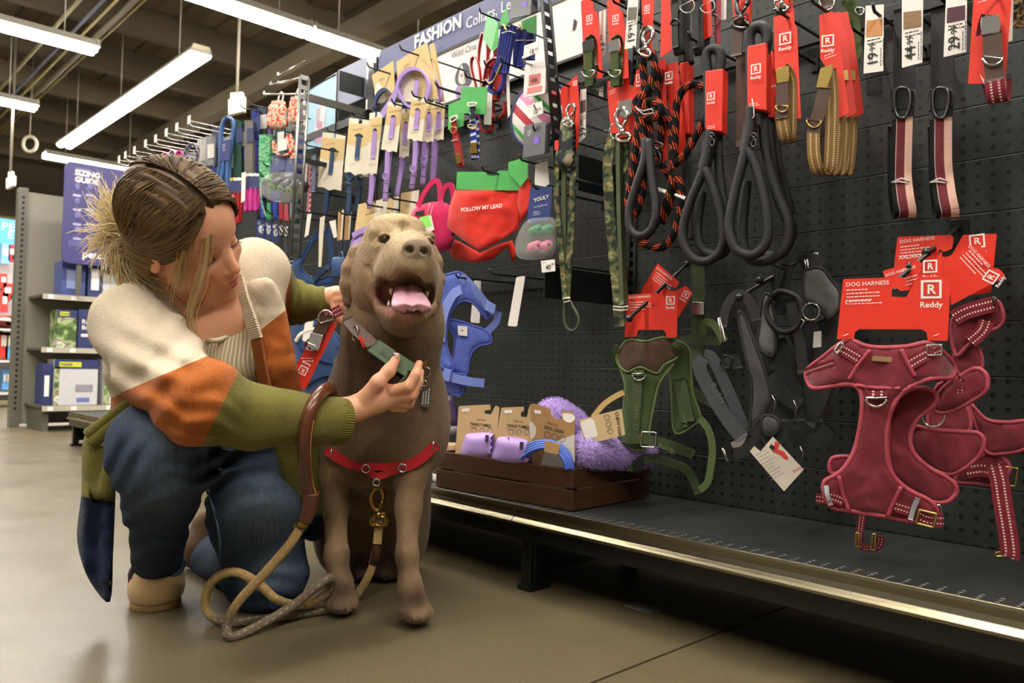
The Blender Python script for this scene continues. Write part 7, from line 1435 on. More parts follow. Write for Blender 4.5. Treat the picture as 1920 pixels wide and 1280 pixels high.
c_ = k.mix(k.noise(30, 4), 'd9a382', 'cc9272'); c_ = k.mix(k.math('MULTIPLY', at('blush'), .45), c_, 'c97462'); c_ = k.mix(k.math('MULTIPLY', at('kn'), .6), c_, 'cf7f68')
c_ = k.mix(at('lips'), c_, 'b0525a'); c_ = k.mix(at('brow'), c_, '5b4230')
k.col(c_); k.set(.46, 0, .4); k.b.inputs['Subsurface Weight'].default_value = .12; k.b.inputs['Subsurface Radius'].default_value = (.01, .004, .002); k.b.inputs['Subsurface Scale'].default_value = .6
k.bump(k.noise(700, 2), .08, .0006); SKIN = k.m
person = npmesh('person', VW, FW_, SKIN, None, dict(lips=lips, brow=brow, blush=blush, kn=kn), Vector((-1.62, .72, 0)))
tag(person, 'woman in colour-block cardigan and jeans crouching to fit a collar on the dog', 'person')
# eyelashes, nails
LASH = paint('2a1c14', .5)
for s_ in (-1, 1):
    m = MB(); m.tube([hp(.0042+.0035*math.cos(a*1.2), -.0105-.0012*math.cos(a), .0305*s_+.0135*math.sin(a)) for a in np.linspace(-1.25, 1.25, 11)], .0012, 6)
    for a in np.linspace(-1.1, 1.1, 12):
        q = hp(.0042+.0035*math.cos(a*1.2), -.0105-.0012*math.cos(a), .0305*s_+.0135*math.sin(a)); m.tube([q, q+HF*.004-HU*.002+HL*(.0015*math.sin(a)), q+HF*.007-HU*.0018+HL*(.003*math.sin(a))], [.0005, .0004, .0002], 4)
    m.build('eyelashes', LASH, person)
NAIL = paint('e3b6a4', .2)
for (x, y, D, dx, dy) in ((744, 668, 1.444, .0045, .0075),):
    MB().ball(T(x, y, D), (dx, dy, .002), 10, (cax(.8, -.5, .2).normalized(), cax(.5, .8, .2).normalized(), cax(-.2, 0, 1).normalized())).build('thumbnail', NAIL, person)
# ------------------------------------------------------------------ tank top
tk = [cone(T(375, 630, 1.52), T(400, 770, 1.70), .110, .12, .03), ell(T(398, 596, 1.49), (.079, .046, .052), k=.03), cone(T(320, 600, 1.50), T(440, 560, 1.54), .062, .062, .03)]
tk += [ell(T(385, 690, 1.46), (.062, .062, .06), k=.03), ell(T(448, 672, 1.52), (.05, .06, .055), k=.03), ell(T(425, 745, 1.60), (.09, .08, .085), k=.03)]
nl = (T(376, 632, 1.43), T(462, 592, 1.45)); nd = (nl[1]-nl[0]).normalized(); upn = nd.cross(CF).normalized(); upn = upn if upn.z > 0 else -upn
tk += [cut(nl[0]-upn*.006, (upn-CF*.0).normalized()), ell(T(414, 600, 1.41), (.046, .028, .09), (nd, upn, -CF), k=.01, op='s')]
VT, FT = blob(tk, .004, 2)
k = N('ribbed_knit_oat'); wv = k.n('ShaderNodeTexWave', wave_type='BANDS', bands_direction='X'); wv.inputs['Scale'].default_value = 62; wv.inputs['Distortion'].default_value = .4
rt = k.n('ShaderNodeVectorRotate'); rt.inputs['Angle'].default_value = -.82; rt.rotation_type = 'Z_AXIS'; k.l(k.obj(), rt.inputs['Vector']); k.l(rt.outputs[0], wv.inputs['Vector'])
k.col(k.mix(wv.outputs[1], 'a89a7c', 'd2c5a6')); k.set(.85, 0, .2); k.bump(wv.outputs[1], .7, .002)
npmesh('tank_top', VT, FT, k.m, person)
def gsurf(pr, x, y, off):
    q = ray(x, y); d = 1.2
    for _ in range(60):
        e = float(feval(pr, npv(CC+q*d)[None, :])[0])
        if e < .0008 or d > 1.9: break
        d += max(e*.7, .001)
    return CC+q*(d-off)
q = catmull([gsurf(bd_+tk, x, y, .002) for x, y in ((372, 628), (392, 638), (418, 634), (442, 618), (460, 596))], 6)
MB().tube(q, .0045, 8).build('neckline_binding', paint('c3b596', .8), person)
# ------------------------------------------------------------------ cardigan
OPEN = [(318, 470), (432, 440), (446, 545), (471, 632), (500, 760), (505, 900), (425, 900), (408, 760), (380, 690), (352, 622), (322, 560)]
def open_fn(P):
    q = pix(P); d = np.full(len(P), -1e9)
    # left and right edges of the opening as polylines in the picture; only the front layer is open
    def edge(pl):
        xs = np.interp(q[:, 1], [p[1] for p in pl], [p[0] for p in pl]); return xs
    xl = edge([(470, 318), (560, 326), (622, 352), (690, 382), (760, 410), (900, 425)][0:0] or [(318, 470), (326, 560), (352, 622), (382, 690), (410, 760), (425, 900)])
    xr = edge([(430, 430), (446, 545), (471, 632), (498, 750), (515, 900)])
    w = np.maximum(xl-q[:, 0], q[:, 0]-xr)*.001
    dep = np.interp(q[:, 1], [430, 560, 650, 800], [1.50, 1.52, 1.55, 1.68])
    return np.maximum(w, q[:, 2]-dep).astype(np.float32)
SH, EL, WR = T(252, 608, 1.43), T(372, 752, 1.255), T(636, 789, 1.425)
cg = [cone(SH, T(480, 508, 1.575), .060, .066, .03), cone(T(372, 640, 1.54), T(402, 780, 1.72), .128, .145, .03), cone(T(318, 590, 1.51), T(440, 550, 1.55), .076, .074, .03), cone(T(300, 660, 1.52), T(330, 790, 1.70), .10, .12, .03)]
cg += [ell(T(488, 640, 1.56), (.05, .13, .07), k=.03)]
cg += [('f', open_fn, .004, 's')]
ca = chain([SH, T(305, 690, 1.33), EL], [.077, .068, .064], .03)+[cone(EL, T(470, 780, 1.315), .064, .052, .03), cone(T(470, 780, 1.315), WR, .052, .042, .02)]
cb = chain([T(480, 508, 1.575), T(522, 560, 1.70), T(555, 568, 1.69), T(612, 566, 1.645)], [.064, .052, .042, .031], .02)
def knit_fold(P):
    q = pix(P); s = np.sin((q[:, 0]*.55+q[:, 1])*.085+2*np.sin(q[:, 0]*.02)); w = np.exp(-((q[:, 0]-330)**2+(q[:, 1]-700)**2)/(2*75**2))
    s2 = np.sin((q[:, 1]-q[:, 0]*.35)*.16+np.sin(q[:, 0]*.05)*1.5); w2 = np.exp(-((q[:, 0]-370)**2+(q[:, 1]-785)**2)/(2*45**2))
    return (.0045*s*w+.004*s2*w2+.0012*np.sin(q[:, 0]*.05+q[:, 1]*.03)+.006*np.exp(-((q[:, 0]-275)**2+(q[:, 1]-690)**2)/(2*60**2))*np.sin((q[:, 1]-.5*q[:, 0])*.1)).astype(np.float32)
fl_ = [cone(T(*a), T(*b), .0035, .0025, .016, 's') for a, b in (((392, 668, 1.335), (300, 622, 1.345)), ((386, 676, 1.315), (318, 652, 1.315)), ((372, 690, 1.29), (280, 700, 1.30)), ((300, 560, 1.405), (345, 640, 1.375)))]
hole_w = fl_+[cone(T(600, 785, 1.40), T(700, 790, 1.46), .036, .036, .003, 's')]
V1, F1 = blob(cg+fl_[:3]+fl_[-1:], .0042, 1, knit_fold); V2, F2 = blob(ca+hole_w, .0042, 1, knit_fold); V3, F3 = blob(cb, .0042, 1, lambda P: (.0018*np.sin(pix(P)[:, 0]*.33)).astype(np.float32))
def zones(V, which):
    p_ = pix(V)
    if which == 0:
        a1 = np.where(p_[:, 0] < 430, side(p_, (250, 728), (388, 668)), side(p_, (468, 634), (540, 578)))
        a2 = side(p_, (150, 830), (620, 790)); a3 = side(p_, (150, 945), (620, 985))
    elif which == 1:
        a1 = side(p_, (250, 726), (386, 668)); a2 = side(p_, (394, 806), (432, 728)); a3 = np.full(len(V), -50.)
    else:
        a1 = side(p_, (535, 600), (537, 500)); a2 = side(p_, (543, 600), (545, 500)); a3 = np.full(len(V), -50.)
    return a1, a2, a3
def knit(rib=False):
    k = N('wool_knit_colour_blocks'); a1, a2, a3 = (k.attr(n_)[2] for n_ in ('z1', 'z2', 'z3'))
    g = lambda v: k.math('GREATER_THAN', v, 0)
    f = k.noise(160, 4); f2 = k.noise(14, 4)
    def tone(a, b): return k.mix(k.math('MULTIPLY_ADD', f2, .5, k.math('MULTIPLY', f, .5)), a, b)
    c = k.mix(g(a1), tone('b5a58c', 'd8cbb4'), tone('8a4a1e', 'b4662e')); c = k.mix(g(a2), c, tone('55501f', '7a7238')); c = k.mix(g(a3), c, tone('141a2e', '242d48'))
    c = k.mix(k.math('MULTIPLY', k.attr('tone')[2], .5), c, '3a2c1c'); k.col(c); k.set(.92, 0, .1); k.b.inputs['Sheen Weight'].default_value = .12
    h = k.math('ADD', k.noise(420, 3), k.math('MULTIPLY', f, .6)); k.bump(h, .55, .003); return k.m
KNIT = knit()
VC, FC = mrg((V1, F1), (V2, F2), (V3, F3)); z = [np.concatenate(q) for q in zip(zones(V1, 0), zones(V2, 1), zones(V3, 2))]
card_ = npmesh('cardigan', VC, FC, KNIT, person, dict(z1=z[0], z2=z[1], z3=z[2])); card_['label'] = 'cream, rust, olive and navy colour-block knit cardigan'
k = N('ribbed_cuff_olive'); uu = k.uv(); rib = k.math('SINE', k.math('MULTIPLY', uu[1], 360)); k.col(k.mix(k.math('MULTIPLY_ADD', rib, .3, .5), '55501f', '7a7238')); k.set(.9, 0, .1); k.bump(rib, .6, .0015); CUFF = k.m
fz = coat(VC, FC, 60000, .0045, .0004, None, .55, .3, 3, dict(z1=z[0], z2=z[1], z3=z[2])); o = npmesh2('wool_fuzz', *fz[:2], KNIT, person, fz[2]); o['kind'] = 'stuff'
def zpanel(name, pl, pts, a1, a2, a3, off=None, t=.008, puff=.006, wr=.012, seed=1):
    m = MB(); panel(m, pl, sm(pts, 4), off, t, puff, 14, 9, wr, seed); o = m.build(name, KNIT, person)
    V = np.array([tuple(p) for p in m.v]); p_ = pix(V)
    for n_, ln in (('z1', a1), ('z2', a2), ('z3', a3)):
        v = side(p_, *ln) if isinstance(ln, tuple) else np.full(len(V), float(ln)); o.data.attributes.new(n_, 'FLOAT', 'POINT').data.foreach_set('value', v.astype(np.float32))
    return o
# front band and hanging flap on the far side, back hem and pocket on the near side
zpanel('front_flap', PL(520, 700, D=1.48, yaw=45), [(446, 548), (500, 520), (530, 560), (548, 640), (562, 710), (570, 760), (600, 850), (612, 960), (602, 1010), (560, 1000), (530, 900), (505, 800), (492, 740), (472, 640)],
       ((468, 634), (540, 578)), ((450, 800), (640, 770)), ((520, 985), (620, 960)), lambda x, y: -.0007*max(0, y-690)-.0004*max(0, x-500), seed=2)
zpanel('back_hem', PL(200, 860, D=1.50, yaw=40), [(262, 752), (300, 770), (262, 800), (228, 850), (218, 900), (216, 945), (212, 1040), (206, 1128), (172, 1095), (152, 1050), (144, 1000), (152, 930), (153, 880), (158, 818), (196, 788), (230, 760)],
       -0+50., ((100, 0), (101, 0)) if False else 50., ((148, 930), (220, 942)), lambda x, y: -.0006*max(0, 880-y)*.4+.006*math.sin((x-150)*.16+y*.006), wr=.02, seed=4)
zpanel('pocket', PL(190, 850, D=1.485, yaw=40), [(158, 822), (176, 832), (205, 832), (226, 822), (214, 880), (204, 925), (180, 936), (164, 920), (154, 880)], 50., 50., -50., None, .006, .008, .008, 6)
for (a, b) in (([(270, 752), (225, 785), (190, 815), (172, 830)], .013), ([(290, 760), (240, 800), (215, 850), (196, 930)], .015), ([(250, 750), (205, 785), (165, 815)], .012)):
    o = MB().tube(catmull([T(x, y, 1.475+.0006*(y-750)*0) for x, y in a], 5), [b*1.2]*1+[b]*(5*(len(a)-1)), 8).build('hem_fold', KNIT, person)
    for n_, v in (('z1', 50.), ('z2', 50.), ('z3', -50.)): o.data.attributes.new(n_, 'FLOAT', 'POINT').data.foreach_set('value', [v]*len(o.data.vertices))
MB().tube([T(610, 788, 1.408), T(622, 789, 1.416), T(634, 789.5, 1.424), T(642, 790, 1.43)], [.0438, .0436, .0434, .0425], 40, cap=False).build('cuff', CUFF, person)
# ribbed front band
k = N('ribbed_band_cream'); uu = k.uv(); rib = k.math('SINE', k.math('MULTIPLY', uu[0], 1500)); k.col(k.mix(k.math('MULTIPLY_ADD', rib, .2, .5), 'b5a68c', 'd9ccb4')); k.set(.9, 0, .1); k.bump(rib, .5, .0015)
MB().strap(catmull([T(446, 520, 1.475), T(456, 560, 1.462), T(470, 600, 1.455), T(481, 634, 1.458)], 6), cax(-.45, .1, 1), .024, .007).build('front_band', k.m, person, .002)
MB().strap(catmull([T(481, 634, 1.458), T(491, 690, 1.475), T(504, 752, 1.495)], 6), cax(-.45, .1, 1), .024, .007).build('front_band', paint('9a5525', .9, 0, .2, 120, .5), person, .002)
# ------------------------------------------------------------------ jeans
KN = T(311, 850, 1.345)
jn = [ell(T(400, 815, 1.76), (.15, .10, .13), k=.04), cone(T(360, 815, 1.72), KN, .105, .092, .03), ell(T(312, 835, 1.335), (.088, .075, .06), k=.03)]
jn += chain([KN, T(300, 945, 1.47), T(296, 1030, 1.60), T(295, 1058, 1.64)], [.086, .061, .047, .047], .02)
jn += chain([T(470, 825, 1.73), T(480, 960, 1.665), T(497, 1072, 1.625)], [.095, .092, .083], .03)+[ell(T(500, 1080, 1.62), (.080, .048, .06), k=.03)]
jn += [cone(T(497, 1072, 1.64), T(400, 1045, 1.90), .07, .055, .02)]
jn += [cone(T(295, 1062, 1.645), T(295, 1110, 1.67), .041, .041, .004, 's')]
def wrk(P):
    q = pix(P); r = np.zeros(len(P))
    for x, y, s_, fx, fy, a in ((395, 880, 40, .05, .18, .006), (300, 990, 50, .10, .14, .004), (460, 860, 45, .03, .16, .006), (500, 1085, 40, .03, .16, .004), (240, 860, 35, .12, .08, .004), (390, 850, 30, .2, .02, .004)):
        r += a*np.exp(-((q[:, 0]-x)**2+(q[:, 1]-y)**2)/(2*s_*s_))*np.sin(q[:, 0]*fx+q[:, 1]*fy+2*np.sin(q[:, 0]*.03))
    cr = 0
    for (x1, y1), (x2, y2), a, s_ in (((404, 848), (345, 905), .006, 5), ((398, 872), (352, 930), .005, 5), ((410, 862), (475, 838), .006, 5), ((412, 880), (500, 862), .004, 5), ((222, 838), (262, 822), .004, 4), ((240, 985), (330, 962), .004, 5), ((246, 1010), (338, 1000), .004, 5), ((250, 1035), (335, 1030), .003, 4), ((425, 1075), (520, 1092), .004, 6), ((440, 1055), (540, 1066), .003, 5)):
        d = np.array([x2-x1, y2-y1]); t_ = np.clip(((q[:, 0]-x1)*d[0]+(q[:, 1]-y1)*d[1])/(d@d), 0, 1); e = np.hypot(q[:, 0]-x1-t_*d[0], q[:, 1]-y1-t_*d[1]); cr = cr+a*np.exp(-(e/s_)**2)*np.sin(np.pi*np.clip(t_, .05, .95))
    return (r*1.4+cr+.0015*np.sin(q[:, 0]*.035+1)*np.sin(q[:, 1]*.03)).astype(np.float32)
VJ, FJ = blob(jn, .005, 1, wrk); pj = pix(VJ)
fade = np.maximum.reduce([gauss(pj, 320, 800, 45), .9*gauss(pj, 490, 960, 55), .5*gauss(pj, 300, 900, 40), .6*gauss(pj, 500, 1060, 40)])
k = N('denim'); w1 = k.n('ShaderNodeTexWave', wave_type='BANDS', bands_direction='DIAGONAL'); w1.inputs['Scale'].default_value = 160; w1.inputs['Distortion'].default_value = 2; k.l(k.obj(), w1.inputs['Vector'])
slub = k.noise(180, 3, k.scl(k.obj(), (1, 1, .12))); c_ = k.mix(slub, '1e2a3c', '36455c'); c_ = k.mix(k.math('MULTIPLY', k.attr('fade')[2], k.math('MULTIPLY_ADD', slub, 1.1, .15)), c_, '7f90a4')
c_ = k.mix(k.math('MULTIPLY', k.noise(9, 5), .35), c_, '151c2c'); k.col(c_); k.set(.85, 0, .2); k.bump(k.math('ADD', w1.outputs[1], slub), .7, .0015)
jeans = npmesh('jeans', VJ, FJ, k.m, person, dict(fade=fade))
SEAM = paint('6e84a3', .8)
for pts in (((386, 915, 1.60), (402, 960, 1.585), (412, 1010, 1.575), (416, 1085, 1.60)), ((222, 832, 1.30), (217, 860, 1.31), (222, 905, 1.36), (238, 960, 1.43))):
    MB().tube(catmull([T(*p) for p in pts], 6), .0022, 6).build('seam', SEAM, jeans)
hm = MB(); hm.tube([T(295, 1060, 1.64)+CR*(.0478*math.cos(a))-CF*(.0478*math.sin(a))+CU*(-.014*math.sin(a)-.006) for a in [i*math.pi/14 for i in range(28)]], .008, 8, True); hm.build('trouser_hem', paint('3a4c6c', .85, 0, .3, 200, .5), jeans)
# ------------------------------------------------------------------ shoes
SUEDE = N('suede_tan'); SUEDE.col(SUEDE.mix(SUEDE.noise(35, 5), 'c09a68', 'dab986')); SUEDE.set(.95, 0, .1); SUEDE.b.inputs['Sheen Weight'].default_value = .5; SUEDE.bump(SUEDE.noise(600, 2), .3, .001)
ft = onZ(292, 1128, 0); fwd = (Vector((CC.x, CC.y, 0))-Vector((ft.x, ft.y, 0))).normalized(); lat = fwd.cross(Vector((0, 0, 1))); Z = Vector((0, 0, 1))
def shoe(c, fw, label, mat):
    la = fw.cross(Z)
    s = [ell(c-fw*.056+Z*.030, (.058, .052, .036), (fw, la, Z), k=.02), ell(c-fw*.085+Z*.050, (.062, .050, .042), (fw, la, Z), k=.03), ell(c-fw*.15+Z*.06, (.07, .042, .055), (fw, la, Z), k=.03)]
    s += [cut(c+Z*.010, -Z, .003)]
    V, F = blob(s, .0035, 1); o = npmesh('shoe', V, F, mat, person)
    if label: o['label'] = label
    ol = [c-fw*.055+fw*(.054*math.cos(a) if math.cos(a) > 0 else .16*math.cos(a))+la*(.049*math.sin(a)*(1 if math.cos(a) > -.3 else .88)) for a in [i*math.pi/12 for i in range(24)]]
    MB().slab([p+Z*.011 for p in ol], Z, .011).build('sole', paint('a58353', .9), o, .002)
    return o
sh = shoe(onZ(291, 1148, 0), fwd, 'tan suede slip-on shoe flat on the floor', SUEDE.m)
MB().tube(catmull([T(246, 1100, 1.60), T(246, 1080, 1.605), T(252, 1060, 1.61), T(258, 1045, 1.63)], 5), .006, 8).build('collar_trim', paint('4a2c1a', .6), sh)
b0 = onZ(372, 1066, 0); f2 = (Vector((.2, -1, 0))+fwd*.6).normalized()
s = [ell(b0+Z*.045, (.05, .045, .045), k=.02), ell(b0+Z*.085+f2*-.02, (.034, .05, .036), k=.02), cut(b0+Z*.004, -Z, .003)]
V, F = blob(s, .004, 1); o = npmesh('shoe', V, F, paint('5d4630', .9, 0, .2, 60, .3), person); o['label'] = 'brown shoe of the kneeling leg, seen from behind'
# ------------------------------------------------------------------ hair
def hair_mat(nm, rib):
    k = N(nm); t = k.attr('tip')[2]; r = k.attr('rnd')[2]
    root = k.mix(r, '2e1f14', '5d4529'); mid = k.mix(r, '5a4226', '9b7a45'); tip = k.mix(r, 'c8aa70', 'f0dfb2')
    c = k.mix(k.math('SMOOTH_MIN', k.math('MULTIPLY', t, 2), 1, .01), root, mid); c = k.mix(k.math('MAXIMUM', k.math('SUBTRACT', k.math('MULTIPLY', t, 2), 1), 0), c, tip)
    k.col(c); k.set(.6, 0, .3); return k.m
HAIR = hair_mat('hair', 0)
hc = [ell(hp(-.080, .042), (.108, .096, .086), HAX, .02), ell(hp(-.135, -.02), (.055, .06, .062), HAX, .03), ell(hp(-.10, -.03, -.05), (.05, .05, .035), HAX, .02), ell(hp(-.10, -.03, .05), (.05, .05, .035), HAX, .02)]
hc += [('p', npv(hp(-.010, .060)), npv((HF*.78-HU*.62).normalized()), .012, 's')]
def hd_(P):
    l = (P-npv(HE))@np.array([tuple(HF), tuple(HU), tuple(HL)]).T; a = np.arctan2(l[:, 2], l[:, 1]+.05)
    part = .008*np.exp(-((l[:, 2]+.012)/.005)**2)*(l[:, 1] > .02)*(l[:, 0] > -.11)
    return (.0012*np.sin(a*46+6*l[:, 0]*10)+.0008*np.sin(a*97)+part).astype(np.float32)
VHc, FHc = blob(hc, .003, 0, hd_)
lh = (VHc-npv(HE))@np.array([tuple(HF), tuple(HU), tuple(HL)]).T
ang = np.arctan2(lh[:, 2], lh[:, 1]+.05); tipc = np.clip((-lh[:, 0]-.02)*1.3+(.06-lh[:, 1])*2.2, .05, .62); rn = .5+.5*np.sin(ang*61)*np.sin(ang*23+1)
hair = npmesh('hair', VHc, FHc, HAIR, person, dict(tip=tipc, rnd=rn)); hair['label'] = 'brown hair with blonde ends pulled back into a messy bun'
rg = random.Random(11); SM = dict(v=[], f=[], tip=[], rnd=[])
def strand(pts, r, t0, t1, rv, n=4):
    q = catmull(pts, n); m = MB(); L = len(q); m.tube(q, [r*(1 if i < L*.7 else max(.15, 1-(i-L*.7)/(L*.3)*.85)) for i in range(L)], 4, cap=False)
    b = len(SM['v']); SM['v'] += m.v; SM['f'] += [tuple(b+i for i in f) for f in m.f]
    for i in range(L): SM['tip'] += [t0+(t1-t0)*i/(L-1)]*4; SM['rnd'] += [rv]*4
BUN = (-.178, -.045, -.015)
def onskull(f, u, l, off):
    c = Vector((-.080, .042, 0)); d = Vector((f, u, l))-c; r = Vector((.108, .096, .086)); s_ = math.sqrt((d.x/r.x)**2+(d.y/r.y)**2+(d.z/r.z)**2); d = d/s_; return c+d*(1+off)
for i in range(1100):
    # start along the parting or the hairline, run back over the skull to the bun
    sd = -1 if rg.random() < .62 else 1
    if rg.random() < .55:
        q = rg.uniform(0, 1); st = Vector((.012-.12*q, .10, -.012+sd*.004))
    else:
        q = rg.uniform(0, 1); st = Vector((.004-.055*q, .085-.12*q, sd*(.02+.07*q)))
    en = Vector(BUN)+Vector((rg.gauss(0, .008), rg.gauss(0, .018), rg.gauss(0, .018)))
    mid_l = sd*(.05+.05*rg.random()); pts = []
    for t_ in np.linspace(0, 1, 7):
        p_ = st.lerp(en, t_); p_.z += (mid_l-0)*math.sin(t_*math.pi)*(.9 if q < .6 else .45); p_.y -= .02*math.sin(t_*math.pi)*(1-abs(q-.5))
        o = .012+.03*rg.random()*(.3+t_*.3); s_ = onskull(p_.x, p_.y, p_.z, o) if t_ < .93 else en; pts.append(hp(s_.x, s_.y, s_.z))
    strand(pts, rg.uniform(.0006, .0012), rg.uniform(.0, .12), rg.uniform(.35, .75), rg.random())
bun = hp(*BUN)
for a0, L0, n_, cv in ((2.05, .085, 60, .010), (2.35, .098, 80, .012), (2.62, .105, 90, .012), (2.85, .098, 90, .004), (3.05, .10, 90, -.006), (3.28, .105, 90, -.016), (3.5, .098, 80, -.022), (3.75, .085, 70, -.022)):   # messy tufts of the bun
    z0 = rg.uniform(-.2, .4)
    for i in range(int(n_*.75)):
        a = rg.gauss(a0, .075); L = L0*rg.uniform(.35, .86); d = cax(math.cos(a), math.sin(a), z0+rg.gauss(0, .12)).normalized(); side_ = cax(-math.sin(a), math.cos(a), 0)
        s0 = bun+cax(rg.gauss(-.012, .008), rg.gauss(.012, .012)+.03*math.sin(a0), rg.gauss(0, .012))
        strand([s0, s0+d*L*.4+side_*(cv*.3+rg.gauss(0, .002)), s0+d*L*.75+side_*(-cv*.1+rg.gauss(0, .003)), s0+d*L+side_*(-cv+rg.gauss(0, .004))], rg.uniform(.0004, .0009), rg.uniform(.6, .8), 1, rg.uniform(.3, 1), 3)
for i in range(420):   # loop of hair falling behind the neck
    s0 = bun+cax(rg.gauss(.0, .012), rg.gauss(-.015, .012), rg.gauss(0, .012)); w = rg.uniform(-.02, .05); L = rg.uniform(.05, .085)
    strand([s0, s0+cax(-.012+w*.3, -.03, .01), s0+cax(.005+w, -L, .012), s0+cax(.04+w*.6, -L-.008+rg.gauss(0, .006), .01)], rg.uniform(.0004, .0008), rg.uniform(.55, .75), 1, rg.random(), 3)
for i in range(20):    # loose front strands beside the face
    j = rg.gauss(0, 5); e = rg.gauss(0, 7)
    strand([T(392+j*.9, 398+e, 1.335), T(389+j, 440+j, 1.315), T(384+j, 490, 1.31), T(372+j+e*.4, 540, 1.32), T(358+j*.6+e*.6, 580, 1.345), T(358+e, 610, 1.37), T(374+e, 640, 1.385)], rg.uniform(.0006, .001), .35, 1, rg.random())
for i in range(30):
    j = rg.gauss(0, 8); strand([T(350+j, 440, 1.31), T(345+j, 480, 1.31), T(338+j*1.2, 520+rg.gauss(0, 10), 1.34), T(332+j*1.4, 545+rg.gauss(0, 12), 1.37)], .0006, .3, .9, rg.random())
for i in range(22):
    j = rg.gauss(0, 3); strand([T(398+j, 396, 1.34), T(418+j, 384, 1.36), T(431+j*.5, 398, 1.40), T(437+j*.5, 425, 1.425), T(440+j*.4, 438+rg.gauss(0, 6), 1.43)], .0006, .1, .6, rg.random())
m = MB(); m.raw(SM['v'], SM['f']); st_ = m.build('hair_strands', HAIR, person); st_['kind'] = 'stuff'
for n_ in ('tip', 'rnd'): st_.data.attributes.new(n_, 'FLOAT', 'POINT').data.foreach_set('value', SM[n_])
# necklaces
GOLD = metal('d8a94e', .25)
for pts, r in ((((306, 520, 1.40), (322, 548, 1.395), (352, 572, 1.388), (372, 574, 1.385), (386, 556, 1.39), (394, 534, 1.40)), .0013), (((310, 520, 1.40), (335, 560, 1.393), (362, 590, 1.388), (374, 598, 1.388)), .0006)):
    MB().tube(catmull([gsurf(bd_, p[0], p[1], .002) for p in pts], 8), r, 6).build('necklace', GOLD, person)
# ================================================================== what the dog wears, the collars in her hands, the leash
def dsurf(x, y, off=.004, prims=None, d0=1.2, d1=2.2):
    """point of the dog's coat seen at a pixel, lifted by off"""
    q = ray(x, y); q_ = npv(q); o = npv(CC); d = d0; pr = prims or (dp+hd)
    for _ in range(60):
        e = float(feval(pr, (o+q_*d)[None, :])[0])
        if e < .001: break
        d += max(e*.7, .001)
        if d > d1: break
    return CC+q*(d-off)
REDN = cloth('b5121c', '8f0c14', 700, .7)
t = thing('dog_harness', 'red webbing front-clip harness worn by the dog', 'harness', dsurf(708, 895), None)
def onchest(pts, w, name, lift=.004):
    q = [dsurf(x, y, lift) for x, y in pts]; q = catmull(q, 4); nn = [(CC-p).normalized() for p in q]; return MB().strap(q, nn, w, .003).build(name, REDN, t)
onchest([(612, 843), (630, 855), (655, 868), (684, 877)], .020, 'shoulder_band'); onchest([(756, 876), (780, 866), (800, 850), (817, 832)], .020, 'shoulder_band'); onchest([(686, 873), (710, 874), (735, 874), (756, 873)], .016, 'rear_loop', .002)
L1, L2, L3 = dsurf(686, 878, .008), dsurf(706, 894, .012), dsurf(755, 877, .008)
MB().strap([L1, L1.lerp(L2, .5), L2], -CF, .014, .003).build('front_loop', REDN, t); MB().strap([L2, L2.lerp(L3, .5), L3], -CF, .014, .003).build('front_loop', REDN, t)
def ring(c, r, mat, parent, name, th=.0016, ax=None, sx=1): ax = ax or (CR, CU); MB().tube([c+ax[0]*(r*sx*math.cos(a))+ax[1]*(r*math.sin(a)) for a in [i*math.pi/9 for i in range(18)]], th, 6, True).build(name, mat, parent)
ring(L1-CF*.002, .008, SILV, t, 'joint_ring'); ring(L3-CF*.002, .008, SILV, t, 'joint_ring'); ring(L2-CU*.010-CF*.003, .007, SILV, t, 'clip_ring')
for x, y in ((622, 850), (813, 836)): c = dsurf(x, y, .007); MB().tube([c+CU*.010, c-CU*.010-CR*.003], .0014, 6).build('slide', SILV, t)
# id tags
c = dsurf(797, 697, .008); t2 = thing('id_tag', 'engraved steel dog tag on a split ring at the dog\'s chest', 'tag', c-CU*.06)
MB().strap([c+CU*.032+CF*.004, c+CU*.018-CF*.003, c+CU*.008], CR, .003, .006).build('hanger', BRASS, t2); ring(c, .0105, SILV, t2, 'split_ring', .0012); ring(c-CU*.022-CR*.002-CF*.004, .006, SILV, t2, 'split_ring', .001)
c2 = dsurf(799, 742, .012); ol = rnd([(-.0115, -.022), (.0105, -.023), (.0125, .02), (-.0095, .023)], .006)
o = MB().slab([c2+CR*u+CU*v for u, v in ol], -CF, .0016).build('tag_plate', metal('8a8a88', .35), t2)
class QT:
    n = -CF; ex = CR; ez = CU
    def __init__(s, c): s.c = c
    def p(s, x, y, off=0): return s.c+CR*x+CU*y-CF*off
for i in range(3): lines(QT(c2), -.006+.0055*i, -.016, .034, 1, .004, .0022, paint('c9c9c6', .3), t2, 85, .0006, seed=i+3)
c3 = dsurf(786, 724, .008); MB().lathe(c3, -CF, [(.009, 0), (.009, .0016)], 20).build('round_tag', SILV, t2)
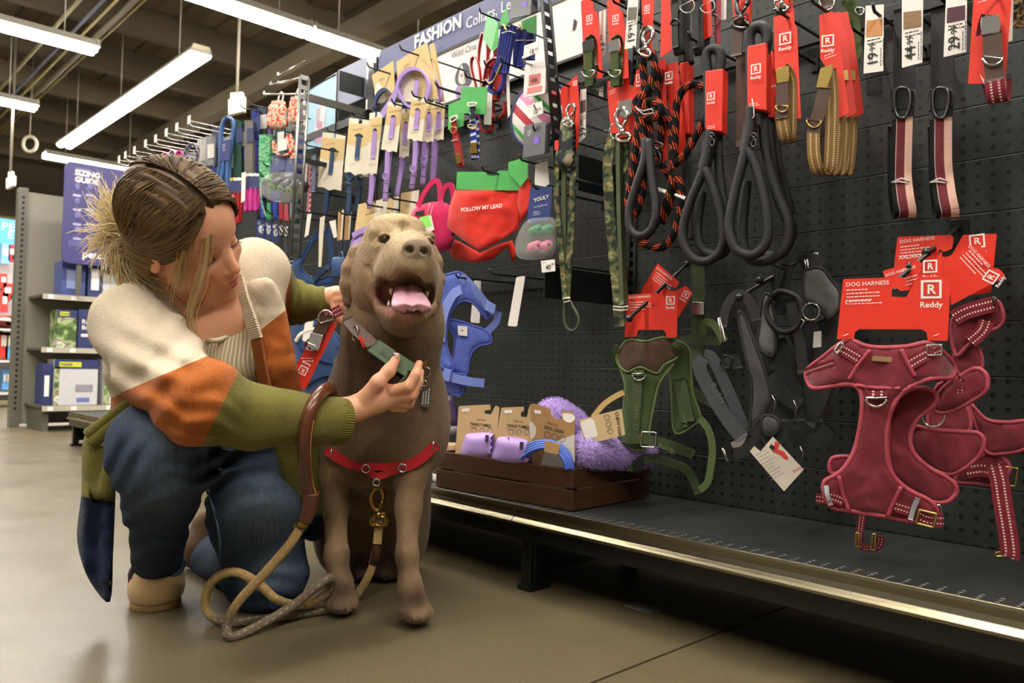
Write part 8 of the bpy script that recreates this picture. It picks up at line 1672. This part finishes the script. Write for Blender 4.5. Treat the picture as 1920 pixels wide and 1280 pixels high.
# green collar in the near hand
GRN = paint('445a3c', .6, 0, .18, 200, .4); q = [dsurf(652, 598, .006), dsurf(668, 618, .008), dsurf(686, 634, .02), T(700, 648, 1.478), T(735, 672, 1.462), T(762, 690, 1.458), T(776, 698, 1.46)]
t = thing('dog_collar', 'green padded collar with leather end being fitted round the dog\'s neck', 'collar', T(735, 690, 1.46)); nn = cax(.25, .45, 1).normalized()
MB().strap(catmull(q[:4], 5), nn, .024, .004).build('leather_end', LEATH, t); MB().strap(catmull(q[3:], 5), nn, .031, .006).build('band', GRN, t, .001); MB().strap([p+CF*.012-CU*.014 for p in catmull(q[3:6], 4)], nn, .024, .003).build('lining', BLACKR, t)
e = q[-1]; MB().strap([e, e+cax(-.004, -.012, .002), e+cax(-.018, -.026, -.004)], cax(.7, .2, .6), .03, .006).build('folded_end', GRN, t)
pr = PLP(T(712, 661, 1.462)-CF*.0, type('q', (), dict(n=nn, ex=(q[4]-q[3]).normalized(), ez=nn.cross((q[4]-q[3]).normalized())))()); text(pr, 'Reddy', 0, 0, .011, paint('2c3d28', .6), t, off=.0035, bold=.01)
pr.o_ = T(704, 655, 1.464); sqframe(pr, 0, 0, .012, t, off=.0045, mat=paint('2c3d28', .6))
ring(dsurf(666, 624, .014), .014, SILV, t, 'd_ring', .0016, (cax(.5, .2, .8).normalized(), CU)); MB().slab([T(670, 628, 1.492), T(680, 634, 1.49), T(690, 648, 1.485), T(681, 652, 1.49)], -CF, .001).build('card', RED, t); MB().lathe(T(741, 665, 1.452), nn, [(.004, 0), (.005, .004), (.002, .006)], 10).build('stud', SILV, t)
# maroon collar and card hanging from the far hand
pl = PL(600, 640, D=1.53, yaw=48); t = thing('dog_collar', 'maroon collar with brown leather tab and red card held in the far hand', 'collar', pl.p(570, 728))
card(pl, [(621, 603), (632, 604), (631, 611), (573, 729), (541, 725), (542, 715), (556, 718), (561, 709), (548, 706), (544, 704), (552, 688), (600, 610)], 'card', RED, t, .0012, -.004, 1.5); rlogo(PLP2(pl, -.003), 568, 694, .017, t, 155); lines(pl, 588, 676, .03, 2, .005, .0014, PW, t, 180, -.003)
strap(pl, [(612, 590), (604, 612), (593, 634)], .024, LEATH, t, 'leather_tab', .004, off=.004); fold(pl, [(622, 586, 0), (612, 596, .002), (596, 632, -.002)], .022, MARST, t, tilt=25); strap(pl, [(640, 580), (625, 588), (612, 596)], .02, MARST, t, 'band', .003); buckle_clip(pl, [(583, 622), (606, 629), (598, 656), (592, 658), (575, 648)], SILV, t, off=.01); strap(pl, [(588, 640), (580, 655)], .024, MARST, t, 'band', .006, off=.006); frame(pl, [(573, 640), (590, 648), (592, 662), (574, 654)], SILV, t, .0016, 'end_bar', .012); dring(pl, 611, 596, 14, 14, t, SILV, .002, .01, a0=math.pi*.75, open_=1.3*math.pi)
# leash
t = thing('dog_leash', 'tan rope leash with brown leather handle looped on the floor by the dog', 'leash', onZ(470, 1180, 0)); BRL = N('brown_leather'); BRL.col(BRL.mix(BRL.noise(40, 3), '3a1d12', '6a3a22')); BRL.set(.28, 0, .5); BRL.bump(BRL.noise(300, 2), .15, .0008)
hq = catmull([T(622, 752, 1.47), T(618, 730, 1.43), T(604, 734, 1.375), T(586, 760, 1.335), T(575, 800, 1.325), T(571, 850, 1.335), T(575, 900, 1.37), T(583, 926, 1.385)], 7); MB().tube(hq, .0118, 12).build('handle', BRL.m, t)
MB().tube([p+cax(.0105, 0, .004) for p in hq[26:]], .0012, 5).build('stitching', paint('d08a4a', .6), t); MB().tube(catmull([T(584, 922, 1.385), T(580, 950, 1.39), T(572, 976, 1.395)], 5), [.0145]*4+[.0135]*4+[.0125]*3, 12).build('leather_wrap', BRL.m, t)
ring(T(562, 987, 1.395), .0095, BRASSD, t, 'brass_ring', .0018); MB().tube([T(571, 974, 1.395), T(565, 986, 1.397)], .0115, 10).build('brass_collar', BRASSD, t)
fd = lambda x, y, z=.0095: onZ(x, y, z)
k = N('rope_tan_grey'); uu = k.uv(); sg = k.math('SINE', k.math('MULTIPLY_ADD', uu[0], 9.5, 1.2)); sgs = k.math('SMOOTH_MIN', k.math('MAXIMUM', k.math('MULTIPLY_ADD', sg, 2.2, .5), 0), 1, .01)
fk = k.math('MULTIPLY', k.math('LESS_THAN', k.math('FRACT', k.math('ADD', k.math('MULTIPLY', uu[0], 70), k.math('MULTIPLY', uu[1], 2))), .45), k.math('LESS_THAN', k.math('FRACT', k.math('ADD', k.math('MULTIPLY', uu[1], 5), k.math('MULTIPLY', uu[0], 11))), .09))
k.col(k.mix(fk, k.mix(sgs, '6b5d4c', 'b0925f'), 'c4bca8')); k.set(.8, 0, .2); k.bump(k.math('SINE', k.math('ADD', k.math('MULTIPLY', uu[0], 1500), k.math('MULTIPLY', uu[1], 50))), .4, .001); ROPET = k.m
pts = [T(563, 990, 1.397), T(540, 1024, 1.40), T(495, 1076, 1.41), T(447, 1128, 1.42), T(427, 1166, 1.43), fd(430, 1192), fd(462, 1184), T(540, 1141, 1.495), T(598, 1096, 1.52), T(618, 1083, 1.54), T(621, 1094, 1.56), T(606, 1117, 1.56), T(566, 1133, 1.545), T(520, 1124, 1.515), T(480, 1090, 1.50), T(440, 1072, 1.495), T(404, 1084, 1.50), T(385, 1118, 1.51), T(392, 1150, 1.515), fd(425, 1166), fd(480, 1163), fd(560, 1151), fd(620, 1141), fd(652, 1136), fd(672, 1112, .02), T(690, 1082, 1.66), T(701, 1054, 1.66)]
MB().tube(catmull(pts, 8), .0086, 10).build('rope', ROPET, t)
MB().tube([T(700, 1056, 1.66), T(706, 1032, 1.655), T(708, 1012, 1.65)], .0105, 10).build('leather_wrap', BRL.m, t); MB().strap([T(708, 1018, 1.645), T(710, 995, 1.645), T(711, 975, 1.645)], -CF, .017, .014).build('rope_eye', ROPET, t, .003)
pl = PL(711, 945, D=1.635, yaw=47); snap(pl, 711, 985, 72, -4, t, BRASSD, off=0); frame(pl, rnd([(702, 964), (721, 962), (722, 982), (712, 986), (702, 982)], 3), BRASSD, t, .003, 'swivel', .002); ring(T(706, 905, 1.61), .007, SILV, t, 'link', .0015)

# name each peg hook after what it carries
bpy.context.view_layer.update()
tops = [o for o in COL.objects if o.parent is None and o.get('label') and o.get('category') in ('collar', 'leash', 'harness', 'bandana', 'bag', 'packet', 'price tag', 'bag rolls', 'card', 'toy')]
def pts_of(o): return [c.matrix_world @ Vector(b) for c in [o]+list(o.children) if c.type == 'MESH' for b in c.bound_box]
BB = []
for o in tops:
    p = pts_of(o)
    if p: BB.append((o, Vector([min(v[i] for v in p) for i in range(3)]), Vector([max(v[i] for v in p) for i in range(3)])))
used = set()
for h in [o for o in COL.objects if o.get('label') == PEGL]:
    p = h.children[0]; q = min((h.matrix_world @ v.co for v in p.data.vertices), key=lambda v: v.y); best = None
    for o, lo, hi in BB:
        if o.name in used: continue
        d = Vector((max(lo.x-q.x, 0, q.x-hi.x), max(lo.y-q.y, 0, q.y-hi.y)*.3, (hi.z-q.z)*1.5 if q.z < hi.z else q.z-hi.z)).length
        if best is None or d < best[0]: best = (d, o)
    if best and best[0] < .09: used.add(best[1].name); h['label'] = 'peg hook at the '+' '.join(best[1]['label'].split()[:12])
